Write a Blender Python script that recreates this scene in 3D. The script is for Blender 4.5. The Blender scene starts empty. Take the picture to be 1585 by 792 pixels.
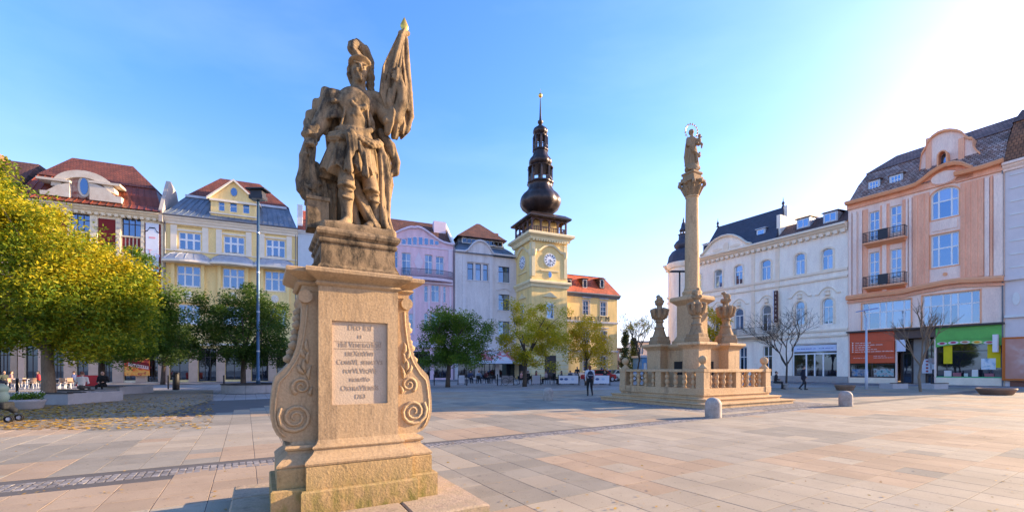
import bpy, math, random
import numpy as np
from mathutils import Vector, Matrix

SC = bpy.context.scene
COL = SC.collection
R = math.radians
rnd = random.Random(7)
nrng = np.random.default_rng(11)

# ------------------------------------------------------------------ camera
EYE, FPX, HZ, CX = 1.5, 670.0, 571.0, 792.5          # eye height, focal length, horizon row and centre column of the 1585 px photograph
cam_d = bpy.data.cameras.new('camera')
cam_d.sensor_width = 36.0
cam_d.lens = FPX / 1585.0 * 36.0
cam_d.shift_y = (HZ - 396.0) / 1585.0
cam_d.clip_start, cam_d.clip_end = 0.1, 3000.0
cam = bpy.data.objects.new('camera', cam_d)
cam.location, cam.rotation_euler = (0, 0, EYE), (R(90), 0, 0)
COL.objects.link(cam)
SC.camera = cam

# ------------------------------------------------------------------ sky, sun, exposure
SUN_AZ, SUN_EL = R(72.5), R(17.0)                     # azimuth measured from the view axis (+Y) towards +X
world = bpy.data.worlds.new('World')
SC.world = world
world.use_nodes = True
wn, wl = world.node_tree.nodes, world.node_tree.links
wn.clear()
sky = wn.new('ShaderNodeTexSky')
sky.sky_type = 'NISHITA'
sky.sun_disc = False
sky.sun_elevation, sky.sun_rotation = SUN_EL, SUN_AZ
sky.altitude, sky.air_density, sky.dust_density, sky.ozone_density = 200, 1.0, 1.0, 4.0
bg = wn.new('ShaderNodeBackground')
bg.inputs["Strength"].default_value = 0.125
wo = wn.new('ShaderNodeOutputWorld')
# thin streaks of high cloud over the blue
tc = wn.new('ShaderNodeTexCoord')
mp = wn.new('ShaderNodeMapping'); mp.inputs['Scale'].default_value = (1.1, 2.2, 4.5); mp.inputs['Rotation'].default_value = (0.1, 0.25, 0.5)
cn = wn.new('ShaderNodeTexNoise'); cn.inputs['Scale'].default_value = 1.6; cn.inputs['Detail'].default_value = 6; cn.inputs['Roughness'].default_value = 0.55
cr = wn.new('ShaderNodeMapRange'); cr.inputs['From Min'].default_value = 0.42; cr.inputs['From Max'].default_value = 0.8
cr.inputs['To Min'].default_value = 0.0; cr.inputs['To Max'].default_value = 0.05
cm = wn.new('ShaderNodeMix'); cm.data_type = 'RGBA'
cm.inputs['B'].default_value = (4.6, 5.0, 5.6, 1)
wl.new(tc.outputs['Generated'], mp.inputs['Vector']); wl.new(mp.outputs['Vector'], cn.inputs['Vector'])
sz = wn.new('ShaderNodeSeparateXYZ'); wl.new(tc.outputs['Generated'], sz.inputs[0])
hz_ = wn.new('ShaderNodeMapRange'); hz_.interpolation_type = 'SMOOTHSTEP'; hz_.inputs['From Min'].default_value = 0.0; hz_.inputs['From Max'].default_value = 0.50; hz_.inputs['To Min'].default_value = 0.5; hz_.inputs['To Max'].default_value = 0.0
wl.new(sz.outputs['Z'], hz_.inputs['Value'])
hm = wn.new('ShaderNodeMix'); hm.data_type = 'RGBA'; hm.inputs['B'].default_value = (1.75, 1.85, 2.05, 1); wl.new(hz_.outputs['Result'], hm.inputs['Factor'])    # pale haze low in the sky, all round
wl.new(cn.outputs['Fac'], cr.inputs['Value']); wl.new(cr.outputs['Result'], cm.inputs['Factor'])
hs = wn.new('ShaderNodeHueSaturation'); hs.inputs['Saturation'].default_value = 1.17
wl.new(sky.outputs['Color'], hs.inputs['Color']); wl.new(hs.outputs['Color'], hm.inputs['A']); tn = wn.new('ShaderNodeMix'); tn.data_type = 'RGBA'; tn.blend_type = 'MULTIPLY'; tn.inputs['Factor'].default_value = 1; tn.inputs['B'].default_value = (1.09, 0.87, 0.93, 1); wl.new(hm.outputs['Result'], tn.inputs['A']); wl.new(tn.outputs['Result'], cm.inputs['A']); wl.new(cm.outputs['Result'], bg.inputs['Color'])
wl.new(bg.outputs['Background'], wo.inputs['Surface'])

sun_d = bpy.data.lights.new('sun', 'SUN')
sun_d.energy, sun_d.angle, sun_d.color = 3.4, R(0.6), (1.0, 0.74, 0.45)
sun = bpy.data.objects.new('sun', sun_d)
sdir = Vector((math.sin(SUN_AZ) * math.cos(SUN_EL), math.cos(SUN_AZ) * math.cos(SUN_EL), math.sin(SUN_EL)))
sun.rotation_euler = sdir.to_track_quat('Z', 'Y').to_euler()
sun.location = (60, 20, 60)
COL.objects.link(sun)

SC.view_settings.view_transform = 'Standard'
SC.view_settings.look = 'None'
SC.view_settings.gamma = 1.0
SC.view_settings.exposure = 2.15
SC.cycles.max_bounces = 6
SC.cycles.use_denoising = True

# ------------------------------------------------------------------ pixel -> place
def ground(px, py, z=0.0):
    """point of the horizontal plane z that the photograph's pixel shows"""
    Y = FPX * (EYE - z) / (py - HZ)
    return ((px - CX) / FPX * Y, Y)
def at(px, py, Y):
    return ((px - CX) / FPX * Y, Y, EYE + (HZ - py) / FPX * Y)

# ------------------------------------------------------------------ materials
def _nodes(name):
    m = bpy.data.materials.new(name); m.use_nodes = True
    nt = m.node_tree
    return m, nt.nodes, nt.links, nt.nodes['Principled BSDF']
def mat(name, col, rough=0.8, var=0.12, scale=1.5, fine=25.0, bump=0.25, col2=None, mix=0.5, metal=0.0, spec=0.3, stretch=(1, 1, 1), dist=0.01, rand=0.0, world=False):
    m, n, l, b = _nodes(name)
    tc = n.new('ShaderNodeTexCoord'); mp = n.new('ShaderNodeMapping'); mp.inputs['Scale'].default_value = stretch
    if world: l.new(n.new('ShaderNodeNewGeometry').outputs['Position'], mp.inputs['Vector'])
    else: l.new(tc.outputs['Object'], mp.inputs['Vector'])
    a = n.new('ShaderNodeTexNoise'); a.inputs['Scale'].default_value = scale; a.inputs['Detail'].default_value = 6; a.inputs['Roughness'].default_value = 0.6
    f = n.new('ShaderNodeTexNoise'); f.inputs['Scale'].default_value = fine; f.inputs['Detail'].default_value = 4
    l.new(mp.outputs['Vector'], a.inputs['Vector']); l.new(mp.outputs['Vector'], f.inputs['Vector'])
    r = n.new('ShaderNodeMapRange'); r.inputs['From Min'].default_value = 0.3; r.inputs['From Max'].default_value = 0.7
    l.new(a.outputs['Fac'], r.inputs['Value'])
    c = n.new('ShaderNodeMix'); c.data_type = 'RGBA'
    if col2 is None:
        c.inputs['A'].default_value = (*[x * (1 - var) for x in col], 1); c.inputs['B'].default_value = (*[min(1, x * (1 + var)) for x in col], 1)
    else:
        c.inputs['A'].default_value = (*col, 1); c.inputs['B'].default_value = (*col2, 1)
    l.new(r.outputs['Result'], c.inputs['Factor'])
    g = n.new('ShaderNodeMapRange'); g.inputs['From Min'].default_value = 0.25; g.inputs['From Max'].default_value = 0.75
    g.inputs['To Min'].default_value = 1 - var * 0.9; g.inputs['To Max'].default_value = 1 + var * 0.9
    l.new(f.outputs['Fac'], g.inputs['Value'])
    h = n.new('ShaderNodeMix'); h.data_type = 'RGBA'; h.blend_type = 'MULTIPLY'; h.inputs['Factor'].default_value = 1
    l.new(c.outputs['Result'], h.inputs['A']); l.new(g.outputs['Result'], h.inputs['B'])
    out = h.outputs['Result']
    if rand:
        oi = n.new('ShaderNodeObjectInfo'); ge = n.new('ShaderNodeNewGeometry')
        ad = n.new('ShaderNodeMath'); ad.operation = 'ADD'; l.new(oi.outputs['Random'], ad.inputs[0]); l.new(ge.outputs['Random Per Island'], ad.inputs[1])
        fr = n.new('ShaderNodeMath'); fr.operation = 'FRACT'; l.new(ad.outputs[0], fr.inputs[0])
        rr = n.new('ShaderNodeMapRange'); rr.inputs['To Min'].default_value = 1 - rand; rr.inputs['To Max'].default_value = 1 + rand
        l.new(fr.outputs[0], rr.inputs['Value'])
        k = n.new('ShaderNodeMix'); k.data_type = 'RGBA'; k.blend_type = 'MULTIPLY'; k.inputs['Factor'].default_value = 1
        l.new(out, k.inputs['A']); l.new(rr.outputs['Result'], k.inputs['B']); out = k.outputs['Result']
    if world:                                          # trodden dirt, gum spots and damp stains across the joints
        for sc_, lo, hi, dk in ((0.55, 0.50, 0.75, 0.68), (5.0, 0.62, 0.72, 0.72), (16.0, 0.70, 0.74, 0.55)):
            d = n.new('ShaderNodeTexNoise'); d.inputs['Scale'].default_value = sc_; d.inputs['Detail'].default_value = 5 if sc_ < 10 else 1; d.inputs['Roughness'].default_value = 0.65
            l.new(mp.outputs['Vector'], d.inputs['Vector'])
            q = n.new('ShaderNodeMapRange'); q.inputs['From Min'].default_value = lo; q.inputs['From Max'].default_value = hi; q.inputs['To Min'].default_value = 1.0; q.inputs['To Max'].default_value = dk
            l.new(d.outputs['Fac'], q.inputs['Value'])
            k = n.new('ShaderNodeMix'); k.data_type = 'RGBA'; k.blend_type = 'MULTIPLY'; k.inputs['Factor'].default_value = 1
            l.new(out, k.inputs['A']); l.new(q.outputs['Result'], k.inputs['B']); out = k.outputs['Result']
    l.new(out, b.inputs['Base Color'])
    b.inputs['Roughness'].default_value = rough; b.inputs['Metallic'].default_value = metal
    b.inputs['Specular IOR Level'].default_value = spec
    if bump:
        bp = n.new('ShaderNodeBump'); bp.inputs['Strength'].default_value = bump; bp.inputs['Distance'].default_value = dist
        l.new(f.outputs['Fac'], bp.inputs['Height']); l.new(bp.outputs['Normal'], b.inputs['Normal'])
    return m
def stone(name, col, dark, warm, streak=(1, 1, 0.45), fine=38, bump=0.55, dist=0.02, green=None, scale=2.4, gz=(0.0, 0.6), crust=(0.54, 0.70, 0.8)):
    """weathered sandstone: two tones, dark crust in patches, chisel grain, optional moss near the foot"""
    m, n, l, b = _nodes(name)
    tc = n.new('ShaderNodeTexCoord'); mp = n.new('ShaderNodeMapping'); mp.inputs['Scale'].default_value = streak
    l.new(tc.outputs['Object'], mp.inputs['Vector'])
    def noise(s, d=6, v=mp.outputs['Vector'], ro=0.6):
        x = n.new('ShaderNodeTexNoise'); x.inputs['Scale'].default_value = s; x.inputs['Detail'].default_value = d; x.inputs['Roughness'].default_value = ro
        l.new(v, x.inputs['Vector']); return x.outputs['Fac']
    def rng(v, a, c, lo=0, hi=1):
        x = n.new('ShaderNodeMapRange'); x.inputs['From Min'].default_value = a; x.inputs['From Max'].default_value = c
        x.inputs['To Min'].default_value = lo; x.inputs['To Max'].default_value = hi; l.new(v, x.inputs['Value']); return x.outputs['Result']
    def mixc(fac, a, c, mode='MIX'):
        x = n.new('ShaderNodeMix'); x.data_type = 'RGBA'; x.blend_type = mode
        if isinstance(fac, float): x.inputs['Factor'].default_value = fac
        else: l.new(fac, x.inputs['Factor'])
        for k, v in (('A', a), ('B', c)):
            if isinstance(v, tuple): x.inputs[k].default_value = (*v, 1)
            else: l.new(v, x.inputs[k])
        return x.outputs['Result']
    c = mixc(rng(noise(scale), 0.35, 0.65), col, warm)
    c = mixc(rng(noise(scale * 1.9, 9, ro=0.75), crust[0], crust[1], 0, crust[2]), c, dark)
    fn = noise(fine, 5, tc.outputs['Object'])
    c = mixc(1.0, c, rng(fn, 0.25, 0.75, 0.78, 1.18), 'MULTIPLY')
    if green:
        sp = n.new('ShaderNodeSeparateXYZ'); l.new(tc.outputs['Object'], sp.inputs[0])
        low = rng(sp.outputs['Z'], gz[0], gz[1], 1, 0)
        mu = n.new('ShaderNodeMath'); mu.operation = 'MULTIPLY'; l.new(low, mu.inputs[0]); l.new(rng(noise(9, 8), 0.42, 0.62), mu.inputs[1])
        c = mixc(mu.outputs[0], c, green)
    l.new(c, b.inputs['Base Color']); b.inputs['Roughness'].default_value = 0.88; b.inputs['Specular IOR Level'].default_value = 0.2
    ch = noise(14, 5, mp.outputs['Vector'])
    ad = n.new('ShaderNodeMath'); ad.operation = 'ADD'; l.new(fn, ad.inputs[0]); l.new(ch, ad.inputs[1])
    bp = n.new('ShaderNodeBump'); bp.inputs['Strength'].default_value = bump; bp.inputs['Distance'].default_value = dist
    l.new(ad.outputs[0], bp.inputs['Height']); l.new(bp.outputs['Normal'], b.inputs['Normal'])
    return m
def glass(name, inside, refl=0.4, wob=0.25, rough=0.02):
    """window pane: what shows of the room behind it (varies pane by pane) under a reflecting surface"""
    m, n, l, b = _nodes(name)
    oi = n.new('ShaderNodeObjectInfo')
    ra = n.new('ShaderNodeValToRGB'); ra.color_ramp.interpolation = 'CONSTANT'
    ra.color_ramp.elements[0].color = (*inside[0], 1)
    for i, c in enumerate(inside[1:]):
        e = ra.color_ramp.elements.new((i + 1) / len(inside)); e.color = (*c, 1)
    l.new(oi.outputs['Random'], ra.inputs['Fac']); l.new(ra.outputs['Color'], b.inputs['Base Color'])
    b.inputs['Roughness'].default_value = 0.6; b.inputs['Specular IOR Level'].default_value = 0
    gl = n.new('ShaderNodeBsdfGlossy'); gl.inputs['Roughness'].default_value = rough; gl.inputs['Color'].default_value = (0.42, 0.66, 1.0, 1)
    fr = n.new('ShaderNodeFresnel'); fr.inputs['IOR'].default_value = 1.5
    ad = n.new('ShaderNodeMath'); ad.operation = 'ADD'; ad.use_clamp = True; ad.inputs[1].default_value = refl; l.new(fr.outputs['Fac'], ad.inputs[0])
    mx = n.new('ShaderNodeMixShader'); l.new(ad.outputs[0], mx.inputs['Fac']); l.new(b.outputs[0], mx.inputs[1]); l.new(gl.outputs[0], mx.inputs[2])
    l.new(mx.outputs[0], n['Material Output'].inputs['Surface'])
    tc = n.new('ShaderNodeTexCoord'); no = n.new('ShaderNodeTexNoise'); no.inputs['Scale'].default_value = 1.1; no.inputs['Detail'].default_value = 1
    l.new(tc.outputs['Object'], no.inputs['Vector'])
    bp = n.new('ShaderNodeBump'); bp.inputs['Strength'].default_value = wob; bp.inputs['Distance'].default_value = 0.02
    l.new(no.outputs['Fac'], bp.inputs['Height']); l.new(bp.outputs['Normal'], gl.inputs['Normal'])
    return m
def rooftile(name, c1, c2, sx=0.28, sz=0.34, bump=0.8):
    m, n, l, b = _nodes(name)
    tc = n.new('ShaderNodeTexCoord'); sp = n.new('ShaderNodeSeparateXYZ'); cb = n.new('ShaderNodeCombineXYZ')
    l.new(tc.outputs['Object'], sp.inputs[0]); l.new(sp.outputs['X'], cb.inputs[0]); l.new(sp.outputs['Z'], cb.inputs[1])
    br = n.new('ShaderNodeTexBrick'); br.inputs['Scale'].default_value = 1
    br.inputs['Brick Width'].default_value = sx; br.inputs['Row Height'].default_value = sz; br.inputs['Mortar Size'].default_value = 0.03; br.inputs['Mortar Smooth'].default_value = 0.6
    br.inputs['Color1'].default_value = (*c1, 1); br.inputs['Color2'].default_value = (*c2, 1); br.inputs['Mortar'].default_value = (*[x * 0.35 for x in c1], 1)
    l.new(cb.outputs[0], br.inputs['Vector'])
    no = n.new('ShaderNodeTexNoise'); no.inputs['Scale'].default_value = 0.9; no.inputs['Detail'].default_value = 6; l.new(tc.outputs['Object'], no.inputs['Vector'])
    r = n.new('ShaderNodeMapRange'); r.inputs['From Min'].default_value = 0.3; r.inputs['From Max'].default_value = 0.7; r.inputs['To Min'].default_value = 0.6; r.inputs['To Max'].default_value = 1.3
    l.new(no.outputs['Fac'], r.inputs['Value'])
    mx = n.new('ShaderNodeMix'); mx.data_type = 'RGBA'; mx.blend_type = 'MULTIPLY'; mx.inputs['Factor'].default_value = 1
    l.new(br.outputs['Color'], mx.inputs['A']); l.new(r.outputs['Result'], mx.inputs['B']); l.new(mx.outputs['Result'], b.inputs['Base Color'])
    bp = n.new('ShaderNodeBump'); bp.inputs['Strength'].default_value = bump; bp.inputs['Distance'].default_value = 0.05; bp.invert = True
    l.new(br.outputs['Fac'], bp.inputs['Height']); l.new(bp.outputs['Normal'], b.inputs['Normal'])
    b.inputs['Roughness'].default_value = 0.75
    return m
def leafmat(name, cols, trans=0.45, scale=0.55):
    m, n, l, b = _nodes(name)
    ge = n.new('ShaderNodeNewGeometry'); tc = n.new('ShaderNodeTexCoord')
    no = n.new('ShaderNodeTexNoise'); no.inputs['Scale'].default_value = scale; no.inputs['Detail'].default_value = 3; l.new(tc.outputs['Object'], no.inputs['Vector'])
    a = n.new('ShaderNodeMath'); a.operation = 'MULTIPLY_ADD'; a.inputs[1].default_value = 0.45; l.new(ge.outputs['Random Per Island'], a.inputs[0])
    r = n.new('ShaderNodeMapRange'); r.inputs['From Min'].default_value = 0.3; r.inputs['From Max'].default_value = 0.7; r.inputs['To Max'].default_value = 0.55
    l.new(no.outputs['Fac'], r.inputs['Value']); l.new(r.outputs['Result'], a.inputs[2])
    ra = n.new('ShaderNodeValToRGB'); e = ra.color_ramp.elements
    e[0].color = (*cols[0], 1); e[1].color = (*cols[-1], 1)
    for i, c in enumerate(cols[1:-1]):
        x = e.new((i + 1) / (len(cols) - 1)); x.color = (*c, 1)
    l.new(a.outputs[0], ra.inputs['Fac']); l.new(ra.outputs['Color'], b.inputs['Base Color'])
    b.inputs['Roughness'].default_value = 0.6; b.inputs['Specular IOR Level'].default_value = 0.25
    t = n.new('ShaderNodeBsdfTranslucent'); l.new(ra.outputs['Color'], t.inputs['Color'])
    mx = n.new('ShaderNodeMixShader'); mx.inputs['Fac'].default_value = trans
    l.new(b.outputs[0], mx.inputs[1]); l.new(t.outputs[0], mx.inputs[2]); l.new(mx.outputs[0], n['Material Output'].inputs['Surface'])
    return m
def metal(name, col, rough=0.4, met=0.6, var=0.15): return mat(name, col, rough, var, 2.0, 30, 0.08, metal=met, spec=0.5)
_flat = {}
def flat(col, rough=0.7):
    k = (*col, rough)
    if k not in _flat: _flat[k] = mat('paint_%d' % len(_flat), col, rough, 0.06, 3, 30, 0.05)
    return _flat[k]

# ------------------------------------------------------------------ objects
def link(name, data, parent=None):
    o = bpy.data.objects.new(name, data); COL.objects.link(o)
    if parent is not None: o.parent = parent
    return o
def tag(o, label, cat, group=None, kind=None):
    if label: o['label'] = label
    if cat: o['category'] = cat
    if group: o['group'] = group
    if kind: o['kind'] = kind
    return o
def thing(name, label, cat, loc=(0, 0, 0), rz=0.0, group=None):
    o = link(name, None); o.location = loc; o.rotation_euler = (0, 0, rz); o.empty_display_size = 0.2
    return tag(o, label, cat, group)
def copy_tree(o, parent=None):
    c = o.copy(); COL.objects.link(c); c.parent = parent
    for ch in o.children: copy_tree(ch, c)
    return c
class MB:
    """collects shapes for ONE mesh"""
    def __init__(s): s.v, s.f, s.mi = [], [], []
    def add(s, vs, fs, mi=0):
        o = len(s.v); s.v += [tuple(p) for p in vs]; s.f += [tuple(i + o for i in f) for f in fs]; s.mi += [mi] * len(fs); return s
    def box(s, x0, x1, y0, y1, z0, z1, mi=0):
        return s.add([(x0, y0, z0), (x1, y0, z0), (x1, y1, z0), (x0, y1, z0), (x0, y0, z1), (x1, y0, z1), (x1, y1, z1), (x0, y1, z1)],
                     [(3, 2, 1, 0), (4, 5, 6, 7), (0, 1, 5, 4), (1, 2, 6, 5), (2, 3, 7, 6), (3, 0, 4, 7)], mi)
    def cham(s, x0, x1, y0, y1, z0, z1, c=0.01, mi=0):
        """box with its upper edges and corners taken off"""
        a = [(x0, y0), (x1, y0), (x1, y1), (x0, y1)]; i = [(x0 + c, y0 + c), (x1 - c, y0 + c), (x1 - c, y1 - c), (x0 + c, y1 - c)]
        return s.add([(*p, z0) for p in a] + [(*p, z1 - c) for p in a] + [(*p, z1) for p in i],
                     [(3, 2, 1, 0), (8, 9, 10, 11)] + [(k, (k + 1) % 4, (k + 1) % 4 + 4, k + 4) for k in range(4)] + [(k + 4, (k + 1) % 4 + 4, (k + 1) % 4 + 8, k + 8) for k in range(4)], mi)
    def prism(s, pts, y0, y1, mi=0):
        """outline in x,z pulled from y0 to y1"""
        n = len(pts)
        s.add([(x, y0, z) for x, z in pts] + [(x, y1, z) for x, z in pts], [tuple(range(n)), tuple(range(2 * n - 1, n - 1, -1))] + [(k + n, (k + 1) % n + n, (k + 1) % n, k) for k in range(n)], mi); return s
    def slab(s, pts, z0, z1, mi=0):
        """outline in x,y pulled from z0 to z1"""
        n = len(pts)
        return s.add([(x, y, z0) for x, y in pts] + [(x, y, z1) for x, y in pts], [tuple(range(n - 1, -1, -1)), tuple(range(n, 2 * n))] + [(k, (k + 1) % n, (k + 1) % n + n, k + n) for k in range(n)], mi)
    def rings(s, rs, close=True, cap=True, mi=0):
        """skin over a list of point rings of equal length"""
        n = len(rs[0]); fs = []
        for i in range(len(rs) - 1):
            for k in range(n if close else n - 1):
                j = (k + 1) % n; fs.append((i * n + k, i * n + j, (i + 1) * n + j, (i + 1) * n + k))
        if cap: fs += [tuple(range(n - 1, -1, -1)), tuple(range((len(rs) - 1) * n, len(rs) * n))]
        return s.add([p for r in rs for p in r], fs, mi)
    def lathe(s, prof, seg=16, c=(0, 0), cap=True, mi=0, ph=0.0, wob=None):
        rs = []
        for r, z in prof:
            ring = []
            for k in range(seg):
                a = 2 * math.pi * k / seg + ph; q = r * (wob(a, z) if wob else 1)
                ring.append((c[0] + q * math.cos(a), c[1] + q * math.sin(a), z))
            rs.append(ring)
        return s.rings(rs, True, cap, mi)
    def tube(s, pts, rad, seg=6, mi=0, cap=True):
        pts = [Vector(p) for p in pts]; rad = rad if isinstance(rad, (list, tuple)) else [rad] * len(pts); rs = []
        d0 = (pts[1] - pts[0]).normalized(); u = d0.orthogonal().normalized()
        for i, p in enumerate(pts):
            d = (pts[min(i + 1, len(pts) - 1)] - pts[max(i - 1, 0)]).normalized()
            u = (u - d * u.dot(d)); u = u.normalized() if u.length > 1e-6 else d.orthogonal().normalized()
            w = d.cross(u); rs.append([p + (u * math.cos(2 * math.pi * k / seg) + w * math.sin(2 * math.pi * k / seg)) * rad[i] for k in range(seg)])
        return s.rings(rs, True, cap, mi)
    def sweep(s, prof, x0, x1, mi=0):
        """moulding: profile of (y, z) points along x"""
        n = len(prof); return s.add([(x0, y, z) for y, z in prof] + [(x1, y, z) for y, z in prof], [tuple(range(n)), tuple(range(2 * n - 1, n - 1, -1))] + [(k + n, (k + 1) % n + n, (k + 1) % n, k) for k in range(n)], mi)
    def band(s, line, prof, mi=0):
        """moulding along a line of (x, z) points: profile of (y, rise) offsets"""
        n = len(prof); rs = [[(x, y, z + h) for y, h in prof] for x, z in line]
        return s.rings(rs, True, True, mi)
    def frame(s, steps, plan, mi=0):
        """stack of mouldings: plan(half-offset) gives an outline in x,y; steps = (offset, z)"""
        return s.rings([[(x, y, z) for x, y in plan(o)] for o, z in steps], True, True, mi)
    def mesh(s, name, smooth=False):
        me = bpy.data.meshes.new(name); me.from_pydata(s.v, [], s.f)
        if any(s.mi): me.polygons.foreach_set('material_index', s.mi)
        if smooth: me.polygons.foreach_set('use_smooth', [True] * len(me.polygons))
        me.update(); return me
    def build(s, name, m, parent=None, smooth=False, loc=None):
        me = s.mesh(name, smooth)
        for x in (m if isinstance(m, (list, tuple)) else [m]): me.materials.append(x)
        o = link(name, me, parent)
        if loc: o.location = loc
        if smooth == 'auto': pass
        return o
def smooth_by_angle(o, deg=35):
    me = o.data; me.polygons.foreach_set('use_smooth', [True] * len(me.polygons))
    import bmesh
    bm = bmesh.new(); bm.from_mesh(me); lim = R(deg)
    for e in bm.edges:
        if len(e.link_faces) == 2 and e.calc_face_angle(0) > lim: e.smooth = False
    bm.to_mesh(me); bm.free(); return o
def text(name, body, size, m, parent, loc, rot=(R(90), 0, 0), depth=0.01, align='CENTER', caps=False, stretch=1.0):
    cu = bpy.data.curves.new(name, 'FONT'); cu.body = body; cu.size = size; cu.extrude = depth; cu.align_x = align; cu.align_y = 'CENTER'
    cu.resolution_u = 3
    if caps:
        cu.small_caps_scale = 0.78
        for i, ch in enumerate(body):
            if ch.islower(): cu.body_format[i].use_small_caps = True
    t = bpy.data.objects.new(name, cu); COL.objects.link(t)
    me = bpy.data.meshes.new_from_object(t.evaluated_get(bpy.context.evaluated_depsgraph_get()))
    bpy.data.objects.remove(t); bpy.data.curves.remove(cu)
    me.materials.clear(); me.materials.append(m); me.name = name
    o = link(name, me, parent); o.location = loc; o.rotation_euler = rot; o.scale = (stretch, 1, 1)
    return o

# ------------------------------------------------------------------ carved and living forms: one continuous surface from blended volumes
class Blob:
    def __init__(s, lo, hi, res):
        s.res, s.lo = res, np.array(lo, float)
        n = np.ceil((np.array(hi) - s.lo) / res).astype(int) + 1
        s.ax = [s.lo[i] + res * np.arange(n[i]) for i in range(3)]
        s.D = np.full(n, 1e3, np.float32); s.M = np.zeros(n, np.int8)
    def put(s, fn, bb, k=0.02, m=0, cut=False):
        mg = k + 4 * s.res; sl, g = [], []
        for i in range(3):
            a = int(max(0, np.floor((bb[0][i] - mg - s.lo[i]) / s.res))); b = int(min(len(s.ax[i]), np.ceil((bb[1][i] + mg - s.lo[i]) / s.res) + 1))
            if b - a < 2: return s
            sl.append(slice(a, b)); g.append(s.ax[i][a:b])
        X, Y, Z = g[0][:, None, None], g[1][None, :, None], g[2][None, None, :]
        d = (fn(X, Y, Z) + 0 * (X + Y + Z)).astype(np.float32); a = s.D[tuple(sl)]
        if cut:
            h = np.clip(0.5 - 0.5 * (a + d) / k, 0, 1); s.D[tuple(sl)] = np.where(a > 100, a, a * (1 - h) - d * h + k * h * (1 - h)); return s
        h = np.clip(0.5 + 0.5 * (a - d) / k, 0, 1)
        s.M[tuple(sl)] = np.where(d < a, m, s.M[tuple(sl)]); s.D[tuple(sl)] = np.where(a > 100, d, a * (1 - h) + d * h - k * h * (1 - h)); return s
    def ell(s, c, r, k=0.02, m=0, rot=None, disp=None, cut=False):
        c = np.array(c, float); r = np.array(r, float); Rm = np.array(rot) if rot is not None else None
        q = max(r); bb = (c - (r if Rm is None else q), c + (r if Rm is None else q))
        def f(X, Y, Z):
            x, y, z = X - c[0], Y - c[1], Z - c[2]
            if Rm is not None: x, y, z = [Rm[0][i] * x + Rm[1][i] * y + Rm[2][i] * z for i in range(3)]
            k0 = np.sqrt((x / r[0]) ** 2 + (y / r[1]) ** 2 + (z / r[2]) ** 2); k1 = np.sqrt((x / r[0] ** 2) ** 2 + (y / r[1] ** 2) ** 2 + (z / r[2] ** 2) ** 2) + 1e-9
            d = k0 * (k0 - 1) / k1
            return d + disp(X, Y, Z) if disp else d
        return s.put(f, bb, k, m, cut)
    def cone(s, a, b, ra, rb, k=0.02, m=0, sq=(1, 1, 1), disp=None, cut=False):
        a, b = np.array(a, float), np.array(b, float); S = np.array(sq, float); mr = max(ra, rb); A, B = a / S, b / S; ab = B - A; L = ab.dot(ab) + 1e-12
        bb = (np.minimum(a, b) - mr * np.maximum(S, 1), np.maximum(a, b) + mr * np.maximum(S, 1)); sc = min(S.min(), 1)
        def f(X, Y, Z):
            x, y, z = X / S[0] - A[0], Y / S[1] - A[1], Z / S[2] - A[2]
            t = np.clip((x * ab[0] + y * ab[1] + z * ab[2]) / L, 0, 1)
            d = (np.sqrt((x - t * ab[0]) ** 2 + (y - t * ab[1]) ** 2 + (z - t * ab[2]) ** 2) - (ra + (rb - ra) * t)) * sc
            return d + disp(X, Y, Z) if disp else d
        return s.put(f, bb, k, m, cut)
    def chain(s, pts, rad, k=0.02, m=0, sq=(1, 1, 1), disp=None, cut=False):
        for i in range(len(pts) - 1): s.cone(pts[i], pts[i + 1], rad[i], rad[i + 1], k, m, sq, disp, cut)
        return s
    def box(s, c, h, k=0.02, m=0, rd=0.01, rot=None, disp=None):
        c, h = np.array(c, float), np.array(h, float); Rm = np.array(rot) if rot is not None else None; q = np.linalg.norm(h)
        bb = (c - (h if Rm is None else q), c + (h if Rm is None else q))
        def f(X, Y, Z):
            x, y, z = X - c[0], Y - c[1], Z - c[2]
            if Rm is not None: x, y, z = [Rm[0][i] * x + Rm[1][i] * y + Rm[2][i] * z for i in range(3)]
            x, y, z = np.abs(x) - h[0] + rd, np.abs(y) - h[1] + rd, np.abs(z) - h[2] + rd
            d = np.sqrt(np.maximum(x, 0) ** 2 + np.maximum(y, 0) ** 2 + np.maximum(z, 0) ** 2) + np.minimum(np.maximum(x, np.maximum(y, z)), 0) - rd
            return d + disp(X, Y, Z) if disp else d
        return s.put(f, bb, k, m)
    def mesh(s, name, mats):
        D, S = s.D, s.D < 0
        nx, ny, nz = D.shape; cnt = np.zeros((nx - 1, ny - 1, nz - 1), np.int8)
        cs = [(i, j, k) for i in (0, 1) for j in (0, 1) for k in (0, 1)]
        for i, j, k in cs: cnt += S[i:nx - 1 + i, j:ny - 1 + j, k:nz - 1 + k]
        I, J, K = np.nonzero((cnt > 0) & (cnt < 8)); idx = np.full(cnt.shape, -1, np.int64); idx[I, J, K] = np.arange(len(I))
        P = np.zeros((len(I), 3)); N = np.zeros(len(I))
        for a in cs:
            for ax in range(3):
                if a[ax]: continue
                b = list(a); b[ax] = 1
                v0 = D[I + a[0], J + a[1], K + a[2]].astype(float); v1 = D[I + b[0], J + b[1], K + b[2]].astype(float)
                mk = (v0 < 0) != (v1 < 0); t = np.where(mk, v0 / np.where(mk, v0 - v1, 1), 0)
                q = np.tile(np.array(a, float), (len(I), 1)); q[:, ax] += t; P[mk] += q[mk]; N[mk] += 1
        P = P / N[:, None] + np.stack([I, J, K], 1); P = P * s.res + s.lo
        F = []
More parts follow.
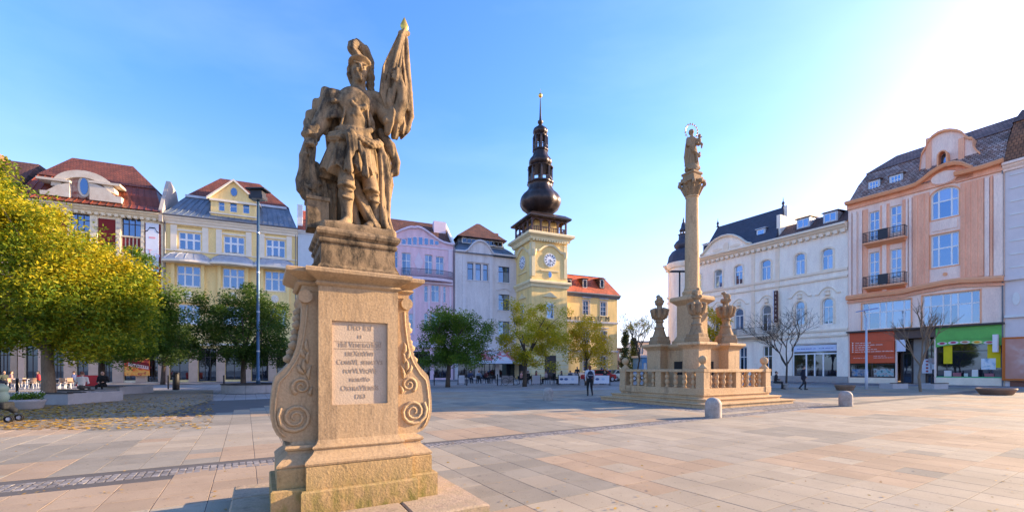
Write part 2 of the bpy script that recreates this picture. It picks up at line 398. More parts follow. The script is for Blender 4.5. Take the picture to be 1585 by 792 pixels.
        for ax in range(3):
            o1, o2 = [(1, 2), (2, 0), (0, 1)][ax]
            sl0 = [slice(None)] * 3; sl1 = [slice(None)] * 3; sl0[ax] = slice(0, -1); sl1[ax] = slice(1, None)
            ch = S[tuple(sl0)] != S[tuple(sl1)]; E = np.stack(np.nonzero(ch), 1)
            ok = (E[:, o1] > 0) & (E[:, o2] > 0) & (E[:, o1] < D.shape[o1] - 1) & (E[:, o2] < D.shape[o2] - 1); E = E[ok]
            ins = S[E[:, 0], E[:, 1], E[:, 2]]; q = []
            for d1, d2 in ((-1, -1), (0, -1), (0, 0), (-1, 0)):
                e = E.copy(); e[:, o1] += d1; e[:, o2] += d2; q.append(idx[e[:, 0], e[:, 1], e[:, 2]])
            q = np.stack(q, 1); q[~ins] = q[~ins][:, ::-1]; F.append(q)
        F = np.concatenate(F); F = F[(F >= 0).all(1)]
        me = bpy.data.meshes.new(name); me.vertices.add(len(P)); me.vertices.foreach_set('co', P.astype(np.float32).ravel())
        me.loops.add(len(F) * 4); me.loops.foreach_set('vertex_index', F.astype(np.int32).ravel())
        me.polygons.add(len(F)); me.polygons.foreach_set('loop_start', np.arange(0, len(F) * 4, 4, dtype=np.int32))
        mi = s.M[I, J, K][F[:, 0]].astype(np.int32)
        for x in mats: me.materials.append(x)
        me.polygons.foreach_set('material_index', mi); me.polygons.foreach_set('use_smooth', np.ones(len(F), bool))
        me.update(); me.validate(); return me
def rotz(a): c, s_ = math.cos(a), math.sin(a); return [[c, -s_, 0], [s_, c, 0], [0, 0, 1]]
def rotxyz(x, y, z): return [list(r) for r in (Matrix.Rotation(z, 3, 'Z') @ Matrix.Rotation(y, 3, 'Y') @ Matrix.Rotation(x, 3, 'X'))]

# ------------------------------------------------------------------ shared materials
M_white = mat('white_render', (0.72, 0.70, 0.66), 0.8, 0.08)
M_frame = mat('white_frame', (0.80, 0.79, 0.77), 0.55, 0.05)
M_darkframe = mat('dark_frame', (0.06, 0.045, 0.04), 0.5, 0.1)
M_iron = metal('iron', (0.03, 0.03, 0.035), 0.45, 0.5)
M_pane = glass('pane_glass', [(0.02, 0.03, 0.05), (0.03, 0.05, 0.08), (0.07, 0.08, 0.11), (0.02, 0.025, 0.035), (0.04, 0.05, 0.08)], 0.26)
M_pane2 = glass('pane_glass_curtain', [(0.10, 0.10, 0.12), (0.03, 0.035, 0.05), (0.22, 0.23, 0.26), (0.06, 0.05, 0.05)], 0.20)
M_shop = glass('shop_glass', [(0.012, 0.010, 0.009), (0.03, 0.022, 0.016), (0.015, 0.015, 0.02)], 0.10, 0.1)
M_zinc = mat('zinc_sheet', (0.16, 0.20, 0.25), 0.42, 0.22, 1.2, 12, 0.1, metal=0.35, spec=0.5)
M_zincl = mat('pale_zinc', (0.42, 0.44, 0.48), 0.4, 0.15, 1.2, 12, 0.1, metal=0.3, spec=0.5)
M_gutter = metal('gutter_metal', (0.16, 0.17, 0.19), 0.5, 0.4)
M_redtile = rooftile('red_brown_tiles', (0.20, 0.055, 0.03), (0.14, 0.04, 0.025))
M_browntile = rooftile('brown_tiles', (0.13, 0.05, 0.03), (0.09, 0.035, 0.025))
M_orangetile = rooftile('orange_tiles', (0.50, 0.10, 0.035), (0.40, 0.075, 0.03), 0.3, 0.42)

# ------------------------------------------------------------------ facade tools (local x along the front, y into the house, z up)
class Fac:
    def __init__(s, O, d): s.O, s.d, s.n = Vector(O), Vector(d).normalized(), None; s.n = Vector((-s.d.y, s.d.x)); s.rz = math.atan2(s.d.y, s.d.x)
    def at(s, px, py, yo=0.0):
        o = s.O + s.n * yo; r = Vector(((px - CX) / FPX, 1.0))
        det = r.x * (-s.d.y) + s.d.x * r.y                       # k*r - x*d = o
        k = (o.x * (-s.d.y) + s.d.x * o.y) / det
        x = (k * r - o).dot(s.d); return x, EYE + (HZ - py) / FPX * k
    def X(s, px, yo=0.0): return s.at(px, HZ, yo)[0]
    def rc(s, px0, px1, py0, py1, yo=0.0):
        c = (px0 + px1) / 2; return (s.X(px0, yo), s.X(px1, yo), s.at(c, py1, yo)[1], s.at(c, py0, yo)[1])
    def left(s, px): return Fac(s.O + s.d * s.X(px), s.d)
def wall(b, W, z1, ops, D, m, name='wall', z0=0.0, th=0.28, x0=0.0, y=0.0, sides=True):
    """front with real openings (x0, x1, z0, z1, arch rise), reveals, side and back walls"""
    mb = MB(); W += x0
    xs = sorted({x0, W, *[min(max(o[0], x0), W) for o in ops], *[min(max(o[1], x0), W) for o in ops]}); zs = sorted({z0, z1, *[o[2] for o in ops], *[o[3] for o in ops]})
    for i in range(len(xs) - 1):
        for j in range(len(zs) - 1):
            cx, cz = (xs[i] + xs[i + 1]) / 2, (zs[j] + zs[j + 1]) / 2
            if xs[i + 1] - xs[i] < 1e-5 or zs[j + 1] - zs[j] < 1e-5 or any(o[0] < cx < o[1] and o[2] < cz < o[3] for o in ops): continue
            mb.add([(xs[i], y, zs[j]), (xs[i + 1], y, zs[j]), (xs[i + 1], y, zs[j + 1]), (xs[i], y, zs[j + 1])], [(0, 1, 2, 3)])
    for o in ops:
        a, c, p, q = o[:4]; ar = o[4] if len(o) > 4 else 0
        if ar <= 0:
            top = [(a, q), (c, q)]
        else:
            hw, xc = (c - a) / 2, (a + c) / 2; n = 10
            top = [(xc - hw * math.cos(math.pi * k / n), q - ar + ar * math.sin(math.pi * k / n)) for k in range(n + 1)]
            for k in range(n):
                (x_, z_), (x2, z2) = top[k], top[k + 1]
                mb.add([(x_, y, z_), (x2, y, z2), (x2, y, q), (x_, y, q)], [(0, 1, 2, 3)])
        ring = [(a, p)] + top + [(c, p)]
        for k in range(len(ring)):
            (x_, z_), (x2, z2) = ring[k], ring[(k + 1) % len(ring)]
            mb.add([(x_, y, z_), (x_, y + th, z_), (x2, y + th, z2), (x2, y, z2)], [(0, 1, 2, 3)])
    if sides:
        mb.add([(x0, y, z0), (x0, y, z1), (x0, D, z1), (x0, D, z0)], [(0, 1, 2, 3)]); mb.add([(W, y, z0), (W, D, z0), (W, D, z1), (W, y, z1)], [(0, 1, 2, 3)])
        mb.add([(x0, D, z0), (x0, D, z1), (W, D, z1), (W, D, z0)], [(0, 1, 2, 3)]); mb.add([(x0, y + 0.4, z1 - 0.02), (W, y + 0.4, z1 - 0.02), (W, D, z1 - 0.02), (x0, D, z1 - 0.02)], [(0, 1, 2, 3)])
    return mb.build(name, m, b)
_pm = {}
def pane(parent, x0, x1, z0, z1, y, m):
    k = (round(x1 - x0, 2), round(z1 - z0, 2), m.name)
    if k not in _pm:
        w, h = k[0] / 2, k[1] / 2; _pm[k] = MB().box(-w, w, 0, 0.015, -h, h).mesh('pane'); _pm[k].materials.append(m)
    o = link('pane', _pm[k], parent); o.location = ((x0 + x1) / 2, y, (z0 + z1) / 2); return o
def window(b, r, cols=(1, 1), rows=(1,), mf=None, mp=None, fr=0.07, mul=0.06, y=0.15, arch=0, sill=None, name='window', lay=None):
    """frame with its bars, one pane in each light; rows run from the bottom; lay gives own (cols) per row"""
    mf, mp = mf or M_frame, mp or M_pane; x0, x1, z0, z1 = r[:4]; mb = MB(); d = 0.07
    mb.box(x0, x0 + fr, y, y + d, z0, z1).box(x1 - fr, x1, y, y + d, z0, z1).box(x0 + fr, x1 - fr, y, y + d, z0, z0 + fr).box(x0 + fr, x1 - fr, y, y + d, z1 - fr, z1)
    if arch:
        hw, xc, n = (x1 - x0) / 2, (x0 + x1) / 2, 10
        P = lambda w, rr, k: (xc - w * math.cos(math.pi * k / n), z1 - arch + rr * math.sin(math.pi * k / n))
        for k in range(n):
            a, c, e, f = P(hw, arch, k), P(hw, arch, k + 1), P(hw - fr, max(arch - fr, 0.01), k + 1), P(hw - fr, max(arch - fr, 0.01), k)
            mb.prism([a, f, e, c], y - 0.002, y + d - 0.002)
    lights = []; iz0, iz1, ix0, ix1 = z0 + fr, z1 - fr, x0 + fr, x1 - fr; H = iz1 - iz0 - mul * (len(rows) - 1); zc = iz0
    for j, rf in enumerate(rows):
        h = H * rf / sum(rows); cs = lay[j] if lay else cols; Wd = ix1 - ix0 - mul * (len(cs) - 1); xc = ix0
        for i, cf in enumerate(cs):
            w = Wd * cf / sum(cs); lights.append((xc, xc + w, zc, zc + h)); xc += w
            if i < len(cs) - 1: mb.box(xc, xc + mul, y + 0.004, y + d - 0.004, zc, zc + h); xc += mul
        zc += h
        if j < len(rows) - 1: mb.box(ix0, ix1, y + 0.002, y + d - 0.002, zc, zc + mul); zc += mul
    w = mb.build(name, mf, b)
    for L in lights: pane(w, L[0] - 0.01, L[1] + 0.01, L[2] - 0.01, L[3] + 0.01, y + 0.03, mp)
    if sill: MB().box(x0 - 0.12, x1 + 0.12, -0.12, 0.1, z0 - 0.13, z0 - 0.003).build('sill', sill, w)
    return w
def surround(b, r, m, w=0.16, pr=0.06, arch=0, bottom=False, name='window_surround', head=0):
    x0, x1, z0, z1 = r[:4]; mb = MB(); zt = z1 - arch
    mb.box(x0 - w, x0 - 0.004, -pr, 0.02, z0, zt).box(x1 + 0.004, x1 + w, -pr, 0.02, z0, zt)
    if arch:
        hw, xc, n = (x1 - x0) / 2, (x0 + x1) / 2, 12
        P = lambda q, k: (xc - (hw + q) * math.cos(math.pi * k / n), zt + (arch + q) * math.sin(math.pi * k / n))
        for k in range(n): mb.prism([P(0.004, k), P(w, k), P(w, k + 1), P(0.004, k + 1)][::-1], -pr, 0.02)
    else: mb.box(x0 - w, x1 + w, -pr, 0.02, z1 + 0.004, z1 + w)
    if bottom: mb.box(x0 - w, x1 + w, -pr, 0.02, z0 - w, z0 - 0.004)
    if head: mb.box(x0 - w - 0.12, x1 + w + 0.12, -pr - 0.16, 0.02, z1 + w + 0.25, z1 + w + 0.25 + head)
    return mb.build(name, m, b)
def cornice(b, x0, x1, z0, z1, out, m, name='cornice', dent=None, line=None):
    h = z1 - z0
    pr = [(0.05, 0), (-out * 0.25, 0), (-out * 0.3, h * 0.22), (-out * 0.62, h * 0.45), (-out * 0.7, h * 0.62), (-out, h * 0.70), (-out, h * 0.92), (-out * 0.9, h), (0.05, h)]
    mb = MB()
    mb.band(line or [(x0, z0), (x1, z0)], pr)
    o = mb.build(name, m, b)
    if dent:
        n = int((x1 - x0) / dent); w = (x1 - x0) / n
        db = MB().box(-w * 0.28, w * 0.28, -out * 0.5, 0.02, -dent * 0.55, 0).mesh('dentil'); db.materials.append(m)
        for k in range(n): q = link('dentil', db, o); q.location = (x0 + (k + 0.5) * w, 0, z0 + h * 0.2)
    return o
def strip(b, x0, x1, z0, z1, pr, m, name='string_course'): return MB().box(x0, x1, -pr, 0.03, z0, z1).build(name, m, b)
def curve(b, pts, w, pr, m, name='moulding'):
    """raised moulding that follows a line of (x, z) points"""
    return MB().band(pts, [(0.03, 0), (-pr, 0.0), (-pr * 1.2, w * 0.6), (-pr * 0.8, w), (0.03, w)]).build(name, m, b)
def brow(b, xc, z, w, h, m, n=14):
    """eyebrow moulding over a window: flat ends rising to a bow"""
    return curve(b, [(xc + w * (k / n - 0.5), z + h * (max(0, math.cos((k / n - 0.5) * 2 * math.pi * 0.72)) ** 0.8 if abs(k / n - 0.5) < 0.347 else 0)) for k in range(n + 1)], 0.12, 0.12, m, 'eyebrow_moulding')
def mansard(b, x0, x1, z0, zb, zr, yb, yr, D, m_low, m_up, lh=0.0, rh=0.0, lr=0.0, rr=0.0, eave=0.35, flare=True, name='roof'):
    """two-pitched roof: break at (yb, zb), ridge at (yr, zr); lh/rh draw the ends in at the break, lr/rr at the ridge"""
    a = [(-eave, z0)] + ([(-eave * 0.1 + yb * 0.12, z0 + (zb - z0) * 0.22), (yb * 0.45, z0 + (zb - z0) * 0.6)] if flare else []) + [(yb, zb)]
    def sec(xa, lin, lrg):
        f = [(xa + lin * max(0, (z - z0) / (zb - z0)), y, z) for y, z in a]; return f, (xa + lrg, yr, zr)
    L, Lr = sec(x0, lh, lr); Q, Qr = sec(x1, -rh, -rr); n = len(a); mb = MB()
    back = lambda s: [(x, D - y, z) for x, y, z in s]
    for k in range(n - 1): mb.add([L[k], Q[k], Q[k + 1], L[k + 1]], [(0, 1, 2, 3)])
    LB, QB = back(L), back(Q)
    mb.add(L + LB[::-1], [tuple(range(2 * n - 1, -1, -1))]); mb.add(Q + QB[::-1], [tuple(range(2 * n))])
    for k in range(n - 1): mb.add([LB[k], QB[k], QB[k + 1], LB[k + 1]], [(3, 2, 1, 0)])
    lo = mb.build(name, m_low, b)
    e = 0.12; up = MB(); lx, qx = L[-1][0] - e * (lr > 0), Q[-1][0] + e * (rr > 0)
    P = [(lx, yb - e, zb + 0.004), (qx, yb - e, zb + 0.004), (qx, D - yb + e, zb + 0.004), (lx, D - yb + e, zb + 0.004), (Lr[0], yr, zr), (Qr[0], yr, zr), (Qr[0], D - yr, zr), (Lr[0], D - yr, zr)]
    up.add(P, [(0, 1, 5, 4), (1, 2, 6, 5), (2, 3, 7, 6), (3, 0, 4, 7), (4, 5, 6, 7), (3, 2, 1, 0)])
    u = up.build('upper_roof', m_up, lo)
    return lo, u, (L, Q, a)
def seams(parent, L, Q, n, m, w=0.05):
    """standing seams up a sheet-metal slope"""
    for i in range(n + 1):
        t = i / n; pts = [tuple(Vector(l).lerp(Vector(q), t) + Vector((0, -0.02, 0.02))) for l, q in zip(L, Q)]
        MB().tube(pts, w * 0.5, 4).build('seam', m, parent)
def dormer(parent, r, y0, dep, m_wall, m_roof, cols=(1, 1), rows=(1, 1), arch=0.0, pm=None):
    """roof window: cheeks, front with its window, little roof"""
    x0, x1, z0, z1 = r; o = MB().box(x0 - 0.12, x1 + 0.12, y0, y0 + dep, z0 - 0.1, z1 + 0.12).build('dormer', m_wall, parent)
    MB().add([(x0 - 0.25, y0 - 0.15, z1 + 0.123), (x1 + 0.25, y0 - 0.15, z1 + 0.123), (x1 + 0.25, y0 + dep + 0.3, z1 + 0.35), (x0 - 0.25, y0 + dep + 0.3, z1 + 0.35), (x0 - 0.25, y0 - 0.15, z1 + 0.22), (x1 + 0.25, y0 - 0.15, z1 + 0.22), (x1 + 0.25, y0 + dep + 0.3, z1 + 0.45), (x0 - 0.25, y0 + dep + 0.3, z1 + 0.45)],
             [(3, 2, 1, 0), (4, 5, 6, 7), (0, 1, 5, 4), (1, 2, 6, 5), (2, 3, 7, 6), (3, 0, 4, 7)]).build('dormer_roof', m_roof, o)
    mb = MB(); fr = 0.06; y = y0 - 0.05
    for i in range(len(cols) + 1): xx = x0 + (x1 - x0 - fr) * i / len(cols); mb.box(xx, xx + fr, y, y0, z0, z1)
    for j in range(len(rows) + 1): zz = z0 + (z1 - z0 - fr) * j / len(rows); mb.box(x0, x1, y + 0.003, y0, zz, zz + fr)
    mb.build('dormer_window', M_frame, o); pane(o, x0, x1, z0, z1, y0 - 0.025, pm or M_pane)
    return o
def downpipe(b, x, z1): return MB().tube([(x, -0.12, 0), (x, -0.12, z1 - 0.5), (x, -0.4, z1)], 0.06, 6).build('downpipe', M_gutter, b)
def railing(b, x0, x1, y0, z0, z1, m, n, slab_m, side=True, name='balcony', bars='v', slab=0.16):
    o = MB().box(x0, x1, y0, 0.05, z0 - slab, z0).sweep([(0, z0 - slab - 0.003), (y0 * 0.85, z0 - slab - 0.003), (y0 * 0.4, z0 - slab - 0.16), (0, z0 - slab - 0.3)], x0 + 0.1, x1 - 0.1).build(name, slab_m, b)
    r = MB().box(x0, x1, y0, y0 + 0.05, z1 - 0.05, z1).box(x0, x1, y0, y0 + 0.04, z0 + 0.08, z0 + 0.12).box(x0, x0 + 0.05, y0, 0, z1 - 0.05, z1 - 0.002).box(x1 - 0.05, x1, y0, 0, z1 - 0.05, z1 - 0.002).build('handrail', m, o)
    bm = MB().box(-0.014, 0.014, -0.014, 0.014, 0, z1 - z0 - 0.06).mesh('baluster_bar'); bm.materials.append(m)
    for k in range(n + 1): q = link('baluster_bar', bm, o); q.location = (x0 + 0.03 + (x1 - x0 - 0.06) * k / n, y0 + 0.02, z0)
    for k in range(4):
        for xx in (x0 + 0.03, x1 - 0.03): q = link('baluster_bar', bm, o); q.location = (xx, y0 * (k + 0.5) / 4, z0)
    return o, r
def ring(c, a, h, n=28, t0=0.0, t1=2 * math.pi): return [(c[0] + a * math.cos(t0 + (t1 - t0) * k / n), c[1] + h * math.sin(t0 + (t1 - t0) * k / n)) for k in range(n + (0 if t1 - t0 > 6.2 else 1))]

# ------------------------------------------------------------------ ground
GA = R(90 - 58.4)                                     # the paving runs at 58.4 degrees to the view axis
GU, GV = Vector((-math.sin(R(31.6)), math.cos(R(31.6)))), Vector((math.cos(R(31.6)), math.sin(R(31.6))))
M_far = mat('plaza_far_paving', (0.42, 0.39, 0.37), 0.75, 0.12, 0.25, 3, 0.1)
def brickpave(name, c1, c2, mo, bw, rh, ang, mort=0.02, rough=0.8):
    m, n, l, b = _nodes(name)
    tc = n.new('ShaderNodeTexCoord'); mp = n.new('ShaderNodeMapping'); mp.inputs['Rotation'].default_value = (0, 0, ang); l.new(tc.outputs['Object'], mp.inputs['Vector'])
    br = n.new('ShaderNodeTexBrick'); br.inputs['Scale'].default_value = 1; br.inputs['Brick Width'].default_value = bw; br.inputs['Row Height'].default_value = rh
    br.inputs['Mortar Size'].default_value = mort; br.inputs['Color1'].default_value = (*c1, 1); br.inputs['Color2'].default_value = (*c2, 1); br.inputs['Mortar'].default_value = (*mo, 1)
    l.new(mp.outputs['Vector'], br.inputs['Vector'])
    no = n.new('ShaderNodeTexNoise'); no.inputs['Scale'].default_value = 0.35; no.inputs['Detail'].default_value = 7; l.new(tc.outputs['Object'], no.inputs['Vector'])
    r = n.new('ShaderNodeMapRange'); r.inputs['From Min'].default_value = 0.3; r.inputs['From Max'].default_value = 0.7; r.inputs['To Min'].default_value = 0.75; r.inputs['To Max'].default_value = 1.2
    l.new(no.outputs['Fac'], r.inputs['Value'])
    mx = n.new('ShaderNodeMix'); mx.data_type = 'RGBA'; mx.blend_type = 'MULTIPLY'; mx.inputs['Factor'].default_value = 1
    l.new(br.outputs['Color'], mx.inputs['A']); l.new(r.outputs['Result'], mx.inputs['B']); l.new(mx.outputs['Result'], b.inputs['Base Color'])
    b.inputs['Roughness'].default_value = rough; b.inputs['Specular IOR Level'].default_value = 0.3
    bp = n.new('ShaderNodeBump'); bp.inputs['Strength'].default_value = 0.4; bp.inputs['Distance'].default_value = 0.01; bp.invert = True
    l.new(br.outputs['Fac'], bp.inputs['Height']); l.new(bp.outputs['Normal'], b.inputs['Normal'])
    return m
M_ground = mat('town_ground', (0.20, 0.19, 0.18), 0.9, 0.15, 0.05, 2, 0.1)
g = MB().add([(-900, -300, -0.06), (900, -300, -0.06), (900, 1500, -0.06), (-900, 1500, -0.06)], [(0, 1, 2, 3)]).build('ground', M_ground); tag(g, 'grey town ground reaching to the horizon', None, kind='structure')
M_bed = brickpave('plaza_paving', (0.33, 0.30, 0.27), (0.30, 0.28, 0.26), (0.12, 0.11, 0.10), 1.0, 0.5, -GA + R(0), 0.02)
plaza = MB().add([(-70, -12, -0.032), (60, -12, -0.032), (60, 90, -0.032), (-70, 90, -0.032)], [(0, 1, 2, 3)]).build('plaza', M_bed); tag(plaza, 'stone paved town square in cream, pink and grey slabs', None, kind='structure')
# paving slabs: half metre squares, laid in blocks of one colour
M_sl = [mat('slab_cream', (0.336, 0.284, 0.210), 0.85, 0.10, 2.2, 60, 0.25, rand=0.09, spec=0.15, world=True), mat('slab_pink', (0.343, 0.257, 0.175), 0.85, 0.10, 2.2, 60, 0.25, rand=0.09, spec=0.15, world=True),
        mat('slab_grey', (0.248, 0.223, 0.178), 0.85, 0.12, 2.2, 60, 0.25, rand=0.10, spec=0.15, world=True), mat('slab_pale', (0.313, 0.272, 0.210), 0.85, 0.10, 2.2, 60, 0.25, rand=0.08, spec=0.15, world=True)]
SL = 0.5
def patch(i, j):
    h = lambda a, c, k: (math.sin(a * 127.1 + c * 311.7 + k * 74.7) * 43758.5453) % 1.0
    jj = j // 4; w = 3 + int(h(jj, 0, 3) * 3); ii = (i + int(h(jj, 5, 1) * 7)) // w
    q = h(ii, jj, 9)
    if h(i, j, 4) < 0.06: q = h(i, j, 6)
    return 1 if q < 0.30 else 2 if q < 0.56 else 0 if q < 0.80 else 3
PED_A = R(30); PEX, PEY = Vector((math.cos(PED_A), math.sin(PED_A))), Vector((-math.sin(PED_A), math.cos(PED_A)))
PED_F = Vector((-0.973, 4.479)); PED_C = PED_F - PEX * 0.545 + PEY * 0.545          # front right corner and centre of the statue's pedestal
COL_C = Vector((8.4, 20.2))                                                          # centre of the column monument
s1, s2 = Vector(ground(0, 756)), Vector(ground(1092, 647)); STRIP_D = (s2 - s1).normalized(); STRIP_N = Vector((-STRIP_D.y, STRIP_D.x)); STRIP_O = s1
def on_strip(p): return abs((p - STRIP_O).dot(STRIP_N))
cells = []
for i in range(-90, 110):
    for j in range(-40, 110):
        c = GV * (i + 0.5) * SL + GU * (j + 0.5) * SL + Vector((0.11, 0.07))
        if not -1.0 < c.y < 40 or abs(c.x) > max(0, c.y) * 1.24 + 9 or c.x < -16 - 0.2 * c.y: continue
        if c.x < -10 and c.y > 13.2 + 0.1 * (c.x + 16) and c.x < -6 - (c.y - 13) * 0.6: continue
        if on_strip(c) < 0.26: continue
        l = c - COL_C; lx, ly = l.dot(PEX), l.dot(PEY)
        if max(abs(lx), abs(ly)) < 4.1: continue
        if c.y > 30 + 0.25 * c.x: continue
        cells.append((c.y if c.y > 2.9 and abs(c.x) < c.y * 1.2 + 0.3 else 100 + c.y, c, i, j))
cells.sort(key=lambda t: t[0])
one = MB().cham(-SL / 2 + 0.004, SL / 2 - 0.004, -SL / 2 + 0.004, SL / 2 - 0.004, -0.035, 0.0, 0.002)
slab_me = []
for k in range(4):
    me = one.mesh('paving_slab'); me.materials.append(M_sl[k]); slab_me.append(me)
rest = MB()
for n_, (yy, c, i, j) in enumerate(cells):
    k = patch(i, j); dz = rnd.uniform(-0.0012, 0.0012); da = GA + rnd.uniform(-0.004, 0.004)
    if n_ < 300:
        o = link('paving_slab', slab_me[k], plaza); o.location = (c.x, c.y, dz); o.rotation_euler = (0, 0, da)
    else:
        ca, sa = math.cos(da), math.sin(da)
        rest.add([(c.x + x * ca - y * sa, c.y + x * sa + y * ca, z + dz) for x, y, z in one.v], one.f[1:], k)
far_slabs = rest.build('paving_slabs', M_sl, plaza); far_slabs['kind'] = 'stuff'
# bands and fields of small granite setts
M_sett = mat('granite_setts', (0.21, 0.195, 0.185), 0.75, 0.2, 4, 40, 0.3, rand=0.28)
def setts(name, pts, size, parent):
    mb = MB(); h = size * 0.46
    for x, y in pts:
        a = rnd.uniform(-0.25, 0.25) + GA; q = h * rnd.uniform(0.85, 1.0); z = rnd.uniform(-0.001, 0.004); ca, sa = math.cos(a), math.sin(a)
        P = [(-q, -q), (q, -q), (q, q), (-q, q)]
        vs = [(x + u * ca - v * sa, y + u * sa + v * ca, -0.03) for u, v in P] + [(x + 0.92 * (u * ca - v * sa), y + 0.92 * (u * sa + v * ca), z) for u, v in P]
        mb.add(vs, [(4, 5, 6, 7), (0, 1, 5, 4), (1, 2, 6, 5), (2, 3, 7, 6), (3, 0, 4, 7)])
    o = mb.build(name, M_sett, parent); o['kind'] = 'stuff'; return o
pts = []
for a in range(0, 250):
    for c in range(-2, 3):
        p = STRIP_O + STRIP_D * (a * 0.095 - 1.5) + STRIP_N * (c * 0.095 + rnd.uniform(-0.01, 0.01))
        pts.append((p.x, p.y))
sett_band = setts('sett_band', pts, 0.095, plaza)
pts = []
for a in range(-35, 36):
    for c in range(-35, 36):
        if max(abs(a), abs(c)) * 0.115 < 2.95: continue
        p = COL_C + PEX * (a * 0.115) + PEY * (c * 0.115); pts.append((p.x, p.y))
ring_setts = setts('sett_border', pts, 0.115, plaza)
M_joint = mat('joint_mortar', (0.10, 0.09, 0.08))
MB().add([(-17, -1.0, -0.004), (42, -1.0, -0.004), (42, 39.8, -0.004), (38, 38.8, -0.004), (-6, 28.0, -0.004), (-17, 18, -0.004)], [(0, 1, 2, 3, 4, 5)]).build('joint_mortar', M_joint, plaza)
# cobbled field under the trees on the left
M_cob = brickpave('cobble_field', (0.30, 0.245, 0.175), (0.27, 0.215, 0.145), (0.16, 0.13, 0.09), 0.14, 0.12, 0.3, 0.015, 0.85)
cf = MB().add([(*ground(-420, 668), 0.003), (*ground(60, 664), 0.003), (*ground(230, 648), 0.003), (*ground(330, 618), 0.003), (*ground(330, 603), 0.003), (*ground(-300, 605), 0.003)], [(0, 1, 2, 3, 4, 5)]).build('cobble_field', M_cob)
tag(cf, 'cobbled ground strewn with yellow leaves under the left trees', None, kind='structure')
# footpaths along the two house rows, with dark cross bands
M_foot = brickpave('footpath_paving', (0.36, 0.34, 0.34), (0.30, 0.29, 0.29), (0.10, 0.10, 0.11), 3.2, 1.1, R(15), 0.22)
RA_O, RA_D = Vector((-40.0, 50.0)), Vector((math.sin(R(67.5)), math.cos(R(67.5)))); RA_N = Vector((RA_D.y, -RA_D.x))
RB_O, RB_D = Vector((37.3, 48.0)), Vector((0.524, -0.852)).normalized(); RB_N = Vector((RB_D.y, -RB_D.x))
def along(O, D, N, a, b, w0, w1, z=0.004): return [tuple(O + D * a + N * w0) + (z,), tuple(O + D * b + N * w0) + (z,), tuple(O + D * b + N * w1) + (z,), tuple(O + D * a + N * w1) + (z,)]
p1 = MB().add(along(RA_O, RA_D, RA_N, -30, 72, 0.0, 8.5), [(3, 2, 1, 0)]).build('footpath', M_foot); tag(p1, 'banded grey footpath along the north house row', None, kind='structure')
p2 = MB().add(along(RB_O, RB_D, RB_N, -24, 27, 0.0, 7.0), [(3, 2, 1, 0)]).build('footpath', M_foot); tag(p2, 'banded grey footpath along the right house row', None, kind='structure')

# ------------------------------------------------------------------ north row: red house, yellow house, pale house, violet house, grey house
RA, RB = Fac(RA_O, RA_D), Fac(RB_O, RB_D)
def house(name, F, px, label, cat='house', yo=0.0):
    f = F.left(px)
    if yo: f = Fac(f.O + f.n * yo, f.d)
    return f, thing(name, label, cat, (f.O.x, f.O.y, 0), f.rz)
def textline(b, x0, x1, z, y, h, m, seed):
    """a line of print too small to read: word-long strokes of uneven letters"""
    rr = random.Random(seed); mb = MB(); x = x0
    while x < x1:
        n = rr.randint(3, 8)
        for k in range(n):
            w = h * rr.uniform(0.45, 0.75)
            if x + w > x1: break
            t = h * (0.5 if rr.random() < 0.7 else 0.72); mb.box(x, x + w * 0.8, y - 0.004, y, z - h * 0.5, z - h * 0.5 + t); x += w
        x += h * 0.6
    o = mb.build('text_line', m, b); o['kind'] = 'stuff'; return o
def shopfront(b, W, h, n, mwall, mf, ops, gap=0.55, z0=0.25, edge=0.5):
    """n ground-floor bays; returns their openings"""
    w = (W - 2 * edge - gap * (n - 1)) / n
    rs = [(edge + k * (w + gap), edge + k * (w + gap) + w, z0, h) for k in range(n)]
    for k, r in enumerate(rs):
        if k % 2: window(b, (r[0], r[1], 0.05, r[3]), (1, 0.8, 1), (3, 1), mf, M_shop, 0.09, 0.08, 0.3, name='shop_door')
        else: window(b, r, (1, 1), (3, 1), mf, M_shop, 0.09, 0.07, 0.25, name='shop_window')
    return [(r[0], r[1], 0.05 if k % 2 else r[2], r[3]) for k, r in enumerate(rs)]
DP = 12.0

# --- yellow house
M_yel = mat('yellow_render', (0.92, 0.66, 0.28), 0.85, 0.13, 1.1, 14, 0.2, stretch=(1.3, 1.3, 0.28))
M_yel2 = mat('ochre_panel', (0.62, 0.40, 0.14), 0.85, 0.25, 6, 25, 0.6, dist=0.04)
M_cream = mat('cream_trim', (0.84, 0.73, 0.56), 0.8, 0.07)
f, b = house('yellow_house', RA, 254, 'yellow four-storey house with zinc mansard and a triangular dormer gable')
W = f.X(460); ze = f.at(355, 344)[1]; zg = 4.6
ops = []; wins = []
for px0, px1, py0, py1 in ((276.5, 311, 360, 387), (346, 378.5, 366, 392.5), (411.7, 441.5, 371, 398)): wins.append(('top', f.rc(px0, px1, py0, py1)))
for px0, px1, py0, py1 in ((273.5, 310.5, 411.5, 443), (344.5, 378.5, 415.5, 446), (410, 442, 420, 450)): wins.append(('mid', f.rc(px0, px1, py0, py1)))
for px0, px1, py0, py1 in ((276, 310, 471, 501), (345, 378, 474, 503), (410, 442, 477, 505)): wins.append(('low', f.rc(px0, px1, py0, py1)))
for k, r in wins:
    ops.append(r); window(b, r, (1, 1, 1), (1.55, 1), M_frame, M_pane, 0.11, 0.20 if k == 'top' else 0.17, 0.12, sill=M_cream)
so = shopfront(b, W, 4.0, 5, None, M_darkframe, ops, 0.9)
wall(b, W, ze, ops + so, DP, M_yel)
M_peach = mat('peach_stone_cladding', (0.62, 0.42, 0.29), 0.7, 0.1)
strip(b, 0, W, zg - 0.3, zg, 0.25, M_cream); 
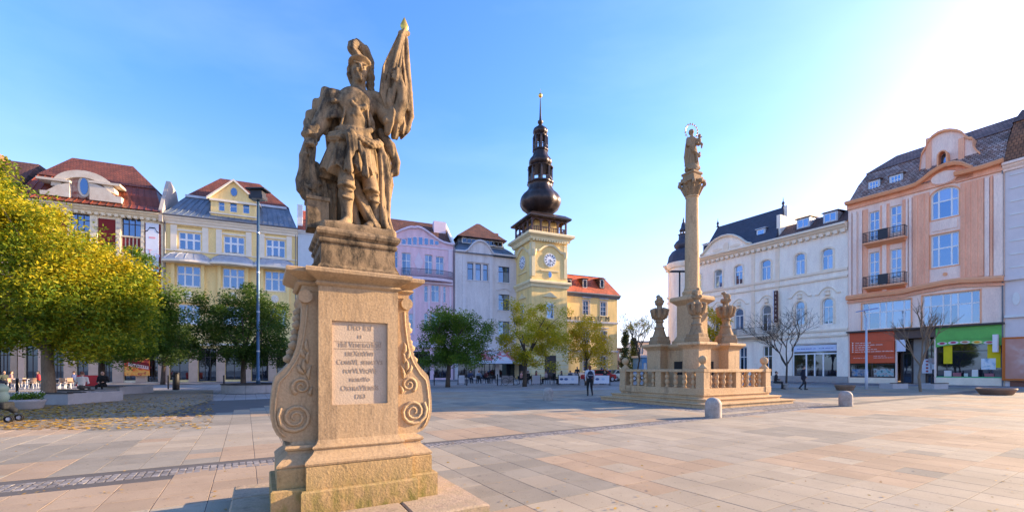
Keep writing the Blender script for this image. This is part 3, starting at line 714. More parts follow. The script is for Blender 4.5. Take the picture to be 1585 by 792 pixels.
for o0, o1 in zip([(0, 0)] + so, so + [(W, W)]): strip(b, o0[1] + 0.01, o1[0] - 0.01, 0.02, 4.0, 0.05, M_peach, 'shop_pillar')
cornice(b, -0.05, W + 0.05, ze - 0.9, ze, 0.55, M_cream)
MB().tube([(-0.1, -0.62, ze - 0.02), (W + 0.1, -0.62, ze - 0.02)], 0.09, 8).build('gutter', M_gutter, b)
zs = f.at(355, 393.5)[1]
strip(b, 0, W, zs - 0.12, zs, 0.12, M_cream)
for k, r in wins:
    if k == 'top':
        for xa, xb in ((r[0] - 0.75, r[0] - 0.15), (r[1] + 0.15, r[1] + 0.75)): MB().cham(xa, xb, -0.12, 0.02, zs + 0.004, ze - 1.0, 0.02).build('pilaster', M_cream, b)
        MB().box(r[0] - 0.1, r[1] + 0.1, -0.05, 0.02, r[3] + 0.55, ze - 1.02).build('relief_panel', M_yel2, b)
        strip(b, r[0] - 0.12, r[1] + 0.12, r[3] + 0.1, r[3] + 0.3, 0.08, M_cream, 'lintel')
    if k == 'mid':
        # shallow bay under a curved sheet-metal hood
        xc, w = (r[0] + r[1]) / 2, (r[1] - r[0]) / 2 + 0.65; zt = r[3] + 0.55
        pl = lambda o, z: [(xc + (w + o) * math.sin(t), -(0.05 + o * 0.5) - (0.55 + o) * math.cos(t) ** 0.8 if abs(t) < 1.55 else 0.0, z) for t in [(-1.57 + 3.14 * i / 16) for i in range(17)]]
        hood = MB().rings([pl(0.62, zt - 0.12), pl(0.62, zt), pl(0.2, zt + 0.6), pl(-0.75, zt + 1.25), pl(-w * 0.75, zt + 1.4)], False, True).build('bay_hood', M_zincl, b)
        for i in (3, 6, 8, 10, 13):
            MB().tube([pl(0.63, zt)[i], tuple(Vector(pl(0.2, zt + 0.61)[i]) + Vector((0, -0.02, 0.01))), pl(-0.75, zt + 1.26)[i]], 0.03, 4).build('seam', M_zincl, hood)
        MB().rings([pl(0.66, zt - 0.35), pl(0.66, zt - 0.125)], False, True).build('bay_cornice', M_cream, b)
        MB().box(r[0] - 0.45, r[0] - 0.12, -0.35, 0.02, r[2] - 3.0, zt - 0.36).box(r[1] + 0.12, r[1] + 0.45, -0.35, 0.02, r[2] - 3.0, zt - 0.36).build('bay_pier', M_yel, b)
        MB().box(r[0] - 0.117, r[1] + 0.117, -0.35, 0.02, r[2] - 1.9, r[2] - 0.2).build('bay_panel', M_yel, b); MB().box(r[0] - 0.117, r[1] + 0.117, -0.35, 0.02, r[3] + 0.12, zt - 0.36).build('bay_panel', M_yel, b)
        m = MB().prism(ring((xc, r[2] - 1.05), 0.42, 0.5), -0.42, -0.35).build('medallion', M_cream, b)
        for q in range(7): a = q * 0.9; MB().lathe([(0.02, -0.05), (0.11, -0.03), (0.1, 0.03), (0.02, 0.06)], 8).build('rosette', M_frame, m).location = (xc + 0.22 * math.cos(a) * (q > 0), -0.45, r[2] - 1.05 + 0.26 * math.sin(a) * (q > 0))
zb = f.at(300, 303, 1.6)[1]; zr = f.at(370, 278, 5)[1]
lo, up, (L, Q, a) = mansard(b, 0, W, ze, zb, zr, 1.7, 5.5, DP, M_zinc, M_redtile, 1.9, 1.2, f.X(341, 5.5), W - f.X(402, 5.5), 0.65)
seams(lo, L, Q, 22, M_zinc)
MB().box(f.X(281), f.X(442), 1.35, 1.75, zb - 0.3, zb - 0.02).build('roof_fascia', M_zincl, lo)
# dormer gable
x0, x1 = f.X(326), f.X(397); zd0 = ze + 0.35; zd1 = f.at(361, 311)[1]; za = f.at(361, 281)[1]
dg = wall(b, x1 - x0, zd1, [f.rc(*q) for q in ((338, 347.5, 312, 326), (355.5, 366.7, 313.5, 328), (375.7, 386, 315.5, 330))], 6, M_yel, 'dormer_gable', zd0, 0.2, x0, 0.05)
MB().prism([(x0 - 0.25, zd1), (x1 + 0.25, zd1), ((x0 + x1) / 2, za)], 0.05, 6).build('pediment', M_yel, dg)
MB().band([(x0 - 0.35, zd1 - 0.15), ((x0 + x1) / 2, za - 0.02), (x1 + 0.35, zd1 - 0.15)], [(0.05, 0), (-0.3, 0), (-0.3, 0.25), (6.2, 0.25), (6.2, 0.12), (0.05, 0.12)]).build('pediment_moulding', M_cream, dg)
MB().prism(ring(((x0 + x1) / 2, f.at(361, 297)[1]), 0.33, 0.5), -0.02, 0.3).build('oval_window', M_pane, dg)
for q in ((338, 347.5, 312, 326), (355.5, 366.7, 313.5, 328), (375.7, 386, 315.5, 330)): window(b, f.rc(*q), (1,), (1.8, 1), M_frame, M_pane, 0.06, 0.06, 0.17)
strip(dg, x0 - 0.1, x1 + 0.1, zd1 - 0.25, zd1, 0.15, M_cream); strip(dg, x0 - 0.1, x1 + 0.1, zd0 + 0.5, zd0 + 0.65, 0.1, M_cream)
downpipe(b, W - 0.15, ze); downpipe(b, 0.12, ze)

# --- red house with scrolled roof gable
M_red = mat('oxblood_render', (0.20, 0.018, 0.016), 0.75, 0.12)
M_crm = mat('cream_render', (0.8, 0.67, 0.45), 0.85, 0.13, 1.1, 14, 0.2, stretch=(1.3, 1.3, 0.28))
M_worn = mat('peeling_render', (0.68, 0.62, 0.50), 0.85, 0.12, 1.1, 14, 0.5, col2=(0.55, 0.45, 0.34))
M_copper = mat('red_sheet_metal', (0.21, 0.052, 0.026), 0.4, 0.25, 0.9, 8, 0.15, metal=0.2, spec=0.5)
f, b = house('red_house', RA, 28, 'cream and dark red corner house with tiled roof and round-arched roof gable')
W = f.X(253); ze = f.at(190, 325)[1]
tops = [f.rc(*q) for q in ((50, 75, 322, 350), (108, 139, 330, 358), (188.5, 218, 337, 365.5))]
low = [(r[0], r[1], r[2] - 4.4 * k, r[3] - 4.4 * k) for r in tops for k in (1, 2)]
for r in tops + low: window(b, r, (1, 1, 1), (2.2, 1), M_darkframe, M_pane, 0.09, 0.09, 0.2)
so = shopfront(b, W, 4.0, 6, None, M_darkframe, [], 1.0)
wall(b, W, ze, tops + low + so, DP, M_crm)
for o0, o1 in zip([(0, 0)] + so, so + [(W, W)]): strip(b, o0[1] + 0.01, o1[0] - 0.01, 0.02, 4.0, 0.05, M_peach, 'shop_pillar')
strip(b, 0, W, 4.3, 4.75, 0.3, M_crm)
cornice(b, -0.1, W + 0.1, ze - 0.75, ze, 0.7, M_crm, dent=0.55)
for px0, px1 in ((78, 104), (152.5, 179), (224.5, 249)): MB().box(f.X(px0), f.X(px1), -0.06, 0.02, 5.2, ze - 1.2).build('red_panel', M_red, b)
for px0, px1 in ((140, 151.5), (179.8, 187.6), (218.8, 223.8)):
    p = MB().cham(f.X(px0), f.X(px1), -0.14, 0.02, 5.2, ze - 1.0, 0.02).build('pilaster', M_crm, b)
    sb = MB().cham(-0.14, 0.14, -0.04, 0.0, -0.12, 0.12, 0.02).mesh('stud'); sb.materials.append(M_worn)
    for q in range(16): o = link('stud', sb, p); o.location = ((f.X(px0) + f.X(px1)) / 2, -0.14, ze - 1.5 - q * 0.62)
for r in tops:
    for k in range(5): MB().box(r[0] + (k + 0.2) * (r[1] - r[0]) / 5, r[0] + (k + 0.8) * (r[1] - r[0]) / 5, -0.05, 0.02, r[2] - 1.9, r[2] - 0.2).build('spandrel_stripe', M_red, b)
    strip(b, r[0] - 0.1, r[1] + 0.1, r[2] - 0.15, r[2] - 0.003, 0.12, M_crm, 'sill')
zb = f.at(130, 279, 2.2)[1]; zr = f.at(160, 251, 6)[1]
lo, up, (L, Q, a) = mansard(b, 0, W, ze, zb, zr, 2.2, 6, DP, M_copper, M_redtile, 0.6, 1.4, f.X(112, 6), W - f.X(206, 6), 0.95)
seams(lo, L, Q, 18, M_copper, 0.09)
xa, xb = f.X(79), f.X(178); zg0 = f.at(128, 307)[1]; zg1 = f.at(128, 264)[1]; xc, hw = (xa + xb) / 2, (xb - xa) / 2
gb = MB().prism([(xc - hw * 0.92, zg0)] + [(xc - hw * 0.92 * math.cos(math.pi * k / 16), zg0 + 1.0 + (zg1 - zg0 - 1.35) * math.sin(math.pi * k / 16)) for k in range(17)] + [(xc + hw * 0.92, zg0)], 0.25, 0.9).build('roof_gable', mat('worn_red_render', (0.20, 0.03, 0.025), 0.85, 0.1, 1.4, 14, 0.4, col2=(0.55, 0.48, 0.40)), b)
P = lambda q, k: (xc - (hw + q) * math.cos(math.pi * k / 20), zg0 + 1.0 + (zg1 - zg0 - 1.0 + q) * math.sin(math.pi * k / 20))
mb = MB()
for k in range(20): mb.prism([P(-0.75, k), P(-0.75, k + 1), P(0, k + 1), P(0, k)], -0.05, 1.2)
mb.build('arch_hood', M_worn, gb)
for s_, px0, px1, pt in ((-1, 63, 109, 281), (1, 140, 189, 287)):
    x0, x1 = f.X(px0), f.X(px1); zt = f.at((px0 + px1) / 2, pt)[1]; xi, xo = (x1, x0) if s_ < 0 else (x0, x1)
    e = 1.6 * (1 if s_ > 0 else -1)
    pts = [(xi, zg0 - 0.1), (xi, zt), (xo - e * 1.4, zt - 0.05), (xo - e * 0.9, zt - 0.35), (xo - e * 0.35, zt - 1.1), (xo, zt - 1.15), (xo, zg0 - 0.1)]
    MB().prism(pts if s_ > 0 else pts[::-1], -0.2, 1.3).build('gable_scroll', M_worn, gb)
    MB().box(xi - 0.05 - (2.6 if s_ < 0 else 0), xi + 0.05 + (2.6 if s_ > 0 else 0), -0.32, 1.4, zt + 0.004, zt + 0.25).build('scroll_cap', M_worn, gb)
MB().prism(ring((xc, zg0 + 1.35), 0.55, 1.15), 0.1, 0.26).build('niche_surround', M_worn, gb)
MB().prism(ring((xc, zg0 + 1.35), 0.33, 0.9), 0.06, 0.12).build('oval_pane', M_pane, gb)
# side gable wall rising over the roof, towards the yellow house
pts = [(-0.7, ze - 1), (-0.7, f.at(255, 325, -0.7)[1]), (0.3, f.at(258, 305, 0.3)[1]), (1.7, f.at(264, 281, 1.7)[1]), (2.2, f.at(266, 282, 2.2)[1]), (4.2, f.at(276, 299, 4.2)[1]), (7, ze), (7, ze - 1)]
fw = MB(); x0 = W - 0.25; n = len(pts)
fw.add([(x0, y, z) for y, z in pts] + [(W + 0.1, y, z) for y, z in pts], [tuple(range(n))[::-1], tuple(range(n, 2 * n))] + [(k, (k + 1) % n, (k + 1) % n + n, k + n) for k in range(n)])
fw.build('fire_wall', mat('grey_fire_wall', (0.40, 0.36, 0.32), 0.9, 0.15), b)
# advertising banner and shop poster on the red house
M_ban = mat('banner_cloth', (0.72, 0.74, 0.78), 0.7, 0.05)
r = f.rc(226.3, 246.5, 346, 421)
bn = MB().box(r[0], r[1], -0.16, -0.10, r[2], r[3]).build('hanging_banner', M_ban)
bn.location = (f.O.x, f.O.y, 0); bn.rotation_euler = (0, 0, f.rz); tag(bn, 'tall white advertising banner hung on the red house front', 'banner')
xc = (r[0] + r[1]) / 2
MB().band([(xc + dx, r[3] - 0.75 + dz) for dx, dz in ((-0.65, -0.35), (-0.4, -0.2), (-0.25, 0.15), (0.25, 0.15), (0.4, -0.2), (0.65, -0.35))], [(-0.165, 0), (-0.175, 0), (-0.175, 0.13), (-0.165, 0.13)]).build('line_mark', flat((0.03, 0.03, 0.05)), bn)
for ch, dx, dz, col in (('T', -0.22, -3.3, (0.75, 0.35, 0.38)), ('N', -0.22, -4.5, (0.10, 0.45, 0.42)), ('O', 0.42, -3.7, (0.62, 0.48, 0.60)), ('O', 0.42, -5.1, (0.10, 0.42, 0.45)), ('I', -0.22, -5.9, (0.62, 0.45, 0.60)), ('A', 0.42, -6.4, (0.12, 0.42, 0.45))):
    text('letter', ch, 0.75, flat(col), bn, (xc + dx, -0.163, r[3] + dz))
MB().box(xc - 0.3, xc + 0.3, -0.168, -0.162, r[3] - 1.75, r[3] - 1.55).build('pink_mark', flat((0.75, 0.35, 0.38)), bn)
MB().prism([(xc - 0.75, r[2] + 0.35), (xc + 0.7, r[2] + 0.25), (xc + 0.75, r[2] + 0.65), (xc + 0.1, r[2] + 0.8), (xc - 0.7, r[2] + 0.7)], -0.172, -0.162).build('red_mark', flat((0.5, 0.05, 0.04)), bn)
def poster_mat(name, cols, scale, seed):
    m, n, l, bb = _nodes(name)
    tc = n.new('ShaderNodeTexCoord'); mp = n.new('ShaderNodeMapping'); mp.inputs['Location'].default_value = (seed, seed, 0); l.new(tc.outputs['Object'], mp.inputs['Vector'])
    no = n.new('ShaderNodeTexNoise'); no.inputs['Scale'].default_value = scale; no.inputs['Detail'].default_value = 4; l.new(mp.outputs['Vector'], no.inputs['Vector'])
    ra = n.new('ShaderNodeValToRGB'); e = ra.color_ramp.elements; e[0].position, e[1].position = 0.32, 0.68; e[0].color, e[1].color = (*cols[0], 1), (*cols[-1], 1)
    for i, c in enumerate(cols[1:-1]): x = e.new(0.32 + 0.36 * (i + 1) / (len(cols) - 1)); x.color = (*c, 1)
    l.new(no.outputs['Fac'], ra.inputs['Fac']); l.new(ra.outputs['Color'], bb.inputs['Base Color']); bb.inputs['Roughness'].default_value = 0.5
    return m
r = f.rc(195, 234, 551.5, 581)
ps = MB().box(r[0], r[1], -0.42, -0.34, r[2], r[3]).build('shop_poster', poster_mat('food_print', [(0.30, 0.01, 0.005), (0.75, 0.06, 0.01), (0.9, 0.28, 0.02), (0.9, 0.45, 0.08), (0.55, 0.03, 0.01)], 1.6, 4.0))
ps.location = (f.O.x, f.O.y, 0); ps.rotation_euler = (0, 0, f.rz); tag(ps, 'bright orange and red food poster on the shop front behind the trees', 'poster')
MB().prism([(r[0] + 0.1, r[3] - 0.65), (r[1] - 0.05, r[3] - 1.1), (r[1] - 0.05, r[3] - 0.75), (r[0] + 0.1, r[3] - 0.3)], -0.428, -0.421).build('dark_band', flat((0.22, 0.01, 0.01)), ps)
MB().prism([(r[0] + 0.35, r[3] - 1.05), (r[1] - 0.1, r[3] - 1.45), (r[1] - 0.1, r[3] - 1.1), (r[0] + 0.35, r[3] - 0.7)], -0.434, -0.422).build('pale_band', flat((0.75, 0.5, 0.42)), ps)
for k in range(9): xx = r[0] + 0.75 + k * 0.2; MB().prism([(xx, r[3] - 1.12 - k * 0.027), (xx + 0.09, r[3] - 1.13 - k * 0.027), (xx + 0.11, r[3] - 0.93 - k * 0.027), (xx + 0.02, r[3] - 0.92 - k * 0.027)], -0.44, -0.435).build('printed_stroke', flat((0.18, 0.05, 0.03)), ps)
MB().box(r[0], r[1], -0.424, -0.421, r[3] - 0.28, r[3]).build('yellow_band', flat((0.85, 0.55, 0.04)), ps)

# --- house at the far left edge, only its roof over the tree
f, b = house('brick_house', RA, -150, 'brown roofed house at the far left edge behind the big tree')
W = f.X(26); ze = f.at(0, 300)[1]
tops = [(1.5 + k * 4.2, 3.4 + k * 4.2, z, z + 2.4) for k in range(int(W / 4.2)) for z in (6.0, 10.2, 14.2) if z + 2.6 < ze]
for r in tops: window(b, r, (1, 1), (2, 1), M_frame, M_pane, 0.1, 0.1, 0.2, sill=M_crm)
so = shopfront(b, W, 4.0, 4, None, M_darkframe, [], 1.0)
wall(b, W, ze, tops + so, DP, mat('brown_render', (0.42, 0.30, 0.20)))
cornice(b, 0, W, ze - 0.6, ze, 0.5, M_crm)
mansard(b, 0, W, ze, ze + 1.6, f.at(5, 247, 5)[1], 1.2, 5, DP, M_browntile, M_browntile, 0, 0.4, 0, 0.6)
MB().box(W - 5.6, W - 3.2, 3.5, 4.6, ze + 1.6, f.at(8, 241, 4)[1]).build('chimney', mat('chimney_brick', (0.32, 0.12, 0.08)), b)

# --- narrow pale house behind the statue
M_pale = mat('pale_blue_render', (0.55, 0.60, 0.62), 0.85, 0.06)
f, b = house('pale_house', RA, 461, 'narrow pale blue-white house half hidden behind the stone statue')
W = f.X(598); ze = f.at(470, 357)[1]
rs = [(x, x + 1.3, z, z + 2.2) for x in (1.9, 4.6, 7.3, 10.0) if x + 1.6 < W for z in (5.6, 9.4, 13.1)]
for r in rs: window(b, r, (1, 1), (2, 1), M_frame, M_pane, 0.08, 0.08, 0.18, sill=M_white)
so = shopfront(b, W, 4.0, 3, None, M_darkframe, [])
wall(b, W, ze, rs + so, DP, M_pale); strip(b, 0, W, 4.3, 4.6, 0.15, M_white); cornice(b, 0, W, ze - 0.4, ze, 0.35, M_white)
mb = MB(); zr = f.at(470, 326, 5)[1]
mb.add([(0, -0.4, ze + 0.003), (W, -0.4, ze + 0.003), (W, 5, zr), (0, 5, zr), (W, DP, ze), (0, DP, ze)], [(0, 1, 2, 3), (3, 2, 4, 5), (0, 3, 5), (1, 4, 2)])
mb.build('roof', rooftile('bright_red_tiles', (0.42, 0.085, 0.03), (0.34, 0.06, 0.025)), b)
MB().box(-0.1, 0.5, 0.6, 1.6, ze, f.at(463, 318, 1)[1]).build('chimney', M_white, b)

# --- violet house with bowed balcony
M_vio = mat('violet_render', (0.78, 0.53, 0.58), 0.85, 0.13, 1.1, 14, 0.2, stretch=(1.3, 1.3, 0.28))
M_vio2 = mat('pale_violet_trim', (0.76, 0.62, 0.68), 0.8, 0.06)
f, b = house('violet_house', RA, 598, 'lilac house with wavy gable and a long black balcony')
W = f.X(703.5); ze = f.at(700, 379)[1]
rs = [f.rc(*q) for q in ((609, 616, 388, 414), (622, 636, 391, 425), (657.5, 669.5, 394, 424), (674.5, 687, 397, 425))]
r2 = [f.rc(*q) for q in ((633.5, 639.5, 442, 467), (656.5, 662.5, 442, 467), (667.5, 680, 441, 467), (686, 690.5, 443, 468), (609, 622, 440, 466))]
r3 = [(r[0], r[1], r[2] - 3.9, r[3] - 3.9) for r in r2]
for k, r in enumerate(rs): window(b, r, (1, 1) if k else (1,), (1.9, 1), M_frame, M_pane2, 0.09, 0.08, 0.16)
for r in r2 + r3: window(b, r, (1, 1) if r[1] - r[0] > 0.8 else (1,), (2, 1), M_frame, M_pane2, 0.08, 0.07, 0.16)
so = shopfront(b, W, 4.0, 3, None, M_darkframe, [])
wall(b, W, ze, rs + r2 + r3 + so, DP, M_vio)
gl = [(604, 366.5), (612, 361), (622, 356.5), (630, 353.5), (636, 352), (641, 352.8), (646, 352), (651, 353), (656, 355.5), (664, 361), (672, 367), (680, 372.5), (687, 376), (695, 378), (703.4, 379)]
pts = [f.at(*p) for p in gl]; pts = [(0.0, f.at(598, 371)[1])] + pts
aw = []
for px, h in ((616, 5), (625, 8), (634, 10.5), (642.2, 11.5), (651, 11.5), (659.7, 10), (668, 8), (676, 5.5)):
    zc = f.at(px, 378.5)[1]; x = f.X(px); aw.append((x - 0.24, x + 0.24, zc, zc + h * 0.088))
gm = MB(); gm.prism([(0, ze + 0.001)] + [(x, z) for x, z in pts][::1] + [(W, ze + 0.001)], 0.0, 0.5); g_ = gm.build('wavy_gable', M_vio, b)
for r in aw:
    w_ = MB().box(r[0] - 0.07, r[1] + 0.07, -0.06, 0.0, r[2] - 0.07, r[3] + 0.07).build('attic_window', M_vio2, b); pane(w_, r[0], r[1], r[2], r[3], -0.075, M_pane)
curve(b, [(x, z - 0.1) for x, z in pts], 0.3, 0.25, M_vio2, 'gable_moulding')
za = f.at(650, 381.5)[1]; strip(b, 0, W, za - 0.1, za + 0.08, 0.08, M_vio2)
zb = f.at(660, 431)[1]; x0, x1 = f.X(621), f.X(700)
n = 14; out = lambda t: -0.35 - 0.75 * math.sin(math.pi * t) ** 0.6
bal = MB().slab([(x0 + (x1 - x0) * k / n, out(k / n)) for k in range(n + 1)] + [(x1, 0.02), (x0, 0.02)], zb - 0.35, zb).build('balcony', M_vio2, b)
hr = MB(); hr.tube([(x0 + (x1 - x0) * k / n, out(k / n) + 0.05, zb + 1.1) for k in range(n + 1)], 0.035, 5); hr.tube([(x0 + (x1 - x0) * k / n, out(k / n) + 0.05, zb + 0.12) for k in range(n + 1)], 0.025, 5); hr = hr.build('handrail', M_iron, bal)
br = MB().box(-0.015, 0.015, -0.015, 0.015, 0, 1.08).mesh('baluster_bar'); br.materials.append(M_iron)
for k in range(61): o = link('baluster_bar', br, bal); t = k / 60; o.location = (x0 + (x1 - x0) * t, out(t) + 0.05, zb)
bow = MB().slab([(x0 + 0.6 + (x1 - x0 - 1.2) * k / n, -0.02 - 0.32 * math.sin(math.pi * k / n) ** 0.5) for k in range(n + 1)], 4.6, 5.4).build('bow_base', M_vio2, b)
curve(b, [(x0 + (x1 - x0) * k / n, zb - 0.75) for k in range(n + 1)], 0.3, 0.3, M_vio2, 'bow_cornice')
xl, zl = f.at(648, 406); MB().prism([(xl, zl - 1.5), (xl + 0.65, zl), (xl, zl + 1.5), (xl - 0.65, zl)], -0.07, 0.0).build('lozenge', M_vio2, b)
for px in (641, 664, 683, 697): x = f.X(px); MB().cham(x - 0.14, x + 0.14, -0.09, 0.01, zb - 8, zb - 0.9, 0.02).build('pilaster', M_vio2, b)
for px in (606, 697): x = f.X(px); MB().cham(x - 0.3, x + 0.3, -0.09, 0.01, zb + 0.5, za - 0.12, 0.02).build('pilaster', M_vio2, b)
downpipe(b, W - 0.15, ze)
mb = MB(); zr = f.at(650, 350, 5)[1] + 0.6
mb.add([(0, 0.4, ze + 0.003), (W, 0.4, ze + 0.003), (W, 5, zr), (0, 5, zr), (W, DP, ze), (0, DP, ze)], [(0, 1, 2, 3), (3, 2, 4, 5), (0, 3, 5), (1, 4, 2)]); mb.build('roof', M_browntile, b)
x = f.X(680, 3.4); MB().box(x - 0.9, x + 0.9, 3, 4, zr - 2.2, f.at(680, 344, 3.4)[1]).build('chimney', M_vio2, b)
x = f.X(700, 2); mb = MB(); mb.add([(W - 0.3, -0.1, ze + 0.3), (W + 0.0, -0.1, ze + 0.3), (W, 5, zr + 0.35), (W - 0.3, 5, zr + 0.35), (W - 0.3, -0.1, ze - 0.2), (W, -0.1, ze - 0.2), (W, 5, zr - 0.5), (W - 0.3, 5, zr - 0.5)], [(0, 1, 2, 3), (0, 3, 7, 4), (1, 5, 6, 2), (0, 4, 5, 1), (3, 2, 6, 7)]); mb.build('verge_wall', M_white, b)

# --- grey house with bell gable
M_gry = mat('grey_blue_render', (0.7, 0.64, 0.62), 0.85, 0.13, 1.1, 14, 0.2, stretch=(1.3, 1.3, 0.28))
M_gry2 = mat('grey_trim', (0.72, 0.67, 0.66), 0.8, 0.05)
f, b = house('grey_house', RA, 704, 'blue-grey house with bell-shaped gable and slate mansard next to the clock tower')
W = f.X(802.5); ze = f.at(785, 399)[1]
rs = []
for py0, py1 in ((407, 433), (450, 478), (494, 520)): rs += [f.rc(723.5, 732.8, py0, py1), f.rc(736, 744.6, py0 + 1, py1 + .7), f.rc(747.8, 755.2, py0 + 2, py1 + 1.3)]
for py0, py1 in ((412.5, 437), (455.5, 480), (497, 521)): rs.append(f.rc(771.5, 788.6, py0, py1))
for r in rs: window(b, r, (1, 1) if r[1] - r[0] > 1.2 else (1,), (2.2, 1), M_darkframe, M_pane2, 0.07, 0.08, 0.2, sill=M_gry2)
so = shopfront(b, W, 4.0, 3, None, M_darkframe, [])
wall(b, W, ze, rs + so, DP, M_gry)
gl = [(707, 389.5), (712, 390), (719, 390.5), (724, 387.5), (727.5, 383), (732, 378), (737, 375), (742, 374), (747, 375.2), (752, 378.5), (756, 383), (759.5, 389), (763, 394.5)]
pts = [f.at(*p) for p in gl]
MB().prism([(0.0, ze - 0.3), (0.0, pts[0][1])] + pts + [(pts[-1][0], ze - 0.3)], -0.18, 0.4).build('bell_gable', M_gry, b)
MB().box(0.0, pts[-1][0], -0.18, -0.001, rs[2][2] - 1.0 if False else 5.0, rs[0][2] - 0.2).box(0, f.X(722.3), -0.18, -0.001, rs[0][2] - 0.2, ze - 0.3).box(f.X(756.2), pts[-1][0], -0.18, -0.001, rs[0][2] - 0.2, ze - 0.3).box(f.X(722.3), f.X(756.2), -0.18, -0.001, rs[0][3] + 0.15, ze - 0.3).build('front_projection', M_gry, b)
curve(b, [(0, pts[0][1] - 0.05)] + [(x, z - 0.05) for x, z in pts] + [(f.X(766), f.at(766, 395.5)[1]), (W + 0.1, f.at(802, 399.5)[1])], 0.3, 0.45, M_gry2, 'gable_moulding')
brow(b, f.X(739.5), f.at(739, 445)[1], 3.2, 0.45, M_gry2); brow(b, f.X(780), f.at(780, 450)[1], 2.4, 0.3, M_gry2); brow(b, f.X(739.5), f.at(739, 490)[1], 3.2, 0.45, M_gry2)
for r in rs[9:]: surround(b, r, M_gry2, 0.12, 0.05, bottom=True)
strip(b, 0, W, 4.4, 4.9, 0.28, M_gry2)
for px in (717.5, 759): 
    x = f.X(px); q = MB().box(x - 0.22, x + 0.22, -0.26, -0.18, 5.0, ze - 0.2).build('pilaster', M_gry2, b)
    for k in range(18): MB().box(x - 0.28, x + 0.28, -0.29, -0.26, 5.2 + k * 0.62, 5.2 + k * 0.62 + 0.34).build('quoin', M_gry2, q)
zb = f.at(745, 380, 2.4)[1]; zr = f.at(745, 347, 5.5)[1]
lo, up, (L, Q, a) = mansard(b, 0, W, ze, zb, zb + 0.9, 2.4, 2.7, DP, M_zinc, M_zinc, 1.2, 1.6, 1.3, 1.7, 0.5)
seams(lo, L, Q, 16, M_zinc)
x0, x1 = 1.5, W - 1.9
for k in range(9):
    xx = x0 + 0.3 + (x1 - x0 - 0.9) * k / 8; w_ = MB().box(xx - 0.1, xx + 0.75, 2.2, 2.5, zb + 0.05, zb + 0.85).build('clerestory_window', M_white, b); pane(w_, xx + 0.02, xx + 0.63, zb + 0.15, zb + 0.75, 2.18, M_shop)
mb = MB(); e = 0.7; zt = zb + 0.92
mb.add([(x0 - e, 2.3 - e, zt), (x1 + e, 2.3 - e, zt), (x1 + e, DP - 1.5, zt), (x0 - e, DP - 1.5, zt), (f.X(738, 5.5), 5.5, zr), (f.X(738, 5.5) + 0.5, 5.5, zr)], [(0, 1, 5, 4), (1, 2, 5), (2, 3, 4, 5), (3, 0, 4), (3, 2, 1, 0)]); mb.build('top_roof', M_browntile, lo)
x, z = f.at(768, 361, 5); MB().box(x - 0.4, x + 0.4, 5, 5.8, zb + 1.2, z).build('chimney', mat('chimney_brick_2', (0.3, 0.14, 0.1)), lo)

# --- awning on the grey house
r = f.rc(721, 797, 547, 561)
aw = thing('shop_awning', 'white awning with red pattern over the cafe front of the grey house', 'awning', (f.O.x, f.O.y, 0), f.rz)
MB().add([(r[0], -2.6, r[2] + 0.25), (r[1], -2.6, r[2] + 0.25), (r[1], 0.0, r[3] + 0.35), (r[0], 0.0, r[3] + 0.35), (r[0], -2.6, r[2] + 0.3), (r[1], -2.6, r[2] + 0.3), (r[1], 0.0, r[3] + 0.4), (r[0], 0.0, r[3] + 0.4)], [(3, 2, 1, 0), (4, 5, 6, 7), (0, 1, 5, 4), (1, 2, 6, 5), (2, 3, 7, 6), (3, 0, 4, 7)]).build('canopy', poster_mat('awning_print', [(0.7, 0.7, 0.74), (0.68, 0.68, 0.72), (0.65, 0.05, 0.07), (0.7, 0.7, 0.74)], 0.7, 2.0), aw)
MB().box(r[0], r[1], -2.63, -2.605, r[2] - 0.15, r[2] + 0.3).build('valance', flat((0.65, 0.68, 0.78)), aw)
for xx in (r[0] + 0.2, r[1] - 0.2): MB().tube([(xx, -2.55, r[2] + 0.2), (xx, 0.0, r[2] - 0.3)], 0.03, 5).build('awning_arm', M_iron, aw)

# ------------------------------------------------------------------ old town hall: clock tower and museum wing
M_twr = mat('tower_yellow', (0.85, 0.61, 0.25), 0.85, 0.13, 1.1, 14, 0.2, stretch=(1.3, 1.3, 0.28))
M_twr2 = mat('tower_trim', (0.80, 0.66, 0.38), 0.82, 0.07)
M_cop = mat('brown_copper', (0.05, 0.034, 0.03), 0.38, 0.3, 1.5, 12, 0.15, metal=0.45, spec=0.5)
M_gold = metal('gilding', (1.0, 0.56, 0.10), 0.32, 0.85, 0.04)
TA = R(66); TD = Vector((math.sin(TA), math.cos(TA)))
fc = Vector((2.82, 62.0)); tw = Fac(fc, TD); w = 5.9; H = w / 2
tb = thing('town_hall_tower', 'yellow clock tower with brown copper onion spire and open gallery', 'tower', (fc.x + TD.x * H - TD.y * H, fc.y + TD.y * H + TD.x * H, 0), tw.rz)
def tz(py): return tw.at(840, py, 0)[1]
q = lambda o: [(-H - o, -H - o), (H + o, -H - o), (H + o, H + o), (-H - o, H + o)]
zt = tz(368)
dw = [(-0.6, 0.6, 7.6, 10.0)]
body = MB().frame([(0.12, 0), (0.12, 4.6), (0.0, 4.62), (0.0, zt)], q).build('wall', M_twr, tb)
for zc, h, o in ((4.6, 0.5, 0.35), (tz(445), 1.0, 0.5), (tz(373), 1.15, 0.85)):
    MB().frame([(0.02, zc), (o * 0.35, zc + h * 0.1), (o * 0.45, zc + h * 0.4), (o * 0.75, zc + h * 0.55), (o, zc + h * 0.65), (o, zc + h * 0.9), (o * 0.85, zc + h), (0.0, zc + h)], q).build('cornice', M_twr2, tb)
sides = [(0.0, 0), (R(-90), 1)]
def turn(root, had, a):
    for o in root.children:
        if o.name not in had: o.location = Matrix.Rotation(a, 3, 'Z') @ o.location; o.rotation_euler = (0, 0, a)
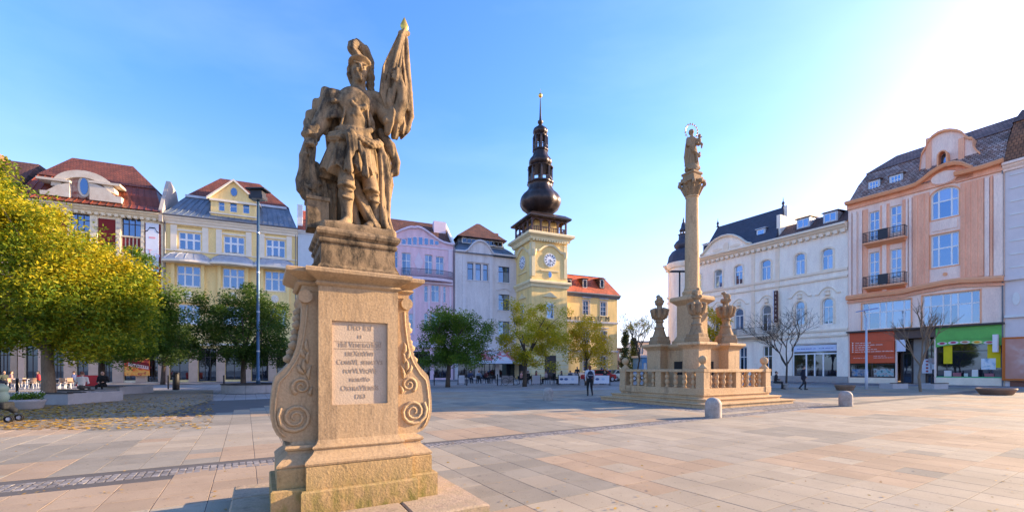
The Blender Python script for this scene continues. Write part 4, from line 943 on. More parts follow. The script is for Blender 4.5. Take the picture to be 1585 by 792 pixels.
dm = MB().box(-0.13, 0.13, -0.42, 0.0, -0.32, 0).mesh('dentil'); dm.materials.append(M_twr2)
for a, k in sides:
    s_ = tb; had = {o.name for o in tb.children}
    # clock with hour marks and hands
    zc = tz(401.5); rad = 0.93; y = -H
    ck = MB().prism(ring((0, zc), rad + 0.16, rad + 0.16, 32), y - 0.10, y + 0.02).build('clock_rim', M_twr2, s_)
    ck.name = 'clock'
    MB().prism(ring((0, zc), rad, rad, 32), y - 0.125, y - 0.101).build('dial', flat((0.78, 0.78, 0.80)), ck)
    for hh in range(12):
        t = hh * math.pi / 6; c_, n_ = math.cos(t), math.sin(t)
        MB().prism([(n_ * r_ + c_ * s2 * 0.07, zc + c_ * r_ - n_ * s2 * 0.07) for r_, s2 in ((0.58, -1), (0.58, 1), (0.86, 1), (0.86, -1))][::-1], y - 0.14, y - 0.126).build('hour_mark', flat((0.03, 0.03, 0.06)), ck)
    for t, L_, w_ in ((R(118), 0.5, 0.06), (R(182), 0.8, 0.045)):
        c_, n_ = math.cos(t), math.sin(t)
        MB().prism([(n_ * r_ + c_ * s2 * w_, zc + c_ * r_ - n_ * s2 * w_) for r_, s2 in ((-0.1, -1), (-0.1, 1), (L_, 0.4), (L_, -0.4))][::-1], y - 0.155, y - 0.141).build('clock_hand', flat((0.02, 0.02, 0.05)), ck)
    strip_ = lambda x0, x1, z0, z1, pr, nm: MB().box(x0, x1, y - pr, y + 0.02, z0, z1).build(nm, M_twr2, s_)
    strip_(-1.5, 1.5, zc - 1.65, zc - 1.5, 0.14, 'ledge'); strip_(-H + 0.02, -H + 0.55, tz(428) , tz(376), 0.08, 'corner_pilaster'); strip_(H - 0.55, H - 0.02, tz(428), tz(376), 0.08, 'corner_pilaster')
    bp_ = [(-H + 0.1 + (2 * H - 0.2) * i / 24, tz(390) + 0.95 * max(0, math.cos((i / 24 - 0.5) * math.pi * 1.6))) for i in range(25)]
    MB().band(bp_, [(y + 0.02, 0), (y - 0.2, 0), (y - 0.3, 0.3), (y + 0.02, 0.3)]).build('hood_moulding', M_twr2, s_)
    for sx in (-1, 1): MB().lathe([(0.02, -0.55), (0.22, -0.35), (0.34, 0.1), (0.38, 0.45), (0.05, 0.5)], 10, (sx * (H - 0.38), y - 0.05)).build('bracket', M_twr2, s_).location = (0, 0, tz(392))
    if k == 0: 
        MB().prism(ring((0, tz(424)), 0.36, 0.55), y - 0.1, y + 0.01).build('oval_frame', M_twr2, s_); MB().prism(ring((0, tz(424)), 0.24, 0.42), y - 0.12, y - 0.101).build('oval_window', M_pane, s_)
    zp = tz(459); MB().prism([(-1.15, zp), (1.15, zp), (0, zp + 0.75)], y - 0.22, y + 0.02).build('pediment', M_twr2, s_)
    for zz in (zp - 3.1, zp - 7.6): 
        fr_ = MB().box(-0.72, 0.72, y - 0.1, y + 0.02, zz - 0.2, zz + 2.4).build('window_surround', M_twr2, s_); window(s_, (-0.55, 0.55, zz, zz + 2.2), (1, 1), (2, 1), M_frame, M_pane, 0.08, 0.08, y - 0.15)
    for i in range(7): z_ = 0.35 + i * 0.6; MB().box(-H - 0.1, -0.95, y - 0.19, y - 0.1, z_, z_ + 0.53).build('rusticated_course', M_twr2, s_); MB().box(0.95, H + 0.1, y - 0.19, y - 0.1, z_, z_ + 0.53).build('rusticated_course', M_twr2, s_)
    MB().box(-0.9, 0.9, y - 0.24, y - 0.1, 0.0, 3.5).build('door', M_darkframe, s_)
    for i in range(14): o = link('dentil', dm, s_); o.location = (-H + (i + 0.5) * 2 * H / 14, y, tz(373) + 0.2)
    turn(tb, had, a)
# gallery
z0 = tz(361.5); z1 = tz(337); G = H - 0.15
MB().box(-H * 0.62, H * 0.62, -H * 0.62, H * 0.62, z0 - 0.3, z1 + 0.1).build('gallery_core', M_twr, tb)
M_wood = mat('dark_timber', (0.09, 0.05, 0.045), 0.6, 0.2)
for a in (0, 90, 180, 270):
    ca, sa = math.cos(R(a)), math.sin(R(a)); T = lambda x, y: (x * ca - y * sa, x * sa + y * ca)
    e_ = tb; had = {o.name for o in tb.children}
    for i in range(4): x = -G + 2 * G * i / 4; MB().box(x - 0.11, x + 0.11, -G - 0.11, -G + 0.11, z0, z1).build('post', M_wood, e_)
    for i in range(4):
        xa, xb = -G + 2 * G * i / 4 + 0.11, -G + 2 * G * (i + 1) / 4 - 0.11; xc, hw = (xa + xb) / 2, (xb - xa) / 2
        MB().prism([(xa, z1)] + [(xc - hw * math.cos(math.pi * t / 8), z1 - 0.75 + 0.6 * math.sin(math.pi * t / 8)) for t in range(9)] + [(xb, z1)], -G - 0.06, -G + 0.06).build('gallery_arch', M_wood, e_)
    rl = MB().box(-G, G, -G - 0.05, -G + 0.05, z0 + 1.0, z0 + 1.1).box(-G, G, -G - 0.05, -G + 0.05, z0 + 0.1, z0 + 0.2).build('gallery_rail', M_wood, e_)
    sm = MB().box(-0.07, 0.07, -0.02, 0.02, 0, 0.8).mesh('slat'); sm.materials.append(M_wood)
    for i in range(20): o = link('slat', sm, rl); o.location = (-G + 2 * G * (i + 0.5) / 20, -G, z0 + 0.2)
    turn(tb, had, R(a))
zc_ = z1; MB().frame([(0.35, zc_ - 0.02), (0.5, zc_ + 0.12), (0.5, zc_ + 0.3), (-0.2, zc_ + 0.85), (-0.8, zc_ + 1.05)], q).build('gallery_roof', M_cop, tb)
k_ = 65.9 / FPX
def spz(py): return EYE + (HZ - py) * k_
rib = lambda a, z: 1 - 0.08 * (1 - abs(math.cos(4 * a)) ** 0.5)
def onion(prof, nm): o = MB().lathe([(r_ * k_, spz(py)) for r_, py in prof], 48, wob=rib).build(nm, M_cop, tb); smooth_by_angle(o, 50); return o
onion([(20, 330), (24, 327), (29, 323), (32, 317.5), (32.5, 313), (31, 308), (27.5, 303), (23, 299), (20, 295), (18.5, 290), (19.5, 286.5), (21, 285.5), (21, 284), (17, 283.5)], 'onion_dome')
onion([(20, 262.5), (20.5, 261.5), (17, 258.5), (14, 258), (16, 257), (18, 254), (18.2, 251), (16.5, 247.5), (13, 243.5), (11.5, 239), (11, 235.5), (12.5, 234.5), (12.5, 233), (9, 232.6)], 'onion_dome')
onion([(11.5, 213.5), (11.8, 212.5), (9.5, 210), (9, 209), (11, 207), (11.8, 204), (10.5, 200.5), (7, 197.5), (3.5, 195.5), (2.5, 192.5), (4.2, 190.5), (4.2, 188), (2, 186.5), (1.5, 180), (0.5, 152)], 'onion_dome')
for R0, pa, pb, n_ in ((17, 284, 262, 8), (9.8, 233, 213, 8)):
    for i in range(n_):
        t = 2 * math.pi * (i + 0.5) / n_; MB().box(-0.16, 0.16, -0.16, 0.16, spz(pa), spz(pb)).build('lantern_post', M_cop, tb).location = (R0 * k_ * math.cos(t), R0 * k_ * math.sin(t), 0)
    MB().lathe([(R0 * k_ + 0.2, spz(pa) + 0.55), (R0 * k_ + 0.2, spz(pa) + 0.68)], 8, cap=False, ph=math.pi / 8).build('lantern_rail', M_cop, tb)
MB().lathe([(0.02, spz(151.5)), (0.22, spz(150.5)), (0.33, spz(148)), (0.22, spz(145.5)), (0.03, spz(144.5)), (0.02, spz(138))], 14).build('gilded_ball', M_gold, tb, True)

# museum wing
wf = Fac(fc + Vector((-TD.y, TD.x)) * 2.6 + TD * (w + 0.2), TD)
b = thing('museum_wing', 'yellow museum wing with orange tiled roof beside the clock tower', 'building', (wf.O.x, wf.O.y, 0), wf.rz)
W = wf.X(955.5); ze = wf.at(915, 454)[1]
rs = [wf.rc(*q) for q in ((902.5, 912, 465, 487), (929.5, 939, 467, 488.5), (902.5, 912, 511, 531), (929.5, 939, 512, 532))]
rs += [(r[0], r[1], 1.2, 3.6) for r in rs[:2]]
for r in rs: window(b, r, (1, 1), (1, 1, 1), M_frame, M_pane, 0.08, 0.07, 0.18, sill=M_twr2); surround(b, r, M_zincl, 0.13, 0.06, head=0.16)
wall(b, W, ze, rs, 14, M_twr)
cornice(b, -0.1, W + 0.35, ze - 0.65, ze, 0.55, M_gutter)
zs = wf.at(915, 498)[1]; strip(b, 0, W + 0.1, zs - 0.15, zs + 0.15, 0.15, M_zincl); zs2 = wf.at(915, 543)[1]; strip(b, 0, W + 0.1, zs2 - 0.15, zs2 + 0.15, 0.15, M_zincl)
strip(b, 0, W + 0.08, 0.03, 1.0, 0.12, M_zincl, 'plinth')
for ch, px in zip('MUSEUM', (880.5, 892.5, 904.5, 916.5, 928, 940)):
    x, z = wf.at(px, 493.8); text('letter', ch, 1.15, flat((0.04, 0.03, 0.03)), b, (x, -0.04, z), depth=0.03)
lo, up, (L, Q, a) = mansard(b, 0, W + 0.2, ze, wf.at(915, 428, 2.2)[1], wf.at(915, 427, 2.4)[1] + 0.1, 2.2, 3.0, 14, M_orangetile, M_zincl, 0, 1.3, 0, 1.4, 0.5, False)
for px in (881, 905.5, 932):
    x, z = wf.at(px, 446, 0.2); dormer(b, (x - 0.38, x + 0.38, z + 0.1, z + 1.35), 0.25, 1.7, M_cop, M_cop, (1,), (1,), pm=M_shop)

# ------------------------------------------------------------------ right row: white corner building, pink house, grey house
M_wht = mat('offwhite_render', (0.93, 0.81, 0.68), 0.85, 0.13, 1.1, 14, 0.2, stretch=(1.3, 1.3, 0.28))
M_wht2 = mat('offwhite_trim', (0.84, 0.70, 0.53), 0.82, 0.08)
M_slate = mat('dark_slate', (0.055, 0.06, 0.085), 0.5, 0.15, 1.5, 6, 0.3)
f, b = house('white_building', RB, 1034, 'long off-white corner building with slate roof and arched pediment')
W = f.X(1312.6); ze = f.at(1200, 371)[1]
up_ = [f.rc(*q) for q in ((1046, 1053.5, 433, 457), (1076, 1085, 424, 451), (1106, 1118, 417, 445), (1137, 1149.5, 410, 440), (1178, 1193, 402, 433), (1230.5, 1245.8, 392, 424.5), (1272, 1289, 384.5, 416.5))]
md = [f.rc(*q) for q in ((1046, 1053.5, 485, 512), (1106, 1118, 481, 512), (1137, 1151, 477, 510), (1179.5, 1194, 472, 512), (1231, 1245.5, 466, 502), (1273, 1289.5, 461, 501))]
lo_ = [f.rc(*q) for q in ((1106, 1118, 540, 585), (1144, 1156, 537, 586), (1181, 1195, 535, 586), (1226, 1295.5, 531, 589.5))]
ops = []
for r in up_: h = (r[1] - r[0]) * 0.28; ops.append((*r, h)); window(b, r, (1, 1), (2.1, 1), M_frame, M_pane2, 0.1, 0.09, 0.2, h, sill=M_wht2, lay=[(1, 1), (1,)]); surround(b, r, M_wht2, 0.2, 0.07, h)
for k, r in enumerate(md):
    h = (r[1] - r[0]) * 0.5; ops.append((*r, h)); window(b, r, (1, 1), (2.1, 1), M_frame, M_pane2, 0.1, 0.1, 0.2, h, lay=[(1, 1), (1,)]); surround(b, r, M_wht2, 0.22, 0.09, h)
    brow(b, (r[0] + r[1]) / 2, r[3] + 0.45, (r[1] - r[0]) + 1.5, 0.75, M_wht2)
    MB().lathe([(0.02, -0.35), (0.3, -0.2), (0.2, 0.1), (0.28, 0.3), (0.02, 0.4)], 8, ((r[0] + r[1]) / 2, -0.05)).build('keystone', M_wht2, b).location = (0, 0, r[3] + 0.55)
for k, r in enumerate(lo_[:3]): ops.append(r); window(b, r, (1, 1), (2.4, 1), M_frame, M_shop, 0.1, 0.1, 0.25, name='entrance_door')
r = lo_[3]; ops.append(r); sw = r[1] - r[0]
window(b, r, (1,), (3.0, 1), M_frame, M_shop, 0.12, 0.16, 0.25, name='shop_front', lay=[(1.3, 0.75, 0.75, 1.3), (1,)])
MB().box(r[0] + 0.12, r[1] - 0.12, 0.2, 0.24, r[3] - 0.95, r[3] - 0.2).build('shop_sign', flat((0.62, 0.68, 0.82)), b)
textline(b, r[0] + 0.5, r[0] + 2.6, r[3] - 0.58, 0.195, 0.14, flat((0.10, 0.16, 0.45)), 1); textline(b, r[1] - 1.9, r[1] - 0.4, r[3] - 0.58, 0.195, 0.12, flat((0.10, 0.16, 0.45)), 2)
wall(b, W, ze, ops, 16, M_wht)
cornice(b, -0.3, W, ze - 0.85, ze, 0.85, M_wht2, dent=0.7)
for py, h in ((427.5, 0.28), (438.5, 0.22), (512.5, 0.25), (521, 0.2)): z = f.at(1250, py + (-4 if py < 500 else -1))[1]; strip(b, -0.15, W, z - h, z, 0.16, M_wht2)
for px in (1166, 1203.5): x = f.X(px); MB().cham(x - 0.22, x + 0.22, -0.1, 0.01, 5.2, ze - 0.9, 0.03).build('pilaster', M_wht2, b)
strip(b, -0.1, W, 0.02, 0.7, 0.1, mat('plinth_stone', (0.36, 0.33, 0.31)), 'plinth')
for r_ in ops[-4:-1]: MB().box(r_[0] - 0.1, r_[1] + 0.1, -0.13, -0.105, 0.02, 0.7).build('door_step', M_wht2, b)
# pediment over the cornice
gl = [(1087, 397), (1092, 393), (1097, 386), (1103, 378.5), (1110, 372.5), (1119, 367.8), (1129, 365.5), (1138, 366), (1146, 369), (1152, 373.5), (1158, 377.5), (1165, 378.5)]
pts = [f.at(*p) for p in gl]; MB().prism([(pts[0][0], ze - 0.1)] + pts + [(pts[-1][0], ze - 0.1)], -0.25, 0.6).build('pediment', M_wht, b)
curve(b, [(x, z - 0.05) for x, z in pts], 0.32, 0.55, M_wht2, 'pediment_moulding')
x, z = f.at(1125.5, 382.5); MB().prism(ring((x, z), 0.42, 0.62), -0.33, -0.24).build('oval_ornament', M_wht2, b)
for dx in (-1.3, 1.3): MB().prism(ring((x + dx, z - 0.15), 0.75, 0.22), -0.31, -0.24).build('garland', M_wht2, b)
# roofs
xs_, xe_ = f.X(1086), f.X(1202)
mb = MB(); zt = f.at(1196, 324, 2.0)[1]
P_ = [(xs_, -0.3, ze), (xe_, -0.3, ze), (xe_ - 0.3, 2.4, zt), (xs_ + 1.0, 2.4, zt), (xe_, 12, ze), (xs_, 12, ze), (xe_ - 0.3, 9, zt), (xs_ + 1.0, 9, zt)]
sr = mb.add(P_, [(0, 1, 2, 3), (3, 2, 6, 7), (7, 6, 4, 5), (0, 3, 7, 5), (1, 4, 6, 2)]).build('slate_roof', M_slate, b)
MB().box(xe_ - 0.3, xe_ + 0.15, 0.6, 12, ze, zt - 1.4).prism([(xe_ - 0.32, zt - 1.4), (xe_ + 0.15, zt - 1.4), (xe_ + 0.15, zt + 0.1), (xe_ - 0.32, zt + 0.1)], 2.3, 10).build('party_wall', M_wht, b)
for xx in (xs_ + 1.0, xe_ - 0.4): MB().lathe([(0.22, 0), (0.1, 0.3), (0.2, 0.5), (0.06, 0.8), (0.01, 1.3)], 8, (xx, 2.4)).build('finial', M_slate, sr).location = (0, 0, zt)
for px, py in ((1178.5, 363), (1094, 385)):
    x, z = f.at(px, py + 4, 0.6); dormer(b, (x - 0.45, x + 0.45, z - 0.1, z + 0.95), 0.5, 1.5, M_zincl, M_zincl, (1,), (1,))
x0 = xe_ + 0.16; mb = MB(); zt2 = ze + 2.0; M_rbr = rooftile('weathered_brown_tiles', (0.16, 0.085, 0.07), (0.12, 0.065, 0.055))
lr_ = mb.add([(x0, -0.3, ze + 0.02), (W - 0.05, -0.3, ze + 0.02), (W - 0.05, 2.2, zt2), (x0, 2.2, zt2), (W - 0.05, 12, zt2), (x0, 12, zt2)], [(0, 1, 2, 3), (3, 2, 4, 5), (0, 3, 5)]).build('lower_roof', M_rbr, b)
for px, py in ((1243.5, 346), (1285.5, 337)):
    x, z = f.at(px, py + 5, 0.5); dormer(b, (x - 0.6, x + 0.6, z - 0.05, z + 0.9), 0.45, 1.8, M_zincl, M_rbr, (1, 1), (1,))
# corner turret
tc_ = (f.X(1058, 1.2), 1.2); zt = ze
tr = MB().lathe([(2.05, 0.0), (2.05, ze - 0.8), (2.3, ze - 0.7), (2.55, ze - 0.3), (2.6, ze), (2.4, ze + 0.1)], 20, tc_).build('corner_turret', M_wht, b); smooth_by_angle(tr)
kz = 66.5 / FPX
Zp = lambda py: EYE + (HZ - py) * kz
cu = MB().lathe([(2.5, ze + 0.1), (2.35, Zp(402)), (2.2, Zp(394)), (1.75, Zp(387)), (1.3, Zp(384)), (1.05, Zp(383)), (1.35, Zp(380)), (1.45, Zp(376)), (1.1, Zp(371)), (0.75, Zp(368)), (0.7, Zp(361)), (0.85, Zp(360)), (0.55, Zp(359))], 32, tc_, wob=rib).build('cupola', M_slate, tr); smooth_by_angle(cu, 50)
for i in range(6): t = i * math.pi / 3; MB().box(-0.07, 0.07, -0.07, 0.07, Zp(360), Zp(353.5)).build('lantern_post', M_slate, tr).location = (tc_[0] + 0.45 * math.cos(t), tc_[1] + 0.45 * math.sin(t), 0)
MB().lathe([(0.65, Zp(354)), (0.6, Zp(352.5)), (0.4, Zp(349)), (0.3, Zp(343)), (0.12, Zp(340)), (0.15, Zp(338.5)), (0.02, Zp(333))], 14, tc_).build('spirelet', M_slate, tr, True)
# balcony
x0, x1 = f.X(1141), f.X(1205); zb = f.at(1173, 519.5)[1]
railing(b, x0, x1, -1.1, zb, zb + 1.05, M_iron, 34, M_wht2)
# vertical sign
vs = thing('vertical_sign', 'narrow dark vertical sign with pale letters on the white building', 'sign', (f.O.x, f.O.y, 0), f.rz)
r = f.rc(1199, 1204.5, 450, 498.5, -0.45); MB().box(r[0], r[1], -0.62, -0.5, r[2], r[3]).build('sign_board', flat((0.07, 0.025, 0.02)), vs)
MB().box(r[0] - 0.1, r[0] - 0.003, -0.66, -0.46, r[2] - 0.05, r[3] + 0.05).build('sign_edge', flat((0.66, 0.66, 0.72)), vs); 
for k in range(3): MB().box(r[0] + 0.1, r[0] + 0.16, -0.5, 0.0, r[2] + 0.5 + k * 1.4, r[2] + 0.56 + k * 1.4).build('bracket', M_iron, vs)
for k, ch in enumerate('ELEKTRA'): text('letter', ch, 0.40, flat((0.75, 0.62, 0.5)), vs, ((r[0] + r[1]) / 2, -0.625, r[3] - 0.32 - k * (r[3] - r[2] - 0.64) / 6), depth=0.004)

# --- pink house
M_pnk = mat('salmon_render', (0.97, 0.46, 0.28), 0.85, 0.13, 1.1, 14, 0.2, stretch=(1.3, 1.3, 0.28))
M_pnk2 = mat('pale_pink_render', (0.96, 0.69, 0.56), 0.85, 0.13, 1.1, 14, 0.2, stretch=(1.3, 1.3, 0.28))
M_ptr = mat('salmon_trim', (0.88, 0.40, 0.20), 0.8, 0.06)
M_mtile = rooftile('mottled_brown_tiles', (0.28, 0.15, 0.11), (0.46, 0.34, 0.30), 0.28, 0.2)
f, b = house('pink_house', RB, 1313, 'tall salmon pink house with curved baroque gable and two iron balconies')
W = f.X(1555); ze = f.at(1360, 304.5)[1]; zt = ze
ww = [f.rc(*q) for q in ((1345, 1361, 327, 371), (1378, 1395.5, 318, 360), (1345, 1361, 390, 438), (1378, 1395.5, 385, 430))]
bw = [f.rc(1441, 1484.5, 290, 337), f.rc(1441, 1484.5, 361, 412)]
fw_ = [f.rc(1334.5, 1410, 466, 508), f.rc(1428, 1517, 453, 502)]
sh = [f.rc(1315, 1386, 528, 584), f.rc(1388, 1446, 522, 594), f.rc(1449, 1551, 523, 584)]
zp = f.at(1430, 508)[1]
ops = [(*r, 0) for r in ww] + [(*bw[0], (bw[0][1] - bw[0][0]) * 0.33), (*bw[1], 0)] + fw_ + sh
for r in ww: window(b, r, (1, 1), (1, 1, 0.9), M_frame, M_pane2, 0.1, 0.1, 0.18)
window(b, bw[0], (0.45, 1, 0.45), (1.4, 1), M_frame, M_pane2, 0.12, 0.13, 0.16, (bw[0][1] - bw[0][0]) * 0.33); window(b, bw[1], (0.45, 1, 0.45), (1.4, 1), M_frame, M_pane2, 0.12, 0.13, 0.16)
window(b, fw_[0], (0.5, 1, 0.5, 0.5, 1, 0.5), (1.8, 1), M_frame, M_pane2, 0.1, 0.11, 0.16); window(b, fw_[1], (0.5, 1, 0.5, 0.5, 1, 0.5), (1.8, 1), M_frame, M_pane2, 0.1, 0.11, 0.16)
wall(b, W, ze, ops, 12, M_pnk2)
for r in bw + fw_: surround(b, r, M_ptr, 0.1, 0.05, (bw[0][1] - bw[0][0]) * 0.33 if r is bw[0] else 0, True)
lc = [f.at(px, py) for px, py in ((1312, 458), (1345, 453.5), (1380, 449.5), (1400, 447), (1420, 442), (1440, 438), (1465, 433), (1490, 430), (1515, 429), (1535, 428), (1555, 426.5))]
lz = lambda x: float(np.interp(x, [q[0] for q in lc], [q[1] for q in lc])) + 0.02
# coloured fields and lesenes
x5 = f.X(1411)
for px0, px1 in ((1336, 1343.6), (1362.6, 1377), (1397, 1402)): MB().box(f.X(px0), f.X(px1), -0.07, 0.005, lz(f.X(px0)), ze - 1.0).build('salmon_field', M_pnk, b)
for px0, px1 in ((1414, 1438.5), (1487, 1523), (1533, 1537)): MB().box(f.X(px0), f.X(px1), -0.14, 0.005, lz((f.X(px0) + f.X(px1)) / 2), ze - 0.9).build('salmon_field', M_pnk, b)
for px0, px1 in ((1314.5, 1319), (1321, 1327), (1331, 1335.4), (1366.5, 1373), (1403, 1406), (1408, 1412), (1418, 1421), (1428, 1431), (1491, 1494.5), (1500, 1503), (1511, 1514), (1525, 1532), (1539, 1553)):
    MB().cham(f.X(px0), f.X(px1), -0.20, 0.006, lz(f.X(px0)), ze - 1.0, 0.03).build('lesene', M_pnk2 if px0 not in (1418, 1428, 1491, 1500, 1511) else M_pnk, b)
x, z = f.X(1463), bw[1][3] + 1.2; MB().box(bw[1][0] + 0.1, bw[1][1] - 0.1, -0.08, 0.005, bw[1][3] + 0.35, bw[0][2] - 0.35).build('blank_panel', M_pnk2, b)
MB().prism(ring((x, bw[1][2] - 0.75), 0.16, 0.16), -0.1, 0.0).build('boss', M_ptr, b)
# cornices, the lower one swinging out over the bay
curve(b, [(x, z - 0.5) for x, z in lc], 0.5, 0.5, M_ptr, 'lower_cornice'); curve(b, [(x, z - 0.85) for x, z in lc], 0.2, 0.2, M_pnk, 'lower_cornice')
zl = f.at(1313, 316)[1]
cl = [f.at(px, py) for px, py in ((1312, 318), (1340, 311), (1380, 300.5), (1408, 293), (1420, 289), (1430, 282), (1441, 273), (1453, 265), (1466, 259), (1480, 256), (1492, 257), (1500, 260.5), (1507, 263))]
cr_ = [f.at(px, py) for px, py in ((1480, 273), (1500, 268.5), (1525, 262), (1555, 252))]
top = MB().prism([(cl[0][0], ze - 0.6)] + cl + [(cl[-1][0], ze - 0.6)], -0.2, 0.8).build('arched_front', M_pnk, b)
curve(b, [(x, z - 0.1) for x, z in cl], 0.42, 0.75, M_ptr, 'upper_cornice')
MB().prism([(cr_[0][0], ze - 0.7), *cr_, (cr_[-1][0], ze - 0.7)], -0.2, 0.8).build('arched_front', M_pnk, b); curve(b, [(x, z - 0.1) for x, z in cr_], 0.42, 0.75, M_ptr, 'upper_cornice')
x, z = f.at(1463, 276); MB().prism(ring((x, z), 0.95, 0.62), -0.32, -0.2).build('oval_ornament', M_pnk2, b); curve(b, [(x + 0.95 * math.cos(t / 14 * 6.283), z + 0.62 * math.sin(t / 14 * 6.283)) for t in range(15)], 0.1, 0.3, M_ptr, 'oval_moulding')
# baroque gable
go = [(1423, 284), (1424, 265), (1427, 241), (1433.6, 230), (1437, 222), (1443, 214), (1452.6, 207.5), (1462, 204.2), (1471.5, 203), (1482, 204), (1490, 207), (1495, 214), (1500, 216), (1505.6, 216), (1506.5, 227), (1511, 234), (1518, 240), (1517, 264)]
yo = 0.9; pts = [f.at(px, py, yo) for px, py in go]
gb = MB().prism(pts, yo, yo + 1.6).build('baroque_gable', M_pnk2, b)
MB().band([(x, z - 0.02) for x, z in pts[1:-1]], [(yo - 0.25, 0), (yo - 0.25, 0.22), (yo + 1.8, 0.22), (yo + 1.8, 0)]).build('gable_coping', M_ptr, gb)
for px in (1437.5, 1488.5): x, z = f.at(px, 214, yo); MB().cham(x - 0.2, x + 0.2, yo - 0.12, yo + 0.01, f.at(px, 262, yo)[1], z, 0.02).build('lesene', M_pnk, gb)
r = f.rc(1457, 1468.5, 238, 259, yo); MB().prism([(r[0], r[2])] + [((r[0] + r[1]) / 2 - (r[1] - r[0]) / 2 * math.cos(math.pi * k / 8), r[3] - 0.4 + 0.4 * math.sin(math.pi * k / 8)) for k in range(9)] + [(r[1], r[2])], yo - 0.08, yo + 0.01).build('arched_window', M_pane2, gb)
surround(gb, (r[0], r[1], r[2], r[3]), M_ptr, 0.12, 0.1 - yo, 0.4).location = (0, 0, 0)
# mansard roof
zb = f.at(1440, 240, 2.6)[1]; zr = f.at(1460, 214, 4.6)[1]
lo, up, (L, Q, a) = mansard(b, 0, W, ze, zb, zr, 2.4, 5.2, 12, M_mtile, rooftile('plum_brown_tiles', (0.26, 0.14, 0.11), (0.21, 0.11, 0.09)), 0.9, 0, 2.6, 0, 0.3)
for q in ((1346, 1360, 281, 300.5), (1379, 1395, 272, 292)):
    r = f.rc(*q, 0.55); dormer(b, r, 0.55, 1.6, M_zincl, M_mtile, (1, 1, 1), (1, 1, 1))
# balconies: iron with a solid middle plate
for py0, py1 in ((354, 373.5), (424, 443.5)):
    x0, x1 = f.X(1335, -1), f.X(1400, -1); z0 = f.at(1367, py1, -1)[1]; z1 = f.at(1367, py0, -1)[1]
    o, hr = railing(b, x0, x1, -1.0, z0 + 0.2, z1, M_iron, 12, M_ptr)
    for k in range(7): z_ = z0 + 0.32 + (z1 - z0 - 0.3) * k / 7; MB().box(x0, x1, -1.02, -1.0, z_, z_ + 0.025).build('rail_band', M_iron, o)
    xm = (x0 + x1) / 2; MB().box(xm - 0.42, xm + 0.42, -1.05, -1.022, z0 + 0.3, z1 + 0.02).build('balcony_plate', M_iron, o)
# shops
M_rsh = mat('red_shop_panel', (0.62, 0.075, 0.012), 0.4, 0.08, spec=0.5); M_gsh = mat('green_shop_panel', (0.10, 0.42, 0.06), 0.4, 0.1, spec=0.5)
M_bsh = mat('brown_cladding', (0.11, 0.07, 0.055), 0.5, 0.12)
strip(b, 0.0, W, zp - 0.05, zp + 0.12, 0.55, M_darkframe, 'shop_canopy')
r = sh[0]; zt_ = r[3]; hR = zt_ - r[2]
window(b, r, (1, 1), (1.15, 1, 1.05), M_darkframe, M_shop, 0.08, 0.07, 0.1, name='shop_window')
x0, x1 = r[0] + 0.05, r[1] - 0.05
MB().box(x0, x1, -0.12, 0.06, zt_ + 0.02, zp - 0.06).build('fascia', M_rsh, b)
MB().box(x0, x1, -0.1, 0.05, zt_ - hR * 0.34, zt_).build('red_panel', M_rsh, b)
MB().box(x0, x1, 0.02, 0.07, zt_ - hR * 0.60, zt_ - hR * 0.345).build('red_film', M_rsh, b)
for k, w_ in enumerate((1.7, 2.9, 1.6, 2.3, 3.9)):
    zz = zt_ - 0.12 - k * 0.235; MB().prism(ring((x0 + 0.28, zz), 0.07, 0.07, 10), -0.112, -0.101).build('printed_dot', flat((0.8, 0.72, 0.66)), b); textline(b, x0 + 0.5, x0 + 0.5 + w_ * 0.86, zz, -0.108, 0.11, flat((0.8, 0.72, 0.66)), k)
textline(b, x0 + 0.3, x0 + 1.5, zt_ - hR * 0.45, 0.012, 0.08, flat((0.8, 0.7, 0.66)), 8); textline(b, x0 + 2.1, x0 + 3.8, zt_ - hR * 0.45, 0.012, 0.08, flat((0.8, 0.7, 0.66)), 9); textline(b, x0 + 2.1, x0 + 3.2, zt_ - hR * 0.40, 0.012, 0.08, flat((0.8, 0.7, 0.66)), 10)
MB().box(x0 + 0.15, x0 + 1.6, 0.05, 0.09, r[2] + 0.15, r[2] + 0.9).build('window_poster', poster_mat('travel_print', [(0.03, 0.06, 0.15), (0.10, 0.25, 0.45), (0.30, 0.28, 0.25), (0.05, 0.1, 0.2)], 2.5, 1), b)
MB().box(x0 + 2.1, x1 - 0.1, 0.05, 0.09, r[2] + 0.15, r[2] + 0.95).build('window_poster', poster_mat('travel_print_2', [(0.06, 0.04, 0.04), (0.15, 0.40, 0.42), (0.45, 0.42, 0.40), (0.12, 0.08, 0.06)], 3.5, 7), b)
strip(b, sh[0][0], sh[0][1], 0.02, sh[0][2] - 0.01, 0.1, M_wht2, 'plinth'); strip(b, sh[2][0], W, 0.02, sh[2][2] - 0.01, 0.1, M_wht2, 'plinth')
r = sh[1]; MB().box(r[0] - 0.1, r[1] + 0.1, -0.13, 0.05, r[3] - 0.05, zp - 0.06).build('entrance_fascia', M_bsh, b)
ent = MB().box(r[0], r[1], 1.1, 1.15, 0, r[3]).build('entrance_back', M_bsh, b)
window(b, (r[0] + 0.15, r[0] + 0.95, 0.05, r[3] - 0.1), (1,), (2.2, 1), M_darkframe, M_shop, 0.08, 0.08, 1.0, name='entrance_door')
MB().box(r[0] + 1.05, r[0] + 1.95, 0.95, 1.09, 0.05, r[3] - 0.1).build('grey_door', mat('grey_door_paint', (0.30, 0.27, 0.24), 0.6), b)
window(b, (r[0] + 2.1, r[1] - 0.1, 0.05, r[3] - 0.1), (1, 1), (1,), M_darkframe, M_shop, 0.08, 0.1, 0.9, name='entrance_door')
